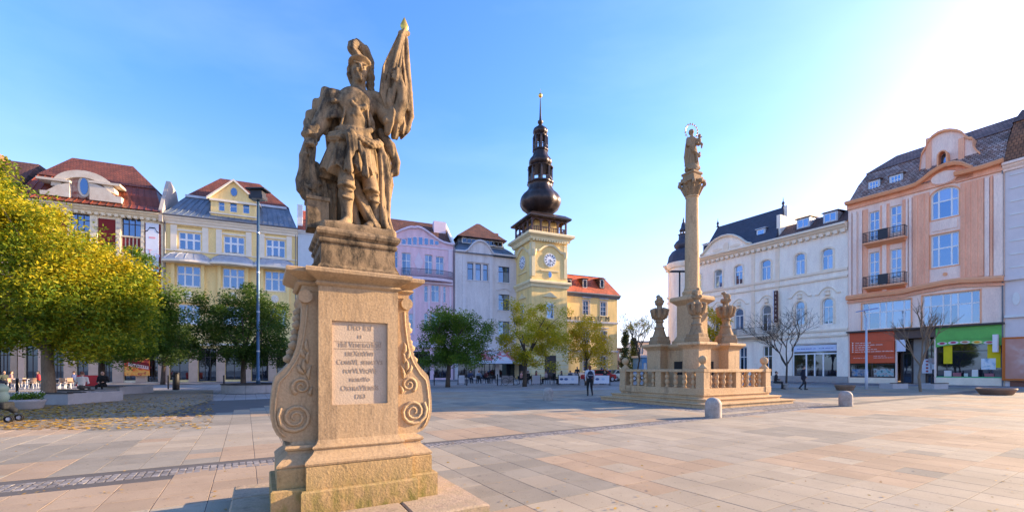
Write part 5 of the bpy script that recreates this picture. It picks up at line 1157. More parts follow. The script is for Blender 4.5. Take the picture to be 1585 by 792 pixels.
MB().box(r[1] - 1.1, r[1] - 0.35, 0.8, 0.86, 1.1, 2.5).build('notice_board', flat((0.6, 0.6, 0.64)), b)
for k in range(4): MB().prism(ring((r[1] - 0.72, 1.3 + k * 0.33), 0.1, 0.1, 12), 0.78, 0.799).build('notice_dot', flat((0.3, 0.05, 0.05)), b)
MB().box(r[0] + 2.2, r[0] + 2.8, 0.8, 0.86, 2.1, 2.6).build('notice_board', flat((0.5, 0.38, 0.34)), b); MB().box(r[0] + 2.35, r[0] + 2.75, 0.8, 0.86, 1.5, 2.0).build('notice_board', flat((0.7, 0.7, 0.7)), b)
MB().box(r[0] + 0.05, r[0] + 0.75, -0.2, -0.14, r[3] - 1.35, r[3] - 0.15).build('light_box', flat((0.66, 0.66, 0.72)), b)
r = sh[2]; window(b, r, (0.35, 1.6, 0.35), (2.2, 1), M_darkframe, M_shop, 0.07, 0.06, 0.15, name='shop_window'); x0, x1 = r[0], r[1]; zt_ = r[3]
MB().box(x0, x1 + 0.1, -0.14, 0.05, zt_ - 0.1, zp - 0.06).build('fascia', M_gsh, b)
MB().box(x0, x1 + 0.1, -0.115, 0.05, zt_ - 0.125, zt_ - 0.105).build('fascia_gap', M_darkframe, b)
npt = 12; MB().prism([(x0 + (x1 - x0) * k / npt, zt_ - 0.75 + 0.25 * math.sin(math.pi * k / npt)) for k in range(npt + 1)] + [(x1, zt_ - 0.12), (x0, zt_ - 0.12)], -0.12, 0.03).build('green_panel', M_gsh, b)
for k, (c1, c2) in enumerate((((0.7, 0.65, 0.6), (0.4, 0.03, 0.08)), ((0.75, 0.72, 0.7), (0.45, 0.05, 0.12)), ((0.7, 0.62, 0.5), (0.5, 0.2, 0.1)), ((0.75, 0.7, 0.3), (0.8, 0.35, 0.02)), ((0.7, 0.65, 0.6), (0.6, 0.15, 0.15)))):
    xx, zz = x0 + 0.45 + k * (x1 - x0 - 1.2) / 4, zt_ - 0.42 + 0.06 * math.sin(k)
    pl_ = MB().prism(ring((xx, zz), 0.36, 0.15, 18), -0.135, -0.121).build('printed_dish', flat(c1), b); MB().prism(ring((xx, zz + 0.02), 0.2, 0.1, 14), -0.145, -0.136).build('printed_food', flat(c2), pl_)
for xa, xb, za, zc in ((x0 + 0.5, x0 + 1.1, r[2] + 1.3, zt_ - 0.6), (x1 - 0.9, x1 - 0.1, r[2] + 0.9, zt_ - 0.5)): MB().box(xa, xb, 0.08, 0.13, za, zc).build('yellow_film', flat((0.72, 0.55, 0.01)), b)
MB().box(x0, x1, -0.05, 0.1, r[2] - 0.004, r[2] + 0.09).build('green_sill', flat((0.05, 0.40, 0.15)), b)
MB().box(x0 + 3.0, x0 + 3.9, 0.06, 0.12, r[2] + 0.75, r[2] + 1.75).build('window_poster', poster_mat('sea_print', [(0.2, 0.35, 0.5), (0.55, 0.65, 0.72), (0.7, 0.72, 0.72), (0.25, 0.45, 0.55)], 2.2, 3), b)
for k, (dx, w_, h_) in enumerate(((0.55, 0.5, 0.55), (1.15, 0.55, 0.35), (1.9, 0.25, 0.3), (2.4, 0.4, 0.65), (3.2, 0.6, 0.3), (4.5, 0.5, 0.5))):
    MB().box(x0 + dx, x0 + dx + w_, 0.05, 0.14, r[2] + 0.1, r[2] + 0.1 + h_).build('display_item', flat(((0.7, 0.66, 0.6), (0.35, 0.12, 0.14), (0.5, 0.55, 0.5))[k % 3]), b)
MB().box(x1 - 0.45, x1 - 0.15, -0.7, -0.16, zt_ - 1.35, zt_ + 0.2).build('projecting_sign', flat((0.75, 0.70, 0.68)), b)
downpipe(b, W - 0.1, ze)

# --- grey house at the right edge
M_lgr = mat('pale_grey_render', (0.70, 0.62, 0.60), 0.85, 0.05)
f, b = house('striped_house', RB, 1555.5, 'pale grey banded house at the right edge with brown roof')
W = 6.8; ze = f.at(1570, 250)[1]
rs = [(3.4 + k * 3.2, 5.0 + k * 3.2, z, z + 2.3) for k in range(1) for z in (7.0, 11.2, 15.2)]
for r in rs: window(b, r, (1, 1), (2, 1), M_frame, M_pane2, 0.1, 0.1, 0.2, sill=M_white)
bb_ = f.rc(1557.5, 1640, 523, 586); 
wall(b, W, ze, rs, 12, M_lgr)
for k in range(9): strip(b, 0.3, W, f.at(1570, 440)[1] + 0.3 + k * 1.15, f.at(1570, 440)[1] + 0.42 + k * 1.15, 0.06, M_white, 'render_band')
z = f.at(1570, 427)[1]; strip(b, 0, W, z - 0.35, z, 0.3, M_lgr); z = f.at(1570, 489)[1]; strip(b, 0, W, z - 0.12, z + 0.1, 0.3, M_white)
x, z = f.at(1573, 462); MB().prism(ring((x, z), 0.22, 0.55), -0.08, 0.0).build('oval_ornament', M_white, b)
cornice(b, -0.1, W, ze - 0.7, ze, 0.6, M_pnk2)
mansard(b, -0.1, W, ze, ze + 4.2, ze + 6.2, 2.2, 5, 12, rooftile('rust_brown_tiles', (0.28, 0.11, 0.045), (0.22, 0.09, 0.04)), M_browntile, 0.3, 0.5, 0.3, 1.0)
bd = thing('billboard', 'orange framed advertising picture in skin tones on the grey house', 'billboard', (f.O.x, f.O.y, 0), f.rz)
MB().box(bb_[0], bb_[1], -0.35, -0.05, bb_[2], bb_[3]).build('picture', poster_mat('portrait_print', [(0.42, 0.25, 0.19), (0.50, 0.22, 0.15), (0.55, 0.27, 0.20), (0.6, 0.42, 0.36)], 0.6, 5), bd)
MB().box(bb_[0] - 0.18, bb_[0], -0.4, -0.02, bb_[2] - 0.15, bb_[3] + 0.15).box(bb_[0], bb_[1], -0.4, -0.02, bb_[3], bb_[3] + 0.15).box(bb_[0], bb_[1], -0.4, -0.02, bb_[2] - 0.15, bb_[2]).build('frame', flat((0.55, 0.14, 0.02)), bd)
MB().box(0.3, 1.2, -0.05, 0.0, 0, bb_[2] - 0.2).build('brick_pier', mat('pier_brick', (0.22, 0.10, 0.07)), bd)

# ------------------------------------------------------------------ stone pedestal in the foreground (local x along its front, y to the back)
M_sand = stone('pedestal_sandstone', (0.37, 0.249, 0.133), (0.172, 0.116, 0.065), (0.43, 0.301, 0.172), (1, 1, 0.22), 45, 0.45, 0.008, scale=2.2, crust=(0.50, 0.68, 0.7))
M_sandb = stone('mossy_sandstone', (0.361, 0.237, 0.103), (0.129, 0.095, 0.047), (0.404, 0.275, 0.129), (1, 1, 0.5), 40, 0.55, 0.012, (0.16, 0.15, 0.03), 3.0, (0.1, 0.55))
M_stat = stone('statue_sandstone', (0.232, 0.159, 0.086), (0.034, 0.028, 0.02), (0.31, 0.215, 0.12), (1, 1, 0.45), 70, 0.45, 0.006, scale=2.6, crust=(0.46, 0.60, 0.9))
M_slabst = stone('step_sandstone', (0.361, 0.267, 0.181), (0.172, 0.129, 0.095), (0.413, 0.31, 0.215), (1, 1, 1), 40, 0.5, 0.01, (0.13, 0.15, 0.03), 2.0, (-0.1, 0.2))
M_plate = mat('inscription_stone', (0.44, 0.34, 0.24), 0.8, 0.08, 5, 60, 0.3)
pd = thing('stone_pedestal', 'tall sandstone pedestal with scroll brackets and inscription under the warrior statue', 'pedestal', (PED_C.x, PED_C.y, 0), PED_A)
# foot slabs
for x0, x1, y0, y1 in ((-1.13, -0.42, -1.03, -0.44), (-0.41, 0.36, -1.03, -0.44), (0.37, 1.13, -1.03, -0.20), (-1.13, -0.42, -0.43, 0.45), (0.37, 1.13, -0.19, 0.55), (-1.13, 0.1, 0.46, 1.03), (0.11, 1.13, 0.56, 1.03)):
    MB().cham(x0, x1, y0, y1, -0.03, 0.15 + rnd.uniform(-0.004, 0.004), 0.018).build('foot_slab', M_slabst, pd)
sqp = lambda o: [(-o, -o), (o, -o), (o, o), (-o, o)]
def stack(name, steps, plan, m, par): o = MB().frame(steps, plan).build(name, m, par); smooth_by_angle(o, 28); return o
stack('base_block', [(0.540, 0.142), (0.545, 0.16), (0.545, 0.362), (0.535, 0.377)], sqp, M_sandb, pd)
stack('base_block', [(0.498, 0.372), (0.50, 0.39), (0.50, 0.585), (0.492, 0.594)], sqp, M_sandb, pd)
stack('base_moulding', [(0.485, 0.59), (0.505, 0.60), (0.512, 0.618), (0.505, 0.64), (0.488, 0.652), (0.482, 0.662), (0.462, 0.675), (0.437, 0.70), (0.424, 0.725), (0.424, 0.735), (0.436, 0.742), (0.441, 0.755), (0.434, 0.768), (0.415, 0.775), (0.40, 0.79), (0.387, 0.82)], sqp, M_sand, pd)
# die with the sunk inscription panel
Hd = 0.383; mb = MB(); pa, pc, pz0, pz1 = -0.262, 0.275, 1.15, 1.975; zt = 2.335
xs, zs = [-Hd, pa, pc, Hd], [0.80, pz0, pz1, zt]
for i in range(3):
    for j in range(3):
        if i == 1 and j == 1: continue
        mb.add([(xs[i], -Hd, zs[j]), (xs[i + 1], -Hd, zs[j]), (xs[i + 1], -Hd, zs[j + 1]), (xs[i], -Hd, zs[j + 1])], [(0, 1, 2, 3)])
rg = [(pa, pz0), (pc, pz0), (pc, pz1), (pa, pz1)]
for k in range(4):
    (a0, b0), (a1, b1) = rg[k], rg[(k + 1) % 4]; mb.add([(a0, -Hd, b0), (a0, -Hd + 0.034, b0), (a1, -Hd + 0.034, b1), (a1, -Hd, b1)], [(3, 2, 1, 0)])
mb.add([(Hd, -Hd, 0.80), (Hd, Hd, 0.80), (Hd, Hd, zt), (Hd, -Hd, zt)], [(0, 1, 2, 3)]).add([(-Hd, Hd, 0.80), (-Hd, -Hd, 0.80), (-Hd, -Hd, zt), (-Hd, Hd, zt)], [(0, 1, 2, 3)]).add([(Hd, Hd, 0.80), (-Hd, Hd, 0.80), (-Hd, Hd, zt), (Hd, Hd, zt)], [(0, 1, 2, 3)])
mb.build('die', M_sand, pd)
ip = MB().box(pa - 0.01, pc + 0.01, -Hd + 0.030, -Hd + 0.06, pz0 - 0.01, pz1 + 0.01).build('inscription_panel', M_plate, pd)
M_cut = mat('cut_lettering', (0.335, 0.25, 0.17), 0.9, 0.15)
for k, (s_, sz) in enumerate((('Deo IesI', 0.082), ('et', 0.058), ('tIbI VeneratIosI', 0.074), ('ereXerVnt', 0.072), ('ConsVL senatVs', 0.074), ('popVLVsqVe', 0.072), ('moraVo', 0.066), ('OstraVIensIs', 0.078), ('1763', 0.066))):
    z = 1.915 - k * 0.0865
    text('lettering', s_, sz, M_cut, ip, ((pa + pc) / 2, -Hd + 0.0285, z), depth=0.0015, caps=True, stretch=0.86)
MB().box(pa + 0.03, pc - 0.05, -Hd + 0.026, -Hd + 0.0295, 1.74 - 0.037, 1.74 - 0.034).box(pa + 0.03, pc - 0.05, -Hd + 0.026, -Hd + 0.0295, 1.74 + 0.034, 1.74 + 0.037).build('ruled_frame', M_cut, ip)
# scroll brackets on either side, on their own stepped bases
vo = [(0.383, 0.80), (0.60, 0.80), (0.68, 0.83), (0.735, 0.885), (0.768, 0.96), (0.785, 1.05), (0.783, 1.16), (0.772, 1.27), (0.757, 1.37), (0.742, 1.43), (0.70, 1.475), (0.655, 1.52), (0.615, 1.575), (0.586, 1.644), (0.562, 1.73), (0.546, 1.83), (0.530, 1.95), (0.522, 2.06), (0.520, 2.12), (0.535, 2.15), (0.545, 2.19), (0.535, 2.235), (0.50, 2.26), (0.465, 2.27), (0.383, 2.27)]
def spiral(c, r0, turns, ph, sgn, n=26): return [(c[0] + r0 * (1 - 0.86 * t / n) * math.cos(ph + sgn * turns * 2 * math.pi * t / n), c[1] + r0 * (1 - 0.86 * t / n) * math.sin(ph + sgn * turns * 2 * math.pi * t / n)) for t in range(n + 1)]
for s_ in (-1, 1):
    wy = 0.29
    for (hw, z0, z1, dy) in ((0.785, 0.145, 0.40, 0.475), (0.735, 0.40, 0.585, 0.43)):
        xa, xb = (0.46, hw) if s_ > 0 else (-hw, -0.46)
        MB().cham(xa, xb, -dy, dy, z0, z1, 0.012).build('wing_base', M_sandb, pd)
    rect = lambda o: [(0.40 * s_ if s_ > 0 else -0.62 - o, -0.31 - o), (0.62 + o if s_ > 0 else -0.40, -0.31 - o), (0.62 + o if s_ > 0 else -0.40, 0.31 + o), (0.40 if s_ > 0 else -0.62 - o, 0.31 + o)]
    stack('wing_moulding', [(0.10, 0.58), (0.118, 0.592), (0.12, 0.61), (0.10, 0.635), (0.06, 0.67), (0.025, 0.70), (0.02, 0.725), (0.04, 0.735), (0.05, 0.755), (0.04, 0.775), (0.0, 0.785), (-0.02, 0.81)], rect, M_sand, pd)
    pts = [(x * s_, z) for x, z in vo]; pts = pts if s_ > 0 else pts[::-1]
    br = MB().prism(pts, -wy, wy).build('scroll_bracket', M_sand, pd); smooth_by_angle(br, 30)
    ins = [(0.60 + (x - 0.60) * 0.80, 1.05 + (z - 1.05) * 0.86) for x, z in vo[2:12]] + [(x - 0.045, z) for x, z in vo[12:19]]
    MB().tube([(x * s_, -wy - 0.002, z) for x, z in ins], 0.011, 6).build('border_groove', M_sand, br, True)
    MB().tube([(x * s_, -wy - 0.004, z) for x, z in spiral((0.575, 1.04), 0.150, 2.3, R(40), -1)], [0.022 * (1 - 0.5 * t / 26) for t in range(27)], 6).build('volute', M_sand, br, True)
    MB().tube([(x * s_, -wy - 0.004, z) for x, z in spiral((0.525, 1.335), 0.085, 1.7, R(-60), 1)], [0.018 * (1 - 0.5 * t / 26) for t in range(27)], 6).build('volute', M_sand, br, True)
    for k, (x0, z0, dx, dz) in enumerate(((0.46, 1.40, -0.03, 0.14), (0.49, 1.47, 0.0, 0.14), (0.47, 1.56, -0.025, 0.13), (0.50, 1.45, 0.05, 0.10), (0.46, 1.66, 0.01, 0.13), (0.485, 1.60, 0.035, 0.11), (0.44, 1.24, -0.02, 0.09))):
        MB().tube([((x0 + dx * t + 0.02 * math.sin(t * 3)) * s_, -wy - 0.004, z0 + dz * t) for t in (0, 0.35, 0.7, 1)], [0.008, 0.022, 0.016, 0.003], 6).build('acanthus_leaf', M_sand, br, True)
    for k in range(8): z = 1.60 + k * 0.066; xx = np.interp(z, [1.52, 1.644, 1.83, 2.06, 2.2], [0.655, 0.586, 0.546, 0.522, 0.53]); MB().lathe([(0.01, -0.045), (0.05, -0.02), (0.055, 0.015), (0.015, 0.05)], 8).build('garland_fruit', M_sand, br, True).location = ((xx + 0.012) * s_, -0.12 + 0.05 * math.sin(k * 2.1), z)
    MB().rings([[(s_ * (0.492 + 0.062 * math.cos(t)), y, 2.198 + 0.062 * math.sin(t)) for t in [2 * math.pi * q / 18 for q in range(18)]] for y in (-wy - 0.05, wy + 0.05)]).build('scroll_roll', M_sand, br)
    MB().box(min(0.383 * s_, 0.52 * s_), max(0.383 * s_, 0.52 * s_), -wy - 0.01, wy + 0.01, 2.255, 2.34).build('bracket_block', M_sand, pd)
# cornice that breaks forward over the die
def crossp(o): a, w, yw = Hd + o, 0.54 + o, 0.30 + o; return [(-w, -yw), (-a, -yw), (-a, -a), (a, -a), (a, -yw), (w, -yw), (w, yw), (a, yw), (a, a), (-a, a), (-a, yw), (-w, yw)]
stack('cornice', [(0.0, 2.305), (0.018, 2.315), (0.03, 2.33), (0.018, 2.348), (0.012, 2.352), (0.035, 2.372), (0.075, 2.39), (0.105, 2.41), (0.118, 2.42), (0.122, 2.45), (0.11, 2.462)], crossp, M_sand, pd)
stack('upper_block', [(0.385, 2.455), (0.387, 2.50), (0.37, 2.52), (0.36, 2.53), (0.357, 2.735)], sqp, M_stat, pd)
def conc(t): return 0.46 - 0.09 * math.sin(math.pi * min(1, t * 1.1) / 2)
for s_ in (-1, 1): MB().prism([(s_ * 0.35, 2.46)] + [(s_ * (0.47 - 0.10 * math.sin(math.pi * t / 10) - 0.03 * t / 5), 2.46 + 0.28 * t / 5) for t in range(6)] + [(s_ * 0.35, 2.74)] if s_ < 0 else ([(s_ * 0.35, 2.46)] + [(s_ * (0.47 - 0.10 * math.sin(math.pi * t / 10) - 0.03 * t / 5), 2.46 + 0.28 * t / 5) for t in range(6)] + [(s_ * 0.35, 2.74)])[::-1], -0.26, 0.26).build('side_scroll', M_stat, pd)
stack('upper_moulding', [(0.36, 2.73), (0.376, 2.745), (0.38, 2.765), (0.366, 2.785), (0.378, 2.80), (0.398, 2.815), (0.405, 2.84), (0.39, 2.868), (0.365, 2.884)], sqp, M_stat, pd)

# ------------------------------------------------------------------ warrior statue
ST_Z = 2.88
PF = Fac(PED_C, PEX)
def S(px, py, y=0.0): x, z = PF.at(px, py, y); return (x, y, z - ST_Z)
stt = thing('warrior_statue', 'weathered stone statue of a helmeted warrior holding up a furled banner', 'statue', (PED_C.x, PED_C.y, ST_Z), PED_A)
B = Blob((-0.75, -0.55, -0.03), (0.8, 0.5, 2.75), 0.0095)
gr = lambda a, kx, ky, kz, p=0, w=0, kw=0: (lambda X, Y, Z: 2.2 * a * (1 - np.abs(np.sin(kx * X + ky * Y + kz * Z + p + w * np.sin(kw * Z)))) ** 3 - 0.3 * a)    # sharp creases
wv = lambda a, kx, ky, kz, p=0: (lambda X, Y, Z: a * np.sin(kx * X + ky * Y + kz * Z + p))
# rocky ground
B.box((0.015, 0.0, 0.035), (0.37, 0.33, 0.06), 0.03, rd=0.04, disp=lambda X, Y, Z: 0.012 * np.sin(23 * X + 3) * np.sin(19 * Y))
B.ell((-0.12, -0.1, 0.08), (0.2, 0.18, 0.06), 0.04); B.ell((0.18, -0.12, 0.07), (0.2, 0.16, 0.05), 0.04)
# legs in boots
def leg(hip, knee, ank, heel, toe, r0):
    B.cone(hip, knee, r0, 0.074, 0.03); B.ell(knee, (0.078, 0.082, 0.085), 0.02); m = tuple((np.array(knee) * 0.62 + np.array(ank) * 0.38) + np.array([0, 0.025, 0]))
    B.cone(knee, m, 0.066, 0.074, 0.03).cone(m, ank, 0.072, 0.05, 0.03)
    B.ell((knee[0], knee[1] - 0.01, knee[2] - 0.05), (0.092, 0.095, 0.028), 0.008)
    for q in (0.25, 0.5): B.cone(tuple(np.array(knee) * (1 - q) + np.array(ank) * q + np.array([-0.05, -0.055, 0])), tuple(np.array(knee) * (1 - q) + np.array(ank) * q + np.array([0.05, -0.055, -0.02])), 0.012, 0.012, 0.012)
    B.cone(ank, heel, 0.052, 0.05, 0.02).cone(heel, toe, 0.052, 0.036, 0.025).ell((toe[0], toe[1], toe[2] - 0.01), (0.05, 0.055, 0.032), 0.02)
leg(S(533, 243, -0.02), S(536, 282, -0.16), S(537, 332, -0.12), S(537, 341, -0.11), S(531, 346, -0.24), 0.105)
leg(S(563, 246, 0.02), S(574, 290, -0.09), S(582, 334, 0.0), S(582, 342, 0.0), S(569, 350, -0.15), 0.10)
# skirt of leather strips
zw, zh = S(548, 208)[2], S(540, 277)[2]; cx0, cx1 = S(547, 205)[0], S(539, 270)[0]
def skirt(X, Y, Z):
    t = np.clip((zw - Z) / (zw - zh), 0, 1.1); c = cx0 + (cx1 - cx0) * t; rx = 0.185 + 0.115 * t; ry = 0.135 + 0.085 * t
    th = np.arctan2((Y + 0.03) / ry, (X - c) / rx); rr = np.sqrt(((X - c) / rx) ** 2 + ((Y + 0.03) / ry) ** 2)
    fold = 1 + (0.02 + 0.05 * t) * np.sin(11 * th + 1.5 * np.sin(2 * th)) - (0.06 + 0.10 * t) * (1 - np.abs(np.sin(8.5 * th + 0.8 * np.sin(3 * th)))) ** 4
    d = (rr - fold) * ry * 0.8; hem = zh + 0.035 * np.sin(11 * th) + 0.05 * np.cos(th + 0.6)
    return np.maximum(np.maximum(d, hem - Z), Z - zw) * 0.85
B.put(skirt, ((-0.42, -0.32, zh - 0.1), (0.4, 0.28, zw + 0.03)), 0.02)
# trunk with breastplate
B.ell(S(547, 212), (0.185, 0.14, 0.10), 0.04); B.ell(S(549, 190, -0.01), (0.165, 0.13, 0.14), 0.05); B.ell(S(551, 163, -0.01), (0.195, 0.145, 0.18), 0.05)
B.ell(S(538, 161, -0.095), (0.095, 0.05, 0.085), 0.05); B.ell(S(562, 162, -0.095), (0.095, 0.05, 0.085), 0.05); B.ell(S(549, 186, -0.10), (0.085, 0.05, 0.09), 0.05)
for q in range(7): t = -1.2 + q * 0.4; B.ell((S(551, 173, 0)[0] + 0.075 * math.sin(t), -0.155, S(551, 173, 0)[2] + 0.02 - 0.06 * math.cos(t)), (0.02, 0.02, 0.026), 0.006)
for q in range(9): B.chain([S(512 + q * 2.2, 160 + abs(q - 4), -0.06 - 0.006 * (4 - abs(q - 4))), S(508 + q * 2.6, 180 + abs(q - 4) * 0.5, -0.075 - 0.008 * (4 - abs(q - 4)))], [0.014, 0.018], 0.004)
B.chain([S(508, 160, -0.05), S(518, 156, -0.11), S(530, 158, -0.09)], [0.02, 0.022, 0.02], 0.006)
B.chain([S(527, 196, -0.115), S(533, 176, -0.135), S(535, 150, -0.10)], [0.012, 0.012, 0.012], 0.006); B.chain([S(572, 196, -0.115), S(569, 176, -0.135), S(567, 150, -0.10)], [0.012, 0.012, 0.012], 0.006)
B.ell(S(552, 174, -0.15), (0.045, 0.03, 0.05), 0.012); B.ell(S(546, 178, -0.15), (0.022, 0.02, 0.02), 0.008); B.ell(S(558, 178, -0.15), (0.022, 0.02, 0.02), 0.008); B.ell(S(552, 167, -0.16), (0.03, 0.022, 0.016), 0.008)
B.chain([S(536, 148, -0.10), S(550, 155, -0.145), S(566, 149, -0.11)], [0.016, 0.018, 0.016], 0.01)
B.chain([S(524, 200, -0.10), S(548, 206, -0.155), S(574, 202, -0.11)], [0.026, 0.028, 0.026], 0.01)
B.chain([S(572, 178, -0.10), S(576, 190, -0.11), S(578, 200, -0.10)], [0.02, 0.026, 0.02], 0.01)
# sash, knot and tasselled ends
B.chain([S(509, 214, -0.06), S(524, 213, -0.16), S(540, 210, -0.20), S(556, 216, -0.20), S(574, 223, -0.17), S(588, 224, -0.08)], [0.035, 0.038, 0.04, 0.042, 0.045, 0.04], 0.010, disp=gr(0.007, 25, 0, 75, 0.4))
B.chain([S(512, 208, -0.06), S(530, 206, -0.17), S(545, 206, -0.2)], [0.028, 0.03, 0.03], 0.01); B.ell(S(543, 207, -0.22), (0.05, 0.045, 0.05), 0.012)
B.chain([S(541, 210, -0.24), S(544, 232, -0.26), S(541, 247, -0.27), S(542, 262, -0.27)], [0.035, 0.032, 0.026, 0.04], 0.01, disp=wv(0.006, 110, 0, 10))
B.chain([S(548, 212, -0.24), S(550, 230, -0.255)], [0.03, 0.025], 0.01)
B.chain([S(556, 224, -0.23), S(563, 240, -0.26), S(565, 255, -0.265), S(566, 270, -0.26)], [0.03, 0.028, 0.024, 0.038], 0.01, disp=wv(0.006, 110, 0, 10))
# neck, head and face
B.cone(S(555, 148, 0.0), S(556, 126, -0.02), 0.078, 0.066, 0.03)
B.chain([S(538, 146, -0.02), S(552, 149, -0.07), S(570, 146, -0.02)], [0.035, 0.04, 0.035], 0.02)
HS = 1.1
hx, hz = S(555.5, 113, -0.03)[0], S(555.5, 113, -0.03)[2]
def H_(dx, dy, dz): return (hx + dx * HS, -0.03 + dy * HS, hz + dz * HS)
B.ell(H_(0, 0, 0.0), (0.083, 0.098, 0.118), 0.02); B.ell(H_(-0.004, -0.045, -0.085), (0.052, 0.05, 0.045), 0.03); B.ell(H_(-0.004, -0.083, -0.108), (0.026, 0.022, 0.022), 0.02)
B.ell(H_(-0.042, -0.068, -0.03), (0.028, 0.026, 0.034), 0.025); B.ell(H_(0.036, -0.068, -0.03), (0.028, 0.026, 0.034), 0.025)
for sx in (-0.037, 0.030): B.ell(H_(sx, -0.104, 0.010), (0.028, 0.028, 0.020), 0.008, cut=True); B.ell(H_(sx, -0.084, 0.010), (0.017, 0.015, 0.012), 0.004); B.cone(H_(sx - 0.022, -0.092, 0.035), H_(sx + 0.022, -0.095, 0.037), 0.010, 0.010, 0.012)
B.cone(H_(-0.004, -0.095, 0.024), H_(-0.005, -0.130, -0.026), 0.013, 0.019, 0.010); B.ell(H_(-0.005, -0.108, -0.034), (0.024, 0.016, 0.012), 0.008)
B.ell(H_(-0.004, -0.102, -0.070), (0.034, 0.018, 0.007), 0.005, cut=True); B.cone(H_(-0.026, -0.090, -0.062), H_(0.018, -0.090, -0.062), 0.008, 0.008, 0.008); B.cone(H_(-0.024, -0.086, -0.080), H_(0.016, -0.086, -0.080), 0.010, 0.010, 0.008)
# helmet with brim and plume, hair at the neck
B.ell(H_(0.008, 0.025, 0.075), (0.105, 0.125, 0.098), 0.012); B.ell(H_(0.0, -0.045, 0.062), (0.122, 0.10, 0.022), 0.006, rot=rotxyz(R(-22), R(-6), 0)); B.ell(H_(0.0, -0.055, 0.095), (0.06, 0.05, 0.05), 0.02)
B.chain([S(561, 97, -0.06), S(552, 84, -0.10), S(545, 76, -0.09), S(546, 69, -0.05), S(554, 70, 0.02), S(563, 80, 0.08), S(570, 96, 0.12), S(574, 114, 0.11)], [0.035, 0.04, 0.042, 0.038, 0.05, 0.06, 0.055, 0.035], 0.015, disp=lambda X, Y, Z: 0.010 * np.sin(75 * X + 60 * Z) * np.sin(60 * Y + 40 * Z))
B.chain([S(543, 100, -0.02), S(541, 114, 0.0), S(546, 128, 0.02), S(547, 140, 0.02)], [0.028, 0.03, 0.03, 0.024], 0.01, disp=wv(0.006, 60, 40, 90)); B.chain([S(571, 100, 0.0), S(573, 118, 0.03), S(573, 136, 0.03), S(577, 146, 0.0)], [0.04, 0.045, 0.04, 0.02], 0.012, disp=wv(0.007, 60, 40, 90))
# arm on the left hanging in its wide sleeve, hand in the folds
B.ell(S(516, 152, 0.0), (0.105, 0.10, 0.085), 0.03); B.chain([S(515, 155, 0.0), S(500, 186, 0.03), S(484, 210, -0.05)], [0.088, 0.08, 0.062], 0.03)
B.ell(S(481, 211, -0.04), (0.085, 0.08, 0.052), 0.012, disp=wv(0.008, 60, 50, 0)); B.ell(S(481, 203, -0.03), (0.075, 0.07, 0.05), 0.012)
B.ell(S(479, 221, -0.06), (0.05, 0.045, 0.055), 0.015)
for q in range(4): B.chain([S(474 + q * 3.6, 217, -0.10), S(473.5 + q * 3.7, 222, -0.125), S(474 + q * 3.6, 227, -0.10)], [0.0125, 0.013, 0.011], 0.004)
B.chain([S(489, 216, -0.08), S(490, 222, -0.10), S(488, 226, -0.10)], [0.014, 0.013, 0.011], 0.005)
# raised arm gripping the banner pole
B.ell(S(582, 156, 0.0), (0.10, 0.10, 0.085), 0.03); B.chain([S(583, 160, 0.0), S(598, 182, -0.06), S(613, 184, -0.11)], [0.085, 0.078, 0.07], 0.03)
B.chain([S(613, 184, -0.11), S(622, 160, -0.15), S(622, 140, -0.165), S(618, 124, -0.165)], [0.072, 0.064, 0.052, 0.042], 0.025)
B.chain([S(607, 176, -0.13), S(602, 190, -0.12), S(600, 203, -0.10)], [0.055, 0.06, 0.045], 0.012, disp=wv(0.010, 80, 40, 0)); B.chain([S(617, 186, -0.10), S(612, 200, -0.09), S(611, 212, -0.06)], [0.045, 0.045, 0.035], 0.012, disp=wv(0.008, 80, 40, 0))
B.ell(S(617, 117, -0.165), (0.042, 0.035, 0.05), 0.015)
for q in range(4): py = 107 + q * 4.2; B.chain([S(620, py, -0.175), S(614, py - 0.8, -0.20), S(608, py + 0.8, -0.185), S(607, py + 1.5, -0.16)], [0.0145, 0.014, 0.0125, 0.010], 0.004)
B.chain([S(620, 121, -0.18), S(613, 124, -0.195), S(609, 121, -0.185)], [0.016, 0.015, 0.011], 0.005)
B.cone(S(626, 46, -0.10), S(612, 150, -0.12), 0.017, 0.022, 0.006)
B.chain([S(604, 140, -0.13), S(602, 160, -0.14), S(606, 172, -0.14)], [0.026, 0.032, 0.03], 0.008); B.chain([S(613, 128, -0.17), S(608, 150, -0.16), S(606, 168, -0.14)], [0.022, 0.024, 0.02], 0.008)
fig = B.mesh('figure', [M_stat]); fo = link('figure', fig, stt)
# cloak: sheet behind the body, rolled folds at both sides
C = Blob((-0.75, -0.45, -0.03), (0.8, 0.5, 2.2), 0.011)
def sheet(tab, yc, th, nf, amp, yfn=None, ph=0.0):
    P = [(S(xl, py, yc), S(xr, py, yc)) for py, xl, xr in tab]; zz = np.array([p[0][2] for p in P])[::-1]; xl = np.array([p[0][0] for p in P])[::-1]; xr = np.array([p[1][0] for p in P])[::-1]
    def f(X, Y, Z):
        l, r = np.interp(Z, zz, xl), np.interp(Z, zz, xr); c, h = (l + r) / 2, (r - l) / 2 + 1e-4; u = (X - c) / h
        y = yc + amp * np.sin(nf * u + 2.2 * Z + ph) + amp * 0.45 * np.sin(nf * 2.3 * u - 3 * Z) + (yfn(u, Z) if yfn else 0)
        return np.maximum(np.maximum((np.abs(u) - 1) * h, np.abs(Y - y) - th * (1 - 0.5 * np.clip(np.abs(u), 0, 1) ** 3)), np.maximum(Z - zz[-1], zz[0] - Z)) * 0.6
    return f, ((xl.min(), yc - th - 3 * amp - 0.12, zz[0]), (xr.max(), yc + th + 3 * amp + 0.12, zz[-1]))
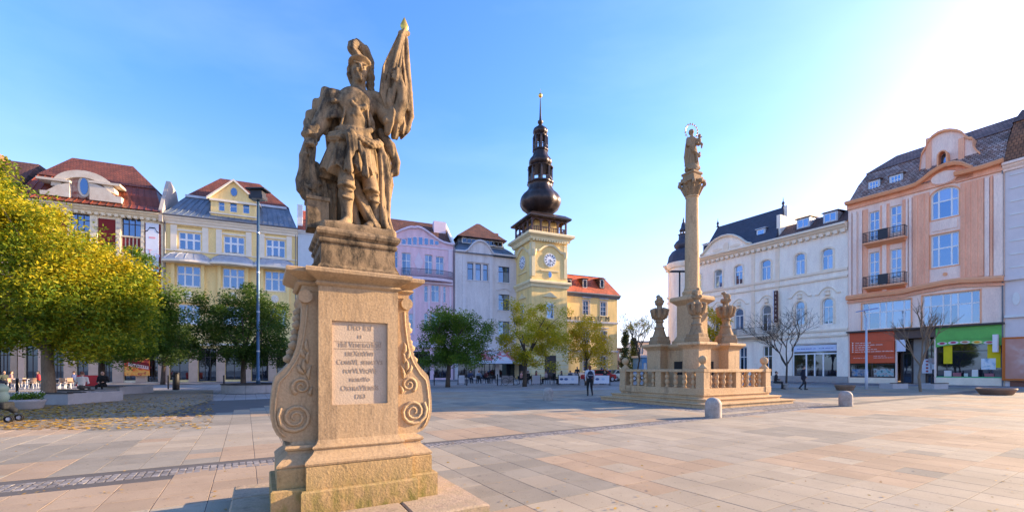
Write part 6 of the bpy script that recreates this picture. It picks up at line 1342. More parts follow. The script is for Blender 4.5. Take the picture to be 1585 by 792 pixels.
C.put(*sheet([(146, 508, 592), (170, 500, 596), (200, 503, 600), (235, 507, 606), (262, 494, 610), (300, 494, 604), (330, 500, 602), (362, 500, 604)], 0.16, 0.055, 7, 0.03), 0.02)
fd = lambda a: (lambda X, Y, Z: a * np.sin(42 * X + 30 * Y + 8 * Z))
fd = lambda a: gr(a * 1.2, 30, 22, 7, 0.3, 0.8, 9)
C.chain([S(524, 146, 0.02), S(504, 142, 0.06), S(500, 160, 0.07), S(498, 196, 0.06)], [0.04, 0.045, 0.05, 0.06], 0.006, disp=fd(0.008)); C.chain([S(503, 157, 0.09), S(490, 159, 0.11), S(488, 178, 0.10), S(488, 202, 0.07)], [0.05, 0.038, 0.045, 0.055], 0.006, disp=fd(0.008))
C.chain([S(490, 175, 0.11), S(479, 177, 0.12), S(477, 192, 0.10), S(480, 208, 0.05)], [0.05, 0.036, 0.045, 0.055], 0.006, disp=fd(0.008)); C.chain([S(512, 158, 0.05), S(508, 180, 0.04), S(503, 205, 0.04)], [0.035, 0.03, 0.03], 0.006)
C.chain([S(478, 222, 0.0), S(473, 242, -0.01), S(474, 262, 0.0), S(469, 280, 0.0), S(472, 296, -0.02), S(483, 306, -0.03), S(494, 304, -0.02)], [0.055, 0.068, 0.062, 0.062, 0.07, 0.065, 0.04], 0.01, disp=lambda X, Y, Z: 0.010 * np.sin(58 * X + 24 * Y - 14 * Z))
C.chain([S(484, 228, -0.04), S(482, 255, -0.06), S(486, 285, -0.06), S(493, 300, -0.04)], [0.035, 0.032, 0.04, 0.03], 0.008); C.chain([S(469, 284, -0.05), S(481, 292, -0.07), S(494, 284, -0.05)], [0.03, 0.032, 0.025], 0.008)
C.chain([S(589, 206, 0.0), S(604, 226, -0.03), S(613, 252, -0.03), S(612, 266, -0.01), S(601, 272, 0.0)], [0.045, 0.055, 0.05, 0.045, 0.03], 0.008, disp=fd(0.007)); C.chain([S(585, 222, -0.05), S(594, 246, -0.06), S(600, 280, -0.04), S(598, 318, 0.0), S(597, 340, 0.0), S(604, 359, -0.04)], [0.045, 0.05, 0.048, 0.045, 0.05, 0.04], 0.008, disp=fd(0.007))
C.chain([S(588, 240, -0.08), S(591, 270, -0.08), S(590, 310, -0.04), S(595, 350, -0.06)], [0.03, 0.032, 0.035, 0.04], 0.008); C.chain([S(549, 285, 0.02), S(556, 308, 0.0), S(570, 336, -0.06), S(584, 352, -0.10)], [0.06, 0.07, 0.06, 0.04], 0.01, disp=lambda X, Y, Z: 0.009 * np.sin(60 * X + 34 * Z))
C.chain([S(516, 280, 0.05), S(514, 310, 0.04), S(513, 350, 0.04)], [0.045, 0.05, 0.05], 0.008, disp=fd(0.008)); C.chain([S(580, 148, -0.02), S(590, 160, -0.06), S(596, 176, -0.06)], [0.045, 0.05, 0.05], 0.01, disp=fd(0.008))
C.chain([S(488, 258, 0.02), S(494, 278, 0.02), S(502, 305, 0.03)], [0.05, 0.06, 0.06], 0.01, disp=fd(0.008))
for path, rc_ in (([S(507, 146, 0.0), S(497, 162, 0.01), S(495, 200, 0.0)], 0.022), ([S(491, 163, 0.04), S(484, 182, 0.04), S(485, 206, 0.0)], 0.02), ([S(514, 152, -0.02), S(508, 175, 0.0), S(505, 205, 0.0)], 0.02), ([S(592, 212, -0.06), S(604, 240, -0.09), S(607, 266, -0.06)], 0.014), ([S(592, 235, -0.12), S(595, 275, -0.10), S(594, 330, -0.06)], 0.015), ([S(476, 230, -0.07), S(477, 260, -0.07), S(475, 285, -0.07), S(484, 302, -0.09)], 0.014)):
    C.chain(path, [rc_ * 0.6] + [rc_] * (len(path) - 2) + [rc_ * 0.6], 0.008, cut=True)
C.chain([S(548, 300, 0.04), S(547, 330, 0.0), S(552, 350, -0.02)], [0.04, 0.05, 0.05], 0.01)
link('cloak', C.mesh('cloak', [M_stat]), stt)
# banner gathered round its pole
Bn = Blob((0.15, -0.35, 0.7), (0.8, 0.3, 2.6), 0.0095)
Bn.put(*sheet([(51, 620, 630.5), (60, 613, 629.5), (80, 603.5, 630), (107, 590.5, 633), (131, 587, 635.5), (151, 585, 637.5), (172, 592, 638), (191, 603, 636.5), (207, 613, 626)], -0.03, 0.075, 6.0, 0.020, lambda u, Z: 0.05 * u, 1.0), 0.01)
Bn.chain([S(622, 60, -0.10), S(614, 85, -0.11), S(603, 120, -0.10), S(596, 150, -0.08)], [0.03, 0.035, 0.035, 0.03], 0.01); Bn.chain([S(628, 62, -0.05), S(630, 100, -0.06), S(634, 145, -0.06), S(636, 180, -0.05), S(628, 204, -0.04)], [0.03, 0.035, 0.035, 0.035, 0.03], 0.01)
Bn.chain([S(623, 62, -0.09), S(623, 90, -0.10), S(628, 130, -0.09), S(632, 170, -0.08)], [0.018, 0.022, 0.022, 0.02], 0.008)
Bn.chain([S(620, 52, -0.1), S(631, 52, -0.08)], [0.028, 0.028], 0.01)
for path in ([S(624, 58, -0.13), S(617, 85, -0.15), S(607, 125, -0.13), S(603, 150, -0.11)], [S(627, 60, -0.09), S(627, 95, -0.115), S(631, 140, -0.105), S(634, 185, -0.09)], [S(618, 62, -0.12), S(606, 95, -0.12), S(594, 135, -0.10)], [S(629, 150, -0.11), S(626, 190, -0.10)]):
    Bn.chain(path, [0.006] + [0.013] * (len(path) - 2) + [0.006], 0.006, cut=True)
link('banner', Bn.mesh('banner', [M_stat]), stt)
# burning house at the warrior's side: a plain block
x, y, z = S(491, 338, -0.02); MB().frame([(0.0, 0.05), (0.0, z + 0.15), (0.012, z + 0.16), (0.012, z + 0.19), (-0.01, z + 0.2)], lambda o: [(x - 0.1 - o, -0.12 - o), (x + 0.1 + o, -0.12 - o), (x + 0.1 + o, 0.1 + o), (x - 0.1 - o, 0.1 + o)]).build('stone_block', M_stat, stt)
x, y, z = S(626, 52, -0.09); z1 = S(626, 27, -0.09)[2]; zr = lambda t: z + (z1 - z) * t
tip = MB().lathe([(0.02, zr(-0.1)), (0.035, zr(0.05)), (0.028, zr(0.14)), (0.048, zr(0.36)), (0.044, zr(0.5)), (0.02, zr(0.8)), (0.002, zr(1))], 12, (x, y)); tip.v = [(vx, y + (vy - y) * 0.55, vz) for vx, vy, vz in tip.v]
tip.build('spear_tip', M_gold, stt, True)

# ------------------------------------------------------------------ Marian column
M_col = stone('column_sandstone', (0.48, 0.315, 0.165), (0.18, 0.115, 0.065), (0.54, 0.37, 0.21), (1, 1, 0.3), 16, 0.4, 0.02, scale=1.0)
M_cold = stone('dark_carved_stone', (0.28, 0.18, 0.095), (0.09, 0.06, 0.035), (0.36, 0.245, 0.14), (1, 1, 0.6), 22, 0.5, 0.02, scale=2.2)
cm_ = thing('plague_column', 'tall sandstone column monument on steps with a balustrade around it', 'monument', (COL_C.x, COL_C.y, 0), PED_A)
for h, z0, z1 in ((3.0, 0.0, 0.19), (2.62, 0.19, 0.345), (2.32, 0.345, 0.50)): stack('step', [(h - 0.05, z0 - 0.03 if z0 == 0 else z0), (h - 0.05, z1 - 0.07), (h, z1 - 0.05), (h, z1 - 0.01), (h - 0.01, z1)], sqp, M_col, cm_)
hb = 2.13
def edgebox(u0, u1, off, th, z0, z1, side):
    o0, o1 = off - th, off + th
    return {0: (u0, u1, -o1, -o0), 1: (u0, u1, o0, o1), 2: (-o1, -o0, u0, u1), 3: (o0, o1, u0, u1)}[side] + (z0, z1)
bal_me = MB().lathe([(0.085, 0.73), (0.085, 0.79), (0.05, 0.81), (0.062, 0.85), (0.10, 0.93), (0.105, 0.98), (0.075, 1.06), (0.058, 1.08), (0.075, 1.10), (0.10, 1.17), (0.10, 1.21), (0.06, 1.29), (0.052, 1.31), (0.085, 1.34), (0.085, 1.385)], 10); bal_me = bal_me.mesh('baluster', True); bal_me.materials.append(M_col)
for side in range(4):
    MB().box(*edgebox(-hb + 0.2, hb - 0.2, hb, 0.17, 0.50, 0.73, side)).build('plinth', M_col, cm_)
    MB().cham(*edgebox(-hb + 0.2, hb - 0.2, hb, 0.16, 1.385, 1.5, side), 0.02).build('rail', M_col, cm_)
    MB().box(*edgebox(-0.155, 0.155, hb, 0.145, 0.731, 1.384, side)).build('pier', M_col, cm_)
    for s_ in (-1, 1):
        for k in range(4):
            u = s_ * (0.155 + (hb - 0.2 - 0.155) * (k + 0.5) / 4 * 1.0); o = link('baluster', bal_me, cm_)
            o.location = {0: (u, -hb, 0), 1: (u, hb, 0), 2: (-hb, u, 0), 3: (hb, u, 0)}[side]
for sx in (-1, 1):
    for sy in (-1, 1):
        p = stack('corner_pier', [(0.20, 0.50), (0.20, 0.735), (0.185, 0.75), (0.185, 1.37), (0.205, 1.39), (0.205, 1.505), (0.19, 1.515)], lambda o: [(sx * hb - o, sy * hb - o), (sx * hb + o, sy * hb - o), (sx * hb + o, sy * hb + o), (sx * hb - o, sy * hb + o)], M_col, cm_)
        MB().lathe([(0.19, 1.51), (0.185, 1.56), (0.12, 1.62), (0.075, 1.68), (0.07, 1.72), (0.11, 1.745), (0.150, 1.80), (0.168, 1.88), (0.150, 1.96), (0.10, 2.02), (0.03, 2.045)], 18, (sx * hb, sy * hb)).build('ball_finial', M_col, p, True)
# inner pedestal: four diagonal arms round a core
ra = 1.44 / math.sqrt(2)
for i, (sx, sy) in enumerate(((-1, -1), (-1, 1), (1, -1), (1, 1))):
    pl = lambda o: [(sx * ra - 0.40 - o, sy * ra - 0.40 - o), (sx * ra + 0.40 + o, sy * ra - 0.40 - o), (sx * ra + 0.40 + o, sy * ra + 0.40 + o), (sx * ra - 0.40 - o, sy * ra + 0.40 + o)]
    stack('arm_pedestal', [(0.08, 0.50), (0.08, 0.72), (0.05, 0.76), (0.0, 0.82), (0.0, 2.36), (0.03, 2.39), (0.06, 2.45), (0.15, 2.52), (0.19, 2.55), (0.19, 2.62), (0.17, 2.66), (0.0, 2.665)], pl, M_col, cm_)
stack('core_pedestal', [(1.0, 0.50), (1.0, 0.74), (0.95, 0.80), (0.95, 2.36), (0.99, 2.40), (1.10, 2.50), (1.12, 2.54), (1.12, 2.60), (1.08, 2.645)], sqp, M_col, cm_)
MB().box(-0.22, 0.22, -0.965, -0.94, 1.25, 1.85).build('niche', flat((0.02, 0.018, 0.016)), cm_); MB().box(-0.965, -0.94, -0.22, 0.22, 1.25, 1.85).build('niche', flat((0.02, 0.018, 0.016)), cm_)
stack('column_pedestal', [(0.62, 2.64), (0.62, 2.80), (0.56, 2.86), (0.50, 2.98), (0.47, 3.05), (0.47, 4.45), (0.50, 4.49), (0.56, 4.55), (0.66, 4.63), (0.70, 4.67), (0.70, 4.78), (0.66, 4.85), (0.40, 4.86)], sqp, M_col, cm_)
sh_ = MB().lathe([(0.44, 4.85), (0.44, 4.93), (0.40, 4.95), (0.43, 5.02), (0.43, 5.10), (0.38, 5.15), (0.345, 5.17), (0.36, 5.22), (0.335, 5.27), (0.315, 5.35), (0.315, 6.5), (0.305, 7.6), (0.285, 8.8), (0.268, 9.45), (0.30, 9.48), (0.30, 9.54), (0.275, 9.56)], 28).build('column_shaft', M_col, cm_); smooth_by_angle(sh_, 40)
# capital with leaves and volutes
K = Blob((-0.75, -0.75, 9.45), (0.75, 0.75, 10.75), 0.022)
K.cone((0, 0, 9.55), (0, 0, 10.05), 0.28, 0.40, 0.03); K.box((0, 0, 10.20), (0.43, 0.43, 0.06), 0.03, rd=0.02)
for i in range(8):
    t = i * math.pi / 4; c, s_ = math.cos(t), math.sin(t)
    K.chain([(0.28 * c, 0.28 * s_, 9.60), (0.36 * c, 0.36 * s_, 9.80), (0.45 * c, 0.45 * s_, 9.90)], [0.07, 0.085, 0.055], 0.015)
    if i % 2: K.ell((0.54 * c, 0.54 * s_, 10.06), (0.09, 0.09, 0.11), 0.02); K.chain([(0.35 * c, 0.35 * s_, 9.8), (0.54 * c, 0.54 * s_, 10.05)], [0.05, 0.07], 0.02)
    else: K.ell((0.46 * c, 0.46 * s_, 10.12), (0.09, 0.09, 0.10), 0.02)
K.box((0, 0, 10.32), (0.36, 0.36, 0.07), 0.02, rd=0.02); K.box((0, 0, 10.46), (0.30, 0.30, 0.09), 0.02, rd=0.02); K.box((0, 0, 10.57), (0.34, 0.34, 0.05), 0.02, rd=0.02)
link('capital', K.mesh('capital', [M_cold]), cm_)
# the Madonna on top, child on her arm, over a globe and crescent
mad = thing('madonna_statue', 'small stone Madonna with ringed halo standing on top of the column', 'statue', (COL_C.x, COL_C.y, 10.6), R(8))
Q = Blob((-0.55, -0.5, -0.02), (0.6, 0.5, 2.3), 0.019)
Q.ell((0.0, 0, 0.22), (0.33, 0.30, 0.24), 0.03); Q.chain([(-0.38, -0.05, 0.32), (-0.25, -0.2, 0.14), (0.0, -0.28, 0.10), (0.22, -0.22, 0.16), (0.36, -0.05, 0.34)], [0.03, 0.06, 0.07, 0.06, 0.03], 0.01)
fold = lambda X, Y, Z: 0.022 * np.sin(9 * np.arctan2(Y, X) + 2.5 * Z) * np.clip(1.6 - Z, 0, 1)
Q.cone((0.03, 0, 0.42), (0.0, 0.0, 1.0), 0.27, 0.21, 0.05, sq=(1, 0.85, 1), disp=fold); Q.cone((0.0, 0, 1.0), (-0.02, 0, 1.5), 0.22, 0.20, 0.05, sq=(1, 0.8, 1), disp=fold)
Q.ell((-0.02, 0, 1.56), (0.22, 0.16, 0.18), 0.05); Q.cone((-0.02, -0.01, 1.66), (-0.03, -0.02, 1.82), 0.075, 0.07, 0.03); Q.ell((-0.03, -0.03, 1.93), (0.095, 0.11, 0.13), 0.02); Q.ell((-0.03, 0.03, 1.95), (0.115, 0.11, 0.14), 0.03)
Q.cone((-0.03, -0.13, 1.94), (-0.03, -0.15, 1.90), 0.012, 0.02, 0.015)
Q.chain([(-0.2, 0, 1.6), (-0.27, -0.06, 1.3), (-0.08, -0.2, 1.2)], [0.085, 0.075, 0.05], 0.03); Q.chain([(0.18, 0, 1.6), (0.27, -0.1, 1.35), (0.14, -0.22, 1.33)], [0.085, 0.075, 0.05], 0.03)
Q.ell((0.27, -0.13, 1.50), (0.10, 0.09, 0.15), 0.03); Q.ell((0.28, -0.15, 1.72), (0.07, 0.075, 0.085), 0.02); Q.chain([(0.30, -0.15, 1.4), (0.38, -0.2, 1.3), (0.36, -0.2, 1.15)], [0.06, 0.05, 0.035], 0.02); Q.chain([(0.24, -0.2, 1.58), (0.33, -0.26, 1.62)], [0.035, 0.025], 0.015)
Q.chain([(-0.2, -0.12, 1.45), (-0.05, -0.22, 0.95), (0.24, -0.2, 0.75), (0.32, -0.1, 0.95)], [0.06, 0.07, 0.07, 0.05], 0.015); Q.chain([(0.1, -0.22, 0.75), (0.12, -0.24, 0.5)], [0.06, 0.06], 0.02); Q.chain([(-0.22, 0.05, 1.4), (-0.27, 0.08, 0.8), (-0.25, 0.06, 0.4)], [0.07, 0.08, 0.07], 0.02)
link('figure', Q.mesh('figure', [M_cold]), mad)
ha = MB(); rr = 0.29; ha.tube([(-0.02 + rr * math.cos(t), 0.02, 1.98 + rr * 1.15 * math.sin(t)) for t in [2 * math.pi * k / 28 for k in range(29)]], 0.012, 5); ha.build('halo_ring', M_gold, mad)
for k in range(12):
    t = R(-30 + 240 * k / 11); q = MB().lathe([(0.004, -0.055), (0.038, 0), (0.004, 0.055)], 5).build('halo_star', M_gold, mad); q.location = (-0.02 + rr * 1.08 * math.cos(t), 0.02, 1.98 + rr * 1.24 * math.sin(t))
# carved vases on the arms
V = Blob((-0.6, -0.6, 2.62), (0.6, 0.6, 5.05), 0.025)
V.box((0, 0, 2.74), (0.36, 0.36, 0.1), 0.02, rd=0.02); V.box((0, 0, 2.92), (0.33, 0.33, 0.09), 0.03, rd=0.03); V.cone((0, 0, 2.95), (0, 0, 3.55), 0.34, 0.15, 0.05); V.ell((0, 0, 3.42), (0.24, 0.24, 0.09), 0.03)
V.cone((0, 0, 3.5), (0, 0, 3.75), 0.14, 0.17, 0.03); V.ell((0, 0, 4.02), (0.27, 0.27, 0.26), 0.03); V.ell((0, 0, 3.72), (0.22, 0.22, 0.06), 0.02)
for i in range(8):
    t = i * math.pi / 4 + 0.2; c, s_ = math.cos(t), math.sin(t)
    V.chain([(0.22 * c, 0.22 * s_, 3.85), (0.32 * c, 0.32 * s_, 4.05), (0.36 * c, 0.36 * s_, 4.25), (0.26 * c, 0.26 * s_, 4.32)], [0.05, 0.07, 0.075, 0.055], 0.02)
    V.ell((0.30 * c, 0.30 * s_, 4.02 - 0.08 * (i % 2)), (0.07, 0.07, 0.08), 0.02)
V.cone((0, 0, 4.2), (0, 0, 4.45), 0.18, 0.12, 0.03); V.ell((0.02, 0, 4.58), (0.21, 0.19, 0.12), 0.03); V.ell((-0.05, 0.03, 4.78), (0.15, 0.15, 0.13), 0.03); V.chain([(0.0, 0, 4.8), (0.08, 0, 4.94), (0.18, 0.02, 4.93)], [0.1, 0.07, 0.05], 0.03)
for i in range(5): t = i * 1.256; V.ell((0.16 * math.cos(t), 0.16 * math.sin(t), 4.62 + 0.05 * (i % 2)), (0.075, 0.075, 0.075), 0.015)
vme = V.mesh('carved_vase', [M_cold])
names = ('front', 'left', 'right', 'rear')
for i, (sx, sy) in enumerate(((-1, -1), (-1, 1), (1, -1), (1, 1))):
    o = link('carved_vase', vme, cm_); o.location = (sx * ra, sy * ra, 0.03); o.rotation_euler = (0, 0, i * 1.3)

# ------------------------------------------------------------------ trees
M_bark = mat('bark', (0.085, 0.062, 0.045), 0.9, 0.3, 3, 25, 0.8, stretch=(1, 1, 0.3), dist=0.03)
M_barkl = mat('pale_bark', (0.20, 0.145, 0.095), 0.9, 0.25, 3, 25, 0.6, stretch=(1, 1, 0.3), dist=0.02)
L_yel = leafmat('leaves_yellow_green', [(0.05, 0.11, 0.010), (0.14, 0.21, 0.012), (0.42, 0.36, 0.012), (0.68, 0.45, 0.012)], 0.45, 0.4)
L_grn = leafmat('leaves_green', [(0.035, 0.08, 0.010), (0.07, 0.14, 0.014), (0.14, 0.22, 0.018), (0.28, 0.30, 0.02)])
L_dgr = leafmat('leaves_dark_green', [(0.018, 0.040, 0.010), (0.030, 0.062, 0.012), (0.055, 0.09, 0.014), (0.10, 0.12, 0.016)])
L_gld = leafmat('leaves_golden', [(0.34, 0.26, 0.015), (0.56, 0.40, 0.018), (0.72, 0.46, 0.018), (0.78, 0.48, 0.018)])
L_mgr = leafmat('leaves_mid_green', [(0.025, 0.055, 0.010), (0.045, 0.09, 0.013), (0.08, 0.14, 0.016), (0.16, 0.19, 0.018)])
L_cnf = leafmat('conifer_needles', [(0.012, 0.030, 0.012), (0.022, 0.045, 0.015), (0.035, 0.06, 0.018)], 0.2)
def leaf_mesh(name, cents, rads, per, size, m, droop=0.35, rng=nrng, flatten=0.75):
    n = len(cents) * per; c = np.repeat(np.array(cents), per, 0); r = np.repeat(np.array(rads), per)[:, None]
    d = rng.normal(size=(n, 3)); d /= np.linalg.norm(d, axis=1)[:, None]; p = c + d * r * (rng.random((n, 1)) ** 0.45) * np.array([1, 1, flatten])
    a = rng.normal(size=(n, 3)); a[:, 2] = a[:, 2] * 0.5 - droop; a /= np.linalg.norm(a, axis=1)[:, None]
    b = np.cross(a, rng.normal(size=(n, 3))); b /= np.linalg.norm(b, axis=1)[:, None] + 1e-9
    s = size * rng.uniform(0.65, 1.35, (n, 1)); L, W = a * s, b * s * 0.42
    V = np.stack([p - L * 0.5, p + W * 0.5 - L * 0.05, p + L * 0.5, p - W * 0.5 - L * 0.05], 1).reshape(-1, 3)
    me = bpy.data.meshes.new(name); me.vertices.add(n * 4); me.vertices.foreach_set('co', V.astype(np.float32).ravel())
    me.loops.add(n * 4); me.loops.foreach_set('vertex_index', np.arange(n * 4, dtype=np.int32)); me.polygons.add(n); me.polygons.foreach_set('loop_start', np.arange(0, n * 4, 4, dtype=np.int32))
    me.materials.append(m); me.update(); return me
def crown_points(n, R3, rr, low=-0.75, inner=0.25, lump=0.25):
    out = []
    ph = [rr.uniform(0, 6.3) for _ in range(6)]
    while len(out) < n:
        v = Vector((rr.gauss(0, 1), rr.gauss(0, 1), rr.gauss(0, 1))).normalized(); t = rr.uniform(inner, 1) ** 0.6
        az = math.atan2(v.y, v.x); k = 1 + lump * (0.5 * math.sin(3 * az + ph[0] + 2 * v.z) + 0.35 * math.sin(5 * az + ph[1] - 3 * v.z) + 0.3 * math.sin(7 * v.z + ph[2]))
        if v.z * t < low: continue
        out.append(Vector((v.x * R3[0], v.y * R3[1], v.z * R3[2])) * t * k)
    return out
def tree(label, px, Y, crown, trunk_h, leaf, trunk_r=0.18, ncl=70, per=170, size=0.2, clr=0.75, seed=1, bark=None, zb=0.0, extra=(), group='trees on the square', ncut=26, lump=0.25, name='tree', rd=None):
    """crown = (left px, right px, top py, bottom py)"""
    rr = random.Random(seed); X = (px - CX) / FPX * Y
    xl, xr = (crown[0] - CX) / FPX * Y - X, (crown[1] - CX) / FPX * Y - X; zt, zb_ = EYE + (HZ - crown[2]) / FPX * Y, EYE + (HZ - crown[3]) / FPX * Y
    c = Vector(((xl + xr) / 2, 0, (zt + zb_) / 2)); r = clr * 0.8; R3 = ((xr - xl) / 2 - r, (rd or (xr - xl) / 2) - r, (zt - zb_) / 2 - r)
    t = thing(name, label, 'tree', (X, Y, zb), 0, group); c.z -= zb
    cp = [c + p for p in crown_points(ncl, R3, rr, lump=lump)]
    for e0, e1, e2, e3, ne in extra:
        xa, xb, za, zc = (e0 - CX) / FPX * Y - X, (e1 - CX) / FPX * Y - X, EYE + (HZ - e2) / FPX * Y - zb, EYE + (HZ - e3) / FPX * Y - zb
        cp += [Vector(((xa + xb) / 2, 0, (za + zc) / 2)) + p for p in crown_points(ne, ((xb - xa) / 2 - r, (xb - xa) / 2 - r, (za - zc) / 2 - r), rr, lump=lump)]
    tk = MB(); sw = 0.02 if extra else 0.25; top = Vector((c.x * sw, 0, trunk_h)); tk.tube([(0, 0, -0.05), (0.02, 0.01, trunk_h * 0.35), (c.x * sw * 0.4, 0.0, trunk_h * 0.7), top], [trunk_r * 1.25, trunk_r, trunk_r * 0.9, trunk_r * 0.8], 9)
    limbs = sorted(cp, key=lambda p: rr.random())[:ncut]
    mains = []
    for i in range(6):
        a = i * 1.05 + rr.uniform(-0.3, 0.3); e = c + Vector((R3[0] * 0.6 * math.cos(a), R3[1] * 0.6 * math.sin(a), R3[2] * rr.uniform(-0.15, 0.55))); m_ = top.lerp(e, 0.5) + Vector((0, 0, 0.12 * R3[2])); mains.append((m_, e))
        tk.tube([top - Vector((0, 0, 0.15)), top.lerp(m_, 0.5) + Vector((rr.uniform(-.1, .1), rr.uniform(-.1, .1), 0.05)), m_, e], [trunk_r * 0.55, trunk_r * 0.45, trunk_r * 0.33, trunk_r * 0.16], 6)
    for p in limbs:
        m_, e = min(mains, key=lambda q: (q[1] - p).length); s0 = m_.lerp(e, rr.uniform(0, 0.8)); tk.tube([s0, s0.lerp(p, 0.5) + Vector((0, 0, 0.1)), p], [trunk_r * 0.16, trunk_r * 0.11, trunk_r * 0.05], 5)
    tk.build('trunk', bark or M_bark, t, True)
    rads = [clr * rr.uniform(0.65, 1.25) for _ in cp]
    link('crown', leaf_mesh('crown', [tuple(p) for p in cp], rads, per, size, leaf, rng=np.random.default_rng(seed)), t)
    return t
tree('large yellow-leaved tree at the left edge with pale trunk in a low planter', 74, 19.5, (-170, 142, 226, 605), 2.5, L_yel, 0.24, 150, 400, 0.16, 0.95, 3, M_barkl, 0.0, lump=0.10, rd=4.2, extra=((22, 236, 338, 600, 100), (-80, 70, 246, 420, 45)))
tree('dark green tree right behind the big yellow tree', 157, 27.5, (96, 266, 345, 605), 2.2, L_grn, 0.19, 95, 330, 0.18, 0.9, 5, lump=0.2, rd=3.6, extra=((150, 296, 420, 588, 50),))
tree('small dark green tree in front of the shop with the orange poster', 252, 43.0, (212, 314, 472, 580), 2.4, L_dgr, 0.18, 60, 230, 0.22, 0.85, 8)
tree('round dark green tree beside the tall lamp post', 376, 30.0, (303, 460, 426, 598), 2.1, L_mgr, 0.17, 95, 300, 0.17, 0.8, 12, zb=0.0)
tree('green tree in front of the lilac house', 693, 37.0, (630, 785, 464, 592), 2.2, L_grn, 0.18, 90, 300, 0.17, 0.85, 15)
tree('yellow-green tree in front of the clock tower', 812, 38.0, (762, 886, 456, 586), 2.5, leafmat('leaves_lime', [(0.18, 0.21, 0.015), (0.42, 0.38, 0.018), (0.62, 0.46, 0.018), (0.74, 0.48, 0.018)]), 0.17, 75, 270, 0.16, 0.75, 18)
tree('thin golden tree in front of the museum wing', 907, 41.0, (862, 959, 474, 584), 2.4, L_gld, 0.12, 60, 170, 0.17, 0.75, 23, lump=0.4)
tree('yellowing tree seen behind the column monument', 1104, 47.0, (1078, 1134, 468, 560), 2.4, L_gld, 0.12, 40, 120, 0.24, 0.8, 27)
def bare_tree(label, px, py, top, spread, seed, r0=0.11, bark=None, depth=5, Y=None, name='bare_tree', fork=0.32, leaves=None):
    rr = random.Random(seed); Y = Y or FPX * EYE / (py - HZ); X = (px - CX) / FPX * Y; H = EYE + (HZ - top) / FPX * Y
    t = thing(name, label, 'tree', (X, Y, 0), 0, 'bare trees'); mb = MB(); tips = []
    def grow(p, d, L, r, k):
        q = p + d * L; m_ = p.lerp(q, 0.5) + Vector((rr.uniform(-1, 1), rr.uniform(-1, 1), 0)) * L * 0.07
        mb.tube([p, m_, q], [r, r * 0.85, r * 0.68], 7 if r > 0.03 else 4, cap=False)
        if k == 0: tips.append(q); return
        for i in range(3 if k < depth else 4):
            a = rr.uniform(0, 6.28); s = spread * rr.uniform(0.5, 1.15)
            dd = (d + Vector((math.cos(a) * s, math.sin(a) * s, rr.uniform(-0.15, 0.3)))).normalized(); grow(p.lerp(q, rr.uniform(0.75, 1.0)), dd, L * rr.uniform(0.62, 0.85), r * 0.62, k - 1)
    grow(Vector((0, 0, -0.05)), Vector((0.03, 0, 1)).normalized(), H * fork, r0, depth)
    mb.build('trunk', bark or M_bark, t, True)
    if leaves: link('crown', leaf_mesh('crown', [tuple(p) for p in tips], [0.3] * len(tips), 4, 0.2, leaves, rng=np.random.default_rng(seed)), t)
    return t
bare_tree('leafless spreading tree in front of the white building', 1217, 601, 472, 0.75, 4, 0.085, M_bark, 6)
bare_tree('slim leafless tree in front of the pink house shops', 1425, 606, 455, 0.42, 21, 0.085, M_barkl, 4)
bare_tree('half bare tree with a few yellow leaves beyond the museum', 989, 580, 478, 0.6, 14, 0.13, M_bark, 5, 62.0, leaves=L_gld)
# conifers and shrubs beyond the museum
for px, Y, top, wpx, sd in ((968, 72.0, 512, 15, 1), (981, 78.0, 524, 14, 2)):
    X = (px - CX) / FPX * Y; Hh = EYE + (HZ - top) / FPX * Y; w = wpx * Y / FPX; rr = random.Random(sd)
    t = thing('conifer', ('dark conifer standing right of the museum wing', 'lower dark conifer behind the bare tree by the museum')[sd - 1], 'tree', (X, Y, 0), 0, 'conifers beyond the museum')
    MB().tube([(0, 0, 0), (0, 0, Hh * 0.9)], [0.2, 0.04], 6).build('trunk', M_bark, t)
    cs, rs_ = [], []
    for k in range(60): h = rr.uniform(0.12, 1); q = w * 0.6 * (1 - h) + 0.15; a = rr.uniform(0, 6.28); cs.append((q * math.cos(a) * rr.random(), q * math.sin(a) * rr.random(), Hh * h)); rs_.append(0.5 + 0.5 * (1 - h))
    link('crown', leaf_mesh('crown', cs, rs_, 90, 0.28, L_cnf, 0.6, np.random.default_rng(sd)), t)
# ------------------------------------------------------------------ far street end between museum and white building
def block(name, label, px0, px1, Y, top, m, roof, dep=10, kind='house', wins=(3, 2)):
    x0, x1 = (px0 - CX) / FPX * Y, (px1 - CX) / FPX * Y; z = EYE + (HZ - top) / FPX * Y; W = x1 - x0
    b = thing(name, label, kind, (x0, Y, 0), 0)
    ops = [(W * (i + 0.25) / wins[0], W * (i + 0.75) / wins[0], z * (j + 0.3) / wins[1], z * (j + 0.75) / wins[1]) for i in range(wins[0]) for j in range(wins[1])]
    for r in ops: window(b, r, (1, 1), (1,), M_frame, M_pane, 0.08, 0.08, 0.15)
    wall(b, W, z, ops, dep, m); MB().box(-0.3, W + 0.3, -0.3, dep, z + 0.002, z + 0.35).build('roof', roof, b); return b
block('far_building', 'pale flat-roofed building at the far street end', 984, 1036, 92, 530, mat('pale_wall', (0.62, 0.55, 0.48)), M_zinc)
block('far_building', 'low blue glass-fronted pavilion left of the column base', 994, 1033, 66, 553, flat((0.12, 0.28, 0.48)), M_zincl, 5, 'pavilion', (4, 1))
block('far_building', 'distant brick house glimpsed behind the conifers', 955, 996, 120, 540, mat('far_brick', (0.35, 0.22, 0.16)), M_browntile)
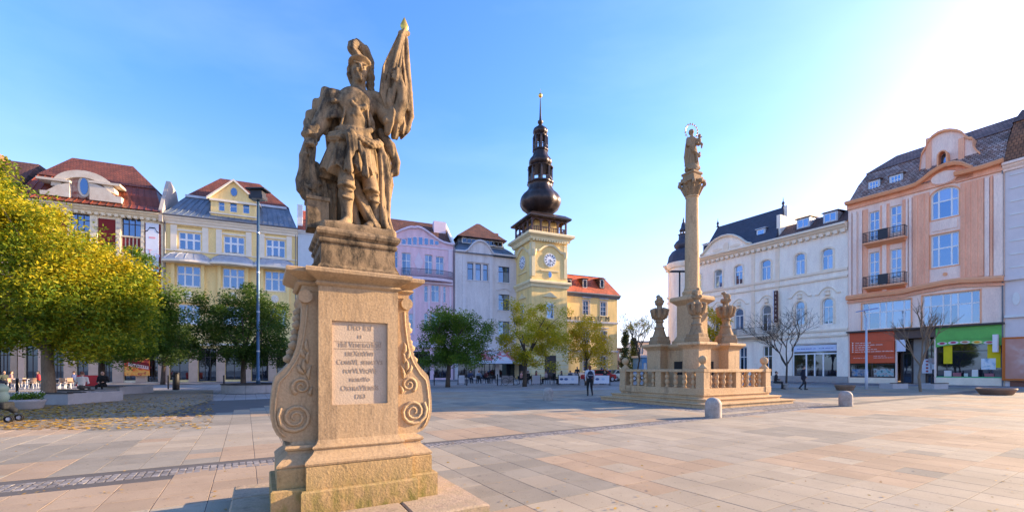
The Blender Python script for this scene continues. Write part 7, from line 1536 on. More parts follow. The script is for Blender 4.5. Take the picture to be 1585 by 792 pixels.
# roof of trees closing the street
rr = random.Random(5); cs = [((rr.uniform(940, 1075) - CX) / FPX * 150, 150 + rr.uniform(-8, 8), rr.uniform(1.5, 7.5)) for k in range(60)]
wood = link('far_trees', leaf_mesh('far_trees', cs, [2.2] * len(cs), 160, 0.7, L_grn, rng=np.random.default_rng(3))); tag(wood, 'belt of trees closing the street end', 'trees', kind='stuff')

# ------------------------------------------------------------------ fallen leaves
def scatter(name, label, pts, size, m):
    n = len(pts); p = np.array([(x, y, 0.012) for x, y in pts]); a = nrng.random(n) * 6.28; s = size * nrng.uniform(0.6, 1.4, n)
    u = np.stack([np.cos(a) * s, np.sin(a) * s, nrng.uniform(-0.15, 0.25, n) * s], 1); v = np.stack([-np.sin(a) * s * 0.5, np.cos(a) * s * 0.5, nrng.uniform(-0.1, 0.2, n) * s], 1)
    V = np.stack([p - u, p + v, p + u, p - v], 1).reshape(-1, 3); V[:, 2] = np.maximum(V[:, 2], 0.004)
    me = bpy.data.meshes.new(name); me.from_pydata(V.tolist(), [], [tuple(range(4 * k, 4 * k + 4)) for k in range(n)]); me.materials.append(m); me.update()
    return tag(link(name, me), label, 'leaves', kind='stuff')
L_fall = leafmat('fallen_leaf', [(0.16, 0.075, 0.02), (0.30, 0.16, 0.03), (0.45, 0.27, 0.03), (0.50, 0.30, 0.05)], 0.1)
pts = []
while len(pts) < 5200:
    p = ground(nrng.uniform(-60, 330), 603 + 62 * nrng.random() ** 0.7); d = math.hypot(p[0] + 18.5, (p[1] - 17) * 0.8)
    if nrng.random() < math.exp(-(d / 7.0) ** 2) : pts.append(p)
scatter('fallen_leaves', 'drift of yellow leaves on the cobbles under the left trees', pts, 0.06, L_fall)
pts = [ground(nrng.uniform(-40, 1620), 612 + 185 * nrng.random() ** 1.2) for k in range(420)]
scatter('fallen_leaves', 'stray brown leaves scattered over the sunlit paving', pts, 0.022, L_fall)

# ------------------------------------------------------------------ street furniture
M_conc = mat('pale_concrete', (0.30, 0.28, 0.26), 0.8, 0.1, 3, 40, 0.3)
M_gran = mat('granite', (0.34, 0.295, 0.255), 0.75, 0.28, 4, 45, 0.4)
bm_ = MB().lathe([(0.235, -0.02), (0.24, 0.02), (0.24, 0.40), (0.235, 0.455), (0.21, 0.52), (0.165, 0.575), (0.10, 0.61), (0.02, 0.625)], 24).mesh('stone_bollard', True); bm_.materials.append(M_gran)
for (px, py), lb in (((848.5, 619), 'domed stone bollard standing in the shade left of the column'), ((1104, 645.5), 'domed stone bollard in front of the column steps'), ((1309, 628), 'domed stone bollard alone right of the column')):
    x, y = ground(px, py); o = link('stone_bollard', bm_); o.location = (x, y, 0); tag(o, lb, 'bollard', 'domed stone bollards')
# slim metal posts at the edge of the square
pm = MB().lathe([(0.05, 0), (0.05, 0.95), (0.065, 0.97), (0.065, 1.02), (0.02, 1.06)], 10).mesh('metal_post', True); pm.materials.append(M_iron)
for px, Y, lb in ((26.5, 21.5, 'left of the big yellow tree'), (260.5, 33, 'just left of the black litter bin'), (346.5, 33, 'left of the round planter bench'), (672, 40, 'left of the tree by the lilac house'), (722.5, 40, 'right of the tree by the lilac house'), (770, 40, 'next to the cafe barrier by the grey house')):
    o = link('metal_post', pm); o.location = ((px - CX) / FPX * Y, Y, 0); tag(o, 'slim dark metal post ' + lb, 'post', 'metal posts along the footpath')
x, y = (272.5 - CX) / FPX * 31.5, 31.5
bn_ = thing('litter_bin', 'black cylindrical litter bin beside the small dark tree', 'bin', (x, y, 0)); MB().lathe([(0.19, 0), (0.21, 0.03), (0.21, 1.15), (0.2, 1.17)], 16).build('bin_body', flat((0.015, 0.015, 0.018), 0.5), bn_, True); MB().lathe([(0.23, 1.172), (0.23, 1.22), (0.15, 1.3), (0.02, 1.32)], 16).build('bin_lid', flat((0.015, 0.015, 0.018), 0.5), bn_, True); MB().box(-0.12, 0.12, -0.225, -0.2, 0.95, 1.08).build('bin_slot', flat((0.004, 0.004, 0.004)), bn_)
# round bench planter with the tall lamp post
x, y = (392 - CX) / FPX * 28.2, 28.2
rp = thing('round_planter', 'round pale concrete planter bench round the tall lamp post', 'planter', (x, y, 0))
seg = 10
for k in range(seg):
    a0, a1 = 2 * math.pi * k / seg + 0.006, 2 * math.pi * (k + 1) / seg - 0.006; P = lambda r_, n_=5: [(r_ * math.cos(a0 + (a1 - a0) * i / n_), r_ * math.sin(a0 + (a1 - a0) * i / n_)) for i in range(n_ + 1)]
    MB().slab(P(1.75) + P(1.45)[::-1], 0, 0.52).build('wall_segment', M_conc, rp); MB().slab(P(1.80) + P(1.38)[::-1], 0.524, 0.58).build('seat_segment', flat((0.03, 0.028, 0.028)), rp)
MB().lathe([(1.44, 0.0), (1.44, 0.45), (0.02, 0.47)], 24).build('soil', flat((0.05, 0.04, 0.03)), rp)
lx, ly = (399.5 - CX) / FPX * 28.6, 28.6; zt = EYE + (HZ - 308) / FPX * ly
M_lamp = metal('blue_grey_pole', (0.05, 0.10, 0.16), 0.4, 0.4)
lp = thing('lamp_post', 'very tall dark blue lamp post with boxy floodlight head left of the statue', 'lamp post', (lx, ly, 0.45))
MB().lathe([(0.13, 0), (0.13, 0.5), (0.105, 0.52), (0.10, 6), (0.075, zt - 0.5)], 12).build('pole', M_lamp, lp, True)
for k in range(4): MB().lathe([(0.112, 2.2 + k * 2.6), (0.112, 2.28 + k * 2.6)], 12).build('collar', M_zincl, lp)
hd = MB().box(-0.45, 0.45, -0.3, 0.3, zt - 0.5, zt - 0.25).build('lamp_head', M_iron, lp); MB().box(-0.38, 0.38, -0.24, 0.24, zt - 0.24, zt + 0.08).build('lamp_housing', M_iron, hd); MB().box(-0.62, 0.62, -0.42, 0.42, zt + 0.082, zt + 0.16).build('lamp_cover', M_iron, hd); MB().box(-0.4, 0.4, -0.25, 0.25, zt - 0.52, zt - 0.502).build('lamp_glass', M_zincl, hd)
# lamp with tilted white reflector on the right
x, y = ground(1341, 602); zt = EYE + (HZ - 487) / FPX * y
lp = thing('lamp_post', 'slim white lamp post with tilted flat reflector in front of the red shop', 'lamp post', (x, y, 0))
M_lpw = mat('white_pole', (0.50, 0.51, 0.56), 0.5, 0.05)
MB().lathe([(0.10, 0), (0.10, 1.3), (0.075, 1.32), (0.06, zt - 0.2)], 12).build('pole', M_lpw, lp, True); MB().tube([(0, 0, zt - 0.25), (-0.12, -0.02, zt + 0.05), (-0.16, 0, zt + 0.3)], 0.045, 6).build('arm', M_lpw, lp)
r_ = MB().add([(-0.55, -0.35, zt + 0.22), (0.65, -0.35, zt + 0.42), (0.65, 0.35, zt + 0.42), (-0.55, 0.35, zt + 0.22), (-0.5, -0.3, zt + 0.30), (0.6, -0.3, zt + 0.50), (0.6, 0.3, zt + 0.50), (-0.5, 0.3, zt + 0.30)], [(3, 2, 1, 0), (4, 5, 6, 7), (0, 1, 5, 4), (1, 2, 6, 5), (2, 3, 7, 6), (3, 0, 4, 7)]).build('reflector', mat('blue_white_reflector', (0.22, 0.24, 0.38), 0.4), lp)
# dark double-armed lamp behind the column
Y = 44.0; x = (1052 - CX) / FPX * Y; zt = EYE + (HZ - 421) / FPX * Y
lp = thing('lamp_post', 'dark lamp post with flat double-armed head behind the column', 'lamp post', (x, Y, 0)); MB().lathe([(0.10, 0), (0.08, zt)], 8).build('pole', M_iron, lp, True)
for s_ in (-1, 1): MB().box(min(0, s_ * 0.95), max(0, s_ * 0.95), -0.2, 0.2, zt + (0 if s_ < 0 else 0.003), zt + 0.14).build('lamp_arm', M_iron, lp)
# low concrete planters under the left trees
M_wood2 = mat('dark_bench_boards', (0.05, 0.042, 0.036), 0.7, 0.2)
def planter(label, px0, px1, Y, dep, h, rz=0.0, soil=True, m=None):
    x0, x1 = (px0 - CX) / FPX * Y, (px1 - CX) / FPX * Y; w = (x1 - x0) / 2
    t = thing('planter', label, 'planter', ((x0 + x1) / 2, Y + dep / 2, 0), rz, 'low planters'); m = m or M_conc
    MB().cham(-w, w, -dep / 2, -dep / 2 + 0.12, 0, h, 0.01).build('side_wall', m, t); MB().cham(-w, w, dep / 2 - 0.12, dep / 2, 0, h, 0.01).build('side_wall', m, t)
    MB().cham(-w, -w + 0.12, -dep / 2 + 0.121, dep / 2 - 0.121, 0, h, 0.01).build('side_wall', m, t); MB().cham(w - 0.12, w, -dep / 2 + 0.121, dep / 2 - 0.121, 0, h, 0.01).build('side_wall', m, t)
    MB().box(-w + 0.12, w - 0.12, -dep / 2 + 0.12, dep / 2 - 0.12, 0, h - 0.06).build('soil', flat((0.05, 0.04, 0.028)), t)
    MB().box(-w - 0.03, w + 0.03, -dep / 2 - 0.03, -dep / 2 + 0.2, h + 0.004, h + 0.05).build('seat_board', M_wood2, t); return t
planter('long low concrete planter round the trunk of the big yellow tree', 48, 105, 18.3, 2.6, 0.46); planter('short concrete planter block right of the big tree planter', 106, 126, 19.4, 1.6, 0.44)
planter('dark low planter box behind the big tree planter', 88, 140, 22.5, 1.5, 0.4, 0, True, mat('dark_concrete', (0.16, 0.15, 0.14))); planter('long planter bench below the dark green tree', 135, 185, 25.5, 2.4, 0.46)
M_brw = mat('brown_planter', (0.26, 0.155, 0.10), 0.75, 0.2)
def bowl(label, px, py, wpx, m, flowers=None):
    x, y = ground(px, py); w = wpx / FPX * y / 2
    t = thing('planter_bowl', label, 'planter', (x, y + w * 0.6, 0), 0, 'flower bowls'); MB().lathe([(w * 0.75, 0), (w * 0.82, 0.05), (w * 0.95, 0.26), (w, 0.30), (w, 0.38), (w * 0.9, 0.38), (w * 0.88, 0.32), (0.02, 0.31)], 20).build('bowl', m, t, True)
    if flowers: 
        rr = random.Random(int(px)); cs = [(w * 0.9 * math.sqrt(rr.random()) * math.cos(a), w * 0.9 * math.sqrt(rr.random()) * math.sin(a), 0.42 + rr.uniform(0, 0.12)) for a in [rr.uniform(0, 6.28) for _ in range(26)]]
        link('foliage', leaf_mesh('foliage', cs, [0.14] * 26, 40, 0.09, L_grn, rng=np.random.default_rng(4)), t); fl = link('flowers', leaf_mesh('flowers', [(a, b_, c_ + 0.10) for a, b_, c_ in cs], [0.12] * 26, 9, 0.045, flat((0.75, 0.74, 0.68)), rng=np.random.default_rng(9)), t)
    return t
bowl('stone flower bowl with white flowers beside the stroller', 29, 634, 42, M_conc, True)
bowl('brown planter bowl near the white lamp post', 1314, 604, 27, M_brw); bowl('brown planter bowl at the right edge before the billboard', 1557, 611, 46, M_brw)
planter('pale stone planter left of the slim bare tree', 1377, 1407, 33.5, 1.0, 0.4, 0.2, True, mat('pale_planter_stone', (0.45, 0.41, 0.40))); planter('pale stone planter right of the slim bare tree', 1441, 1469, 33.0, 1.0, 0.4, 0.2, True, mat('pale_planter_stone_2', (0.45, 0.41, 0.40)))

# ------------------------------------------------------------------ people
SKIN = (0.50, 0.30, 0.21)
def person_mesh(pose='stand', res=0.016, hair='short', coat=False):
    """slots: 0 skin, 1 top, 2 trousers, 3 hair, 4 shoes; facing -y, feet on z = 0, 1.74 m tall"""
    B = Blob((-0.6, -0.75, -0.02), (0.6, 0.6, 1.82), res)
    sit = pose == 'sit'; dz = -0.42 if sit else 0.0
    hipz = 0.93 + dz; ch = 1.30 + dz; lean = -0.06 if sit else 0.0
    B.ell((0, 0, hipz), (0.165, 0.12, 0.11), 0.04, 2); B.ell((0, lean * 0.5, 1.12 + dz), (0.15, 0.105, 0.17), 0.05, 1); B.ell((0, lean, ch), (0.19, 0.12, 0.18), 0.05, 1); B.ell((0, lean, 1.43 + dz), (0.20, 0.095, 0.06), 0.05, 1)
    if coat: B.cone((0, 0.0, 1.1 + dz), (0, 0.0, 0.86 + dz), 0.155, 0.185, 0.03, 1, (1, 0.8, 1))
    B.cone((0, lean, 1.44 + dz), (0, lean - 0.02, 1.56 + dz), 0.055, 0.05, 0.02, 0)
    hz = 1.63 + dz; hy = lean - 0.03
    B.ell((0, hy, hz), (0.076, 0.092, 0.112), 0.015, 0); B.ell((0, hy - 0.03, hz - 0.075), (0.05, 0.055, 0.04), 0.02, 0); B.cone((0, hy - 0.09, hz + 0.015), (0, hy - 0.108, hz - 0.02), 0.010, 0.015, 0.01, 0)
    for s in (-1, 1): B.ell((s * 0.078, hy + 0.005, hz - 0.005), (0.012, 0.024, 0.032), 0.008, 0); B.ell((s * 0.03, hy - 0.088, hz + 0.012), (0.013, 0.012, 0.008), 0.004, 3)
    B.ell((0, hy - 0.088, hz - 0.052), (0.024, 0.01, 0.006), 0.004, 3)
    B.ell((0, hy + 0.022, hz + 0.032), (0.088, 0.092, 0.098), 0.006, 3)
    if hair == 'long': B.cone((0, hy + 0.05, hz), (0, hy + 0.075, hz - 0.26), 0.085, 0.075, 0.02, 3, (1, 0.7, 1))
    if pose == 'walk': L = [((0.085, 0, 0.90), (0.10, -0.16, 0.50), (0.09, -0.14, 0.09)), ((-0.085, 0, 0.90), (-0.09, 0.02, 0.48), (-0.09, 0.27, 0.16))]
    elif sit: L = [((0.09, 0, hipz), (0.13, -0.44, 0.50), (0.12, -0.42, 0.08)), ((-0.09, 0, hipz), (-0.12, -0.44, 0.50), (-0.14, -0.50, 0.08))]
    else: L = [((0.09, 0, 0.90), (0.10, -0.01, 0.49), (0.10, 0.02, 0.08)), ((-0.09, 0, 0.90), (-0.11, -0.03, 0.49), (-0.12, 0.0, 0.08))]
    for a, k, f_ in L:
        B.cone(a, k, 0.088, 0.062, 0.03, 2).cone(k, f_, 0.06, 0.042, 0.02, 2); t = -0.11 if not (pose == 'walk' and f_[1] > 0.2) else -0.06
        B.cone((f_[0], f_[1] + 0.03, f_[2] - 0.035), (f_[0] * 1.1, f_[1] + t - 0.05, max(0.035, f_[2] - 0.045 - (0.05 if t > -0.1 else 0))), 0.042, 0.035, 0.015, 4)
    if pose == 'walk': A = [((0.20, lean, 1.42), (0.25, 0.06, 1.14), (0.235, -0.02, 0.90)), ((-0.20, lean, 1.42), (-0.25, 0.05, 1.14), (-0.24, -0.10, 0.92))]
    elif sit: A = [((0.20, lean, 1.42 + dz), (0.26, -0.05, 1.14 + dz), (0.14, -0.30, 1.12 + dz)), ((-0.20, lean, 1.42 + dz), (-0.26, -0.06, 1.14 + dz), (-0.12, -0.28, 1.10 + dz))]
    else: A = [((0.20, 0, 1.42), (0.26, 0.03, 1.14), (0.12, -0.22, 1.08)), ((-0.20, 0, 1.42), (-0.26, 0.03, 1.14), (-0.27, -0.05, 0.90))]
    for a, e, h in A:
        B.cone(a, e, 0.056, 0.045, 0.03, 1).cone(e, h, 0.043, 0.032, 0.02, 1); h = np.array(h); d = h - np.array(e); d = d / np.linalg.norm(d); s = 1 if h[0] > 0 else -1
        p = h + d * 0.05; B.ell(tuple(p), (0.03, 0.036, 0.042), 0.015, 0); side = np.cross(d, [0, 0, 1.0]) if abs(d[2]) < 0.8 else np.array([0, 1.0, 0]); side = side / np.linalg.norm(side)
        for q, ln in ((-1.5, 0.045), (-0.5, 0.058), (0.5, 0.055), (1.5, 0.042)): b0 = p + d * 0.03 + side * q * 0.016; m_ = b0 + d * ln * 0.6; B.chain([tuple(b0), tuple(m_), tuple(m_ + d * ln * 0.35 + np.array([-s * 0.012, 0, 0]))], [0.0105, 0.0095, 0.008], 0.004, 0)
        B.chain([tuple(p - side * 0.02), tuple(p + d * 0.015 - side * 0.045), tuple(p + d * 0.045 - side * 0.05)], [0.012, 0.011, 0.009], 0.005, 0)
    return B.mesh('person', [flat(SKIN), flat((0.1, 0.1, 0.1)), flat((0.05, 0.05, 0.06)), flat((0.05, 0.03, 0.02)), flat((0.03, 0.03, 0.03))])
PM = {'walk': person_mesh('walk', 0.013, 'long'), 'man': person_mesh('walk', 0.014, coat=True), 'sit': person_mesh('sit', 0.016), 'sitf': person_mesh('sit', 0.016, 'long'), 'stand': person_mesh('stand', 0.016)}
def person(label, kind, loc, rz, top, legs=(0.03, 0.03, 0.04), hair=(0.04, 0.025, 0.018), group=None, s=1.0):
    o = link('person', PM[kind]); o.location = loc; o.rotation_euler = (0, 0, rz); o.scale = (s, s, s); tag(o, label, 'person', group)
    for i, c in ((1, top), (2, legs), (3, hair)): o.material_slots[i].link = 'OBJECT'; o.material_slots[i].material = flat(c, 0.85)
    return o
x, y = ground(913, 612.5)
w_ = person('woman in white sleeves and dark vest walking away towards the museum', 'walk', (x, y, 0), R(180), (0.62, 0.62, 0.66), (0.02, 0.02, 0.022), (0.16, 0.055, 0.03), s=0.98)
bp = thing('backpack', 'dark navy backpack on the back of the walking woman', 'backpack', (x, y, 0), R(180)); 
K_ = Blob((-0.25, -0.05, 0.8), (0.25, 0.4, 1.5), 0.018); K_.ell((0, 0.165, 1.20), (0.165, 0.085, 0.22), 0.02); K_.ell((0, 0.235, 1.10), (0.12, 0.04, 0.10), 0.02); link('bag', K_.mesh('bag', [flat((0.02, 0.025, 0.05))]), bp); MB().box(-0.13, 0.13, 0.255, 0.28, 1.17, 1.195).build('pale_strap', flat((0.5, 0.5, 0.52)), bp)
x, y = ground(1243.5, 603); person('man in dark clothes walking in front of the white building shop', 'man', (x, y, 0), R(75), (0.02, 0.022, 0.035), (0.025, 0.025, 0.03))
# bench with a seated person under the bare tree
x, y = ground(1203, 602); bt = thing('stone_bench', 'low stone bench beside the bare tree with a person sitting on it', 'bench', (x, y + 0.3, 0), R(-20)); MB().cham(-0.9, 0.9, -0.22, 0.22, 0.34, 0.44, 0.015).build('seat', M_conc, bt)
for s_ in (-0.7, 0.7): MB().box(s_ - 0.1, s_ + 0.1, -0.18, 0.18, 0, 0.338).build('support', M_conc, bt)
person('person in dark jacket sitting on the bench under the bare tree', 'sit', (x, y + 0.25, 0.02), R(55), (0.025, 0.02, 0.02), (0.03, 0.03, 0.03))
x, y = (126 - CX) / FPX * 22.6, 22.6; person('person in white shirt sitting with back turned on the left planter', 'sit', (x, y, 0.05), R(200), (0.66, 0.62, 0.58), (0.08, 0.07, 0.06), (0.16, 0.07, 0.05))
x, y = (160 - CX) / FPX * 25.4, 25.4; person('person in black sitting against the dark green tree trunk', 'sit', (x, y, 0.05), R(20), (0.012, 0.012, 0.012), (0.012, 0.012, 0.012), (0.10, 0.05, 0.02))

# ------------------------------------------------------------------ cafe on the left: white-legged chairs and tables
M_chl = mat('chair_white', (0.62, 0.62, 0.64), 0.5, 0.05); M_chs = mat('chair_seat', (0.38, 0.24, 0.15), 0.6, 0.15)
def make_chair(m_leg, m_seat, label):
    t = thing('cafe_chair', label, 'chair', (0, 0, 0), 0, 'cafe chairs')
    MB().cham(-0.22, 0.22, -0.22, 0.22, 0.43, 0.46, 0.012).build('seat', m_seat, t)
    for sx in (-1, 1):
        for sy in (-1, 1): MB().tube([(sx * 0.24, sy * 0.24, 0), (sx * 0.19, sy * 0.19, 0.43)], 0.02, 5).build('leg', m_leg, t)
    MB().rings([[(x_, y_ + 0.21 + (0.05 if z_ > 0.6 else 0) - 0.06 * math.cos(x_ * 6), z_) for x_, y_ in ((-0.2, 0), (-0.1, 0), (0, 0), (0.1, 0), (0.2, 0), (0.2, 0.02), (0.1, 0.02), (0, 0.02), (-0.1, 0.02), (-0.2, 0.02))] for z_ in (0.52, 0.68, 0.82)]).build('backrest', m_seat, t)
    for sx in (-1, 1): MB().tube([(sx * 0.19, 0.2, 0.45), (sx * 0.19, 0.22, 0.56)], 0.015, 5).build('back_support', m_leg, t)
    return t
def make_table(m_leg, m_top, label, w=0.4):
    t = thing('cafe_table', label, 'table', (0, 0, 0), 0, 'cafe tables'); MB().cham(-w, w, -w, w, 0.72, 0.75, 0.01).build('table_top', m_top, t)
    for sx in (-1, 1):
        for sy in (-1, 1): MB().tube([(sx * w * 0.85, sy * w * 0.85, 0), (sx * w * 0.85, sy * w * 0.85, 0.72)], 0.02, 5).build('leg', m_leg, t)
    return t
def place(o, px, Y, rz, label, first=[True]):
    o.location = ((px - CX) / FPX * Y, Y, 0.006); o.rotation_euler = (0, 0, rz); o['label'] = label; return o
ch0 = make_chair(M_chl, M_chs, 'x'); tb0 = make_table(M_chl, mat('pale_table_top', (0.60, 0.57, 0.53), 0.4, 0.06), 'x')
chairs = [(21, 33.0, 2.0, 'white-legged cafe chair nearest the left edge'), (31, 33.5, -1.2, 'white-legged cafe chair second from the left edge'), (48, 33.0, 0.4, 'white-legged cafe chair just left of the big trunk'), (58, 34, 3.0, 'white-legged cafe chair half behind the big trunk'), (92, 33.0, 0.2, 'white-legged cafe chair just right of the big trunk'), (101, 33.2, 3.3, 'white-legged cafe chair second right of the big trunk'), (112, 34.0, 1.4, 'white-legged cafe chair behind the person in white')]
for k, (px, Y, rz, lb) in enumerate(chairs): place(ch0 if k == 0 else copy_tree(ch0), px, Y, rz, lb)
for k, (px, Y, lb) in enumerate(((13, 34.0, 'pale cafe table at the left edge'), (39, 33.6, 'pale cafe table left of the big trunk'), (96, 34.2, 'pale cafe table right of the big trunk'))): place(tb0 if k == 0 else copy_tree(tb0), px, Y, 0.3, lb)
P_ = lambda px, Y, z=0.02: ((px - CX) / FPX * Y, Y, z)
person('seated cafe guest in dark green at the left edge', 'sit', P_(5, 33.6), 1.4, (0.05, 0.06, 0.05), group='cafe guests left'); person('seated cafe guest in red top left of the big trunk', 'sitf', P_(61, 34.4), -0.6, (0.40, 0.04, 0.05), group='cafe guests left'); person('seated cafe guest in blue jacket right of the big trunk', 'sit', P_(116, 34.6), -1.2, (0.05, 0.07, 0.18), group='cafe guests left')
person('seated cafe guest in pink top near the left edge', 'sitf', P_(15, 34.6), 2.6, (0.45, 0.22, 0.20), group='cafe guests left')
# red parasol-coloured barrier behind
o = MB().cham(-1.0, 1.0, -0.03, 0.03, 0.1, 1.0, 0.02).build('cafe_barrier', mat('red_banner_cloth', (0.42, 0.02, 0.02), 0.7)); o.location = P_(136, 36.0, 0.0); tag(o, 'red cloth cafe barrier behind the person in white', 'barrier')
# stroller at the left edge
x, y = ground(9, 656); st = thing('stroller', 'blue-grey baby stroller cut by the left edge', 'stroller', (x - 0.68, y + 0.3, 0), 0.35)
K_ = Blob((-0.5, -0.45, 0.2), (0.6, 0.45, 1.2), 0.02); K_.ell((-0.05, 0, 0.72), (0.36, 0.24, 0.26), 0.03); K_.ell((0.05, 0, 0.95), (0.24, 0.24, 0.16), 0.05); link('hood', K_.mesh('hood', [flat((0.025, 0.05, 0.07), 0.8)]), st)
K_ = Blob((-0.6, -0.45, 0.1), (0.7, 0.45, 0.8), 0.02); K_.box((0.0, 0, 0.48), (0.34, 0.21, 0.1), 0.03, rd=0.05); K_.cone((0.2, 0, 0.5), (0.42, 0, 0.34), 0.10, 0.08, 0.03); link('seat', K_.mesh('seat', [flat((0.012, 0.014, 0.016), 0.8)]), st)
for sy in (-1, 1):
    MB().tube([(-0.35, sy * 0.25, 0.16), (0.1, sy * 0.24, 0.55), (-0.42, sy * 0.24, 1.0)], 0.014, 6).build('frame_tube', M_iron, st); MB().tube([(0.42, sy * 0.2, 0.1), (0.05, sy * 0.24, 0.5)], 0.014, 6).build('frame_tube', M_iron, st)
    for wx, wr in ((-0.35, 0.15), (0.42, 0.095)):
        for dy in ((0,) if wx < 0 else (-0.03, 0.03)):
            w_ = MB().rings([[(wx + (wr + q * 0.02) * math.cos(t), sy * (0.26 if wx < 0 else 0.2) + dy + q2 * 0.018, wr + 0.02 + (wr + q * 0.02) * math.sin(t)) for t in [2 * math.pi * i / 18 for i in range(18)]] for q, q2 in ((-1, -1), (0, -1.1), (0, 1.1), (-1, 1))], True, False).build('wheel', flat((0.012, 0.012, 0.012), 0.6), st)
            MB().rings([[(wx + wr * 0.5 * math.cos(t), sy * (0.26 if wx < 0 else 0.2) + dy + q2, wr + 0.02 + wr * 0.5 * math.sin(t)) for t in [2 * math.pi * i / 12 for i in range(12)]] for q2 in (-0.012, 0.012)]).build('hub', M_zincl, w_)

# ------------------------------------------------------------------ cafe by the tower: barriers, tables, guests, bicycle
M_dch = flat((0.02, 0.018, 0.016), 0.6); dk0 = make_chair(M_iron, M_dch, 'x'); dt0 = make_table(M_iron, flat((0.10, 0.07, 0.05), 0.5), 'x', 0.35)
def barrier(label, px0, px1, Y, panel, marks=None):
    x0, x1 = (px0 - CX) / FPX * Y, (px1 - CX) / FPX * Y; w = x1 - x0
    t = thing('cafe_barrier', label, 'barrier', (x0, Y, 0), 0, 'cafe barriers')
    for xx in (0, w): MB().box(xx - 0.03, xx + 0.03, -0.03, 0.03, 0, 1.0).build('post', M_iron, t); MB().box(xx - 0.1, xx + 0.1, -0.2, 0.2, 0, 0.03).build('foot', M_iron, t)
    MB().box(0.031, w - 0.031, -0.015, 0.015, 0.94, 0.98).build('top_rail', M_iron, t); p = MB().box(0.06, w - 0.06, -0.012, 0.012, 0.14, 0.9).build('panel', flat(panel), t)
    if marks:
        for i, (u, sz, c) in enumerate(marks): MB().prism(ring((w * u, 0.55), sz * 1.6, sz, 14), -0.02, -0.0125).build('printed_mark', flat(c), p)
    return t
barrier('grey cafe barrier right of the bicycle', 776, 795, 41.5, (0.30, 0.28, 0.30)); barrier('small pale cafe barrier under the lime tree', 823, 837, 41.5, (0.42, 0.43, 0.50))
barrier('long white cafe barrier with blue print left of the walking woman', 864, 896, 41.5, (0.66, 0.69, 0.78), [(0.16, 0.11, (0.06, 0.10, 0.25)), (0.38, 0.12, (0.10, 0.16, 0.36)), (0.7, 0.1, (0.45, 0.55, 0.72))]); barrier('white cafe barrier with blue print right of the walking woman', 918, 944, 41.5, (0.66, 0.69, 0.78), [(0.25, 0.12, (0.08, 0.13, 0.3)), (0.6, 0.1, (0.4, 0.52, 0.7))]); barrier('small white cafe notice panel by the grey house', 709, 720, 43, (0.6, 0.6, 0.66))
k = 0
spots = [(728, 46), (741, 45.5), (752, 46), (764, 46), (806, 43), (818, 44), (829, 43.5), (846, 44), (857, 43), (870, 43.5), (882, 44), (893, 43), (925, 43.5), (937, 43)]
place_words = ('by the awning post', 'under the awning middle', 'right under the awning', 'at the awning end', 'left of the lime tree trunk', 'right of the lime tree trunk', 'behind the small pale barrier', 'left of the long white barrier', 'at the left end of the long white barrier', 'behind the long white barrier', 'behind the middle of the long white barrier', 'at the right end of the long white barrier', 'behind the right white barrier', 'at the far end of the right white barrier')
cols = [(0.05, 0.07, 0.14), (0.25, 0.28, 0.34), (0.10, 0.03, 0.03), (0.015, 0.015, 0.02), (0.55, 0.30, 0.28), (0.03, 0.03, 0.03), (0.30, 0.05, 0.06), (0.45, 0.35, 0.36), (0.02, 0.02, 0.02), (0.12, 0.10, 0.09)]
for i, (px, Y) in enumerate(spots):
    d_ = i % 2; place(dk0 if i == 0 else copy_tree(dk0), px, Y, (0.4, 2.8)[d_] + 0.2 * i, 'dark cafe chair ' + place_words[i])
    if i % 2 == 0: place(dt0 if i == 0 else copy_tree(dt0), px + 5, Y + 0.2, 0.2 * i, 'dark cafe table ' + place_words[i])
    if i not in (3, 12): person('seated cafe guest ' + place_words[i], 'sit' if i % 3 else 'sitf', P_(px, Y - 0.0), (0.4, 2.8)[d_] + 0.2 * i, cols[i % 10], (0.03, 0.03, 0.035), ((0.04, 0.025, 0.018), (0.18, 0.10, 0.05), (0.10, 0.05, 0.025))[i % 3], 'cafe guests by the tower')
person('waiter standing by the museum door in dark clothes', 'stand', P_(893.5, 46.5), 0.2, (0.02, 0.02, 0.025)); person('person standing in white top at the lime tree', 'stand', P_(815, 45), 0.5, (0.4, 0.4, 0.4))
# bicycle
bk = thing('bicycle', 'dark bicycle leaning by the cafe barrier at the grey house', 'bicycle', P_(791, 41.0, 0.0), 0.15)
for wx in (-0.52, 0.52):
    w_ = MB().tube([(wx + 0.33 * math.cos(t), 0, 0.35 + 0.33 * math.sin(t)) for t in [2 * math.pi * i / 20 for i in range(21)]], 0.02, 5).build('wheel', M_dch, bk)
    for i in range(6): t = i * math.pi / 6; MB().tube([(wx - 0.32 * math.cos(t), 0, 0.35 - 0.32 * math.sin(t)), (wx + 0.32 * math.cos(t), 0, 0.35 + 0.32 * math.sin(t))], 0.004, 3).build('spoke', M_zincl, w_)
MB().tube([(-0.52, 0, 0.35), (-0.08, 0, 0.32), (0.36, 0, 0.75), (-0.18, 0, 0.78), (-0.08, 0, 0.32)], 0.02, 6).build('frame', flat((0.02, 0.02, 0.025)), bk); MB().tube([(0.52, 0, 0.35), (0.36, 0, 0.75), (0.32, 0, 0.95)], 0.018, 6).build('fork', M_iron, bk); MB().tube([(0.38, -0.25, 0.98), (0.32, 0, 0.95), (0.38, 0.25, 0.98)], 0.014, 6).build('handlebar', M_iron, bk); MB().cham(-0.32, -0.06, -0.07, 0.07, 0.86, 0.92, 0.02).build('saddle', M_dch, bk); MB().tube([(-0.18, 0, 0.78), (-0.2, 0, 0.87)], 0.014, 6).build('seat_post', M_iron, bk)

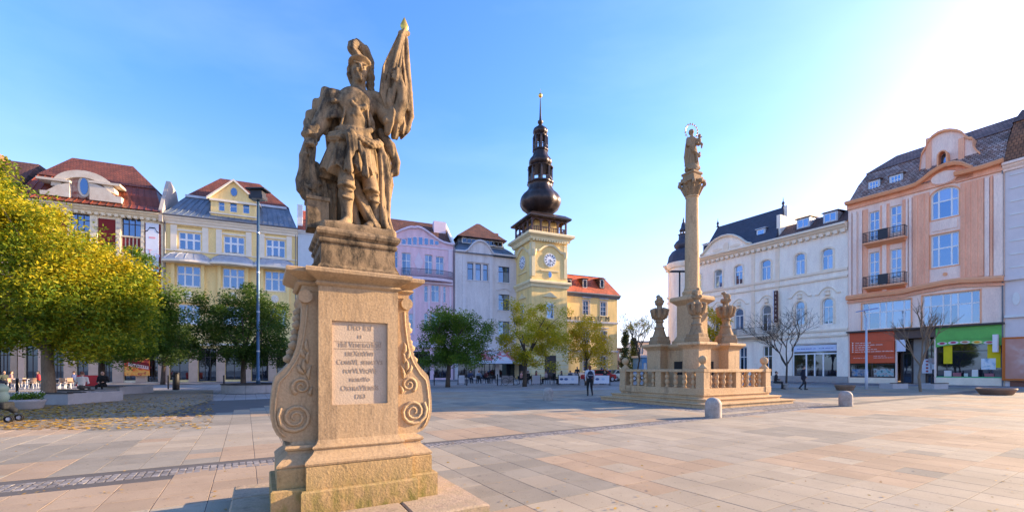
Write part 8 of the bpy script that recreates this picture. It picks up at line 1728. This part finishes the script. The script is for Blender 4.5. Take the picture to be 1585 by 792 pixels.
# ------------------------------------------------------------------ parked cars beyond the tower
def car(label, px, Y, rz, col):
    t = thing('parked_car', label, 'car', ((px - CX) / FPX * Y, Y, 0), rz, 'cars parked beyond the museum'); m = mat('car_paint', col, 0.25, 0.03, 2, 20, 0, spec=0.6)
    pr = [(-2.1, 0.35), (-2.15, 0.6), (-2.0, 0.85), (-1.2, 0.95), (1.0, 0.98), (1.95, 0.88), (2.1, 0.6), (2.05, 0.35)]
    def sec(y, k): return [(x * (1 - 0.03 * k), y, z if z < 0.7 else z - 0.03 * k) for x, z in pr]
    o = MB().rings([sec(-0.85, 1), sec(-0.8, 0), sec(0.8, 0), sec(0.85, 1)]).build('body', m, t); smooth_by_angle(o, 40)
    cb = [(-1.55, 0.93), (-1.0, 1.42), (0.55, 1.45), (1.35, 0.96)]; MB().rings([[(x, y * (1 if z < 1 else 0.86), z) for x, z in cb] for y in (-0.76, 0.76)]).build('cabin', m, t)
    for s_ in (-1, 1): 
        MB().add([(-1.35, s_ * 0.765, 0.97), (1.15, s_ * 0.765, 0.97), (0.5, s_ * 0.672, 1.38), (-0.95, s_ * 0.672, 1.38), (-1.35, s_ * 0.75, 0.97), (1.15, s_ * 0.75, 0.97), (0.5, s_ * 0.655, 1.38), (-0.95, s_ * 0.655, 1.38)], [(0, 1, 2, 3), (7, 6, 5, 4), (0, 4, 5, 1), (1, 5, 6, 2), (2, 6, 7, 3), (3, 7, 4, 0)]).build('side_window', M_shop, t)
        for wx in (-1.3, 1.35):
            w_ = MB().rings([[(wx + 0.32 * math.cos(q), y, 0.32 + 0.32 * math.sin(q)) for q in [2 * math.pi * i / 18 for i in range(18)]] for y in (s_ * 0.68, s_ * 0.87)]).build('wheel', M_dch, t); MB().rings([[(wx + 0.2 * math.cos(q), y, 0.32 + 0.2 * math.sin(q)) for q in [2 * math.pi * i / 14 for i in range(14)]] for y in (s_ * 0.8, s_ * 0.88)]).build('rim', M_zincl, w_)
        MB().box(2.0, 2.11, s_ * 0.62 - 0.16, s_ * 0.62 + 0.16, 0.6, 0.75).build('headlight', M_frame, t); MB().box(-2.14, -2.05, s_ * 0.65 - 0.12, s_ * 0.65 + 0.12, 0.62, 0.8).build('tail_light', flat((0.4, 0.02, 0.02)), t)
    MB().add([(1.36, -0.68, 0.99), (1.36, 0.68, 0.99), (0.6, 0.6, 1.44), (0.6, -0.6, 1.44)], [(0, 1, 2, 3)]).build('windscreen', M_shop, t); MB().add([(-1.56, -0.68, 0.96), (-1.56, 0.68, 0.96), (-1.04, 0.6, 1.42), (-1.04, -0.6, 1.42)], [(3, 2, 1, 0)]).build('rear_window', M_shop, t)
    return t
car('red car parked between the golden tree and the museum corner', 927, 52.0, 0.5, (0.45, 0.02, 0.015)); car('silver car parked behind the red car', 938, 57.0, 0.4, (0.45, 0.47, 0.52)); car('cream white car parked right of the museum corner', 962, 56.0, 0.3, (0.62, 0.55, 0.42)); car('silver hatchback beyond the museum corner', 976, 62.0, 0.2, (0.4, 0.42, 0.46))
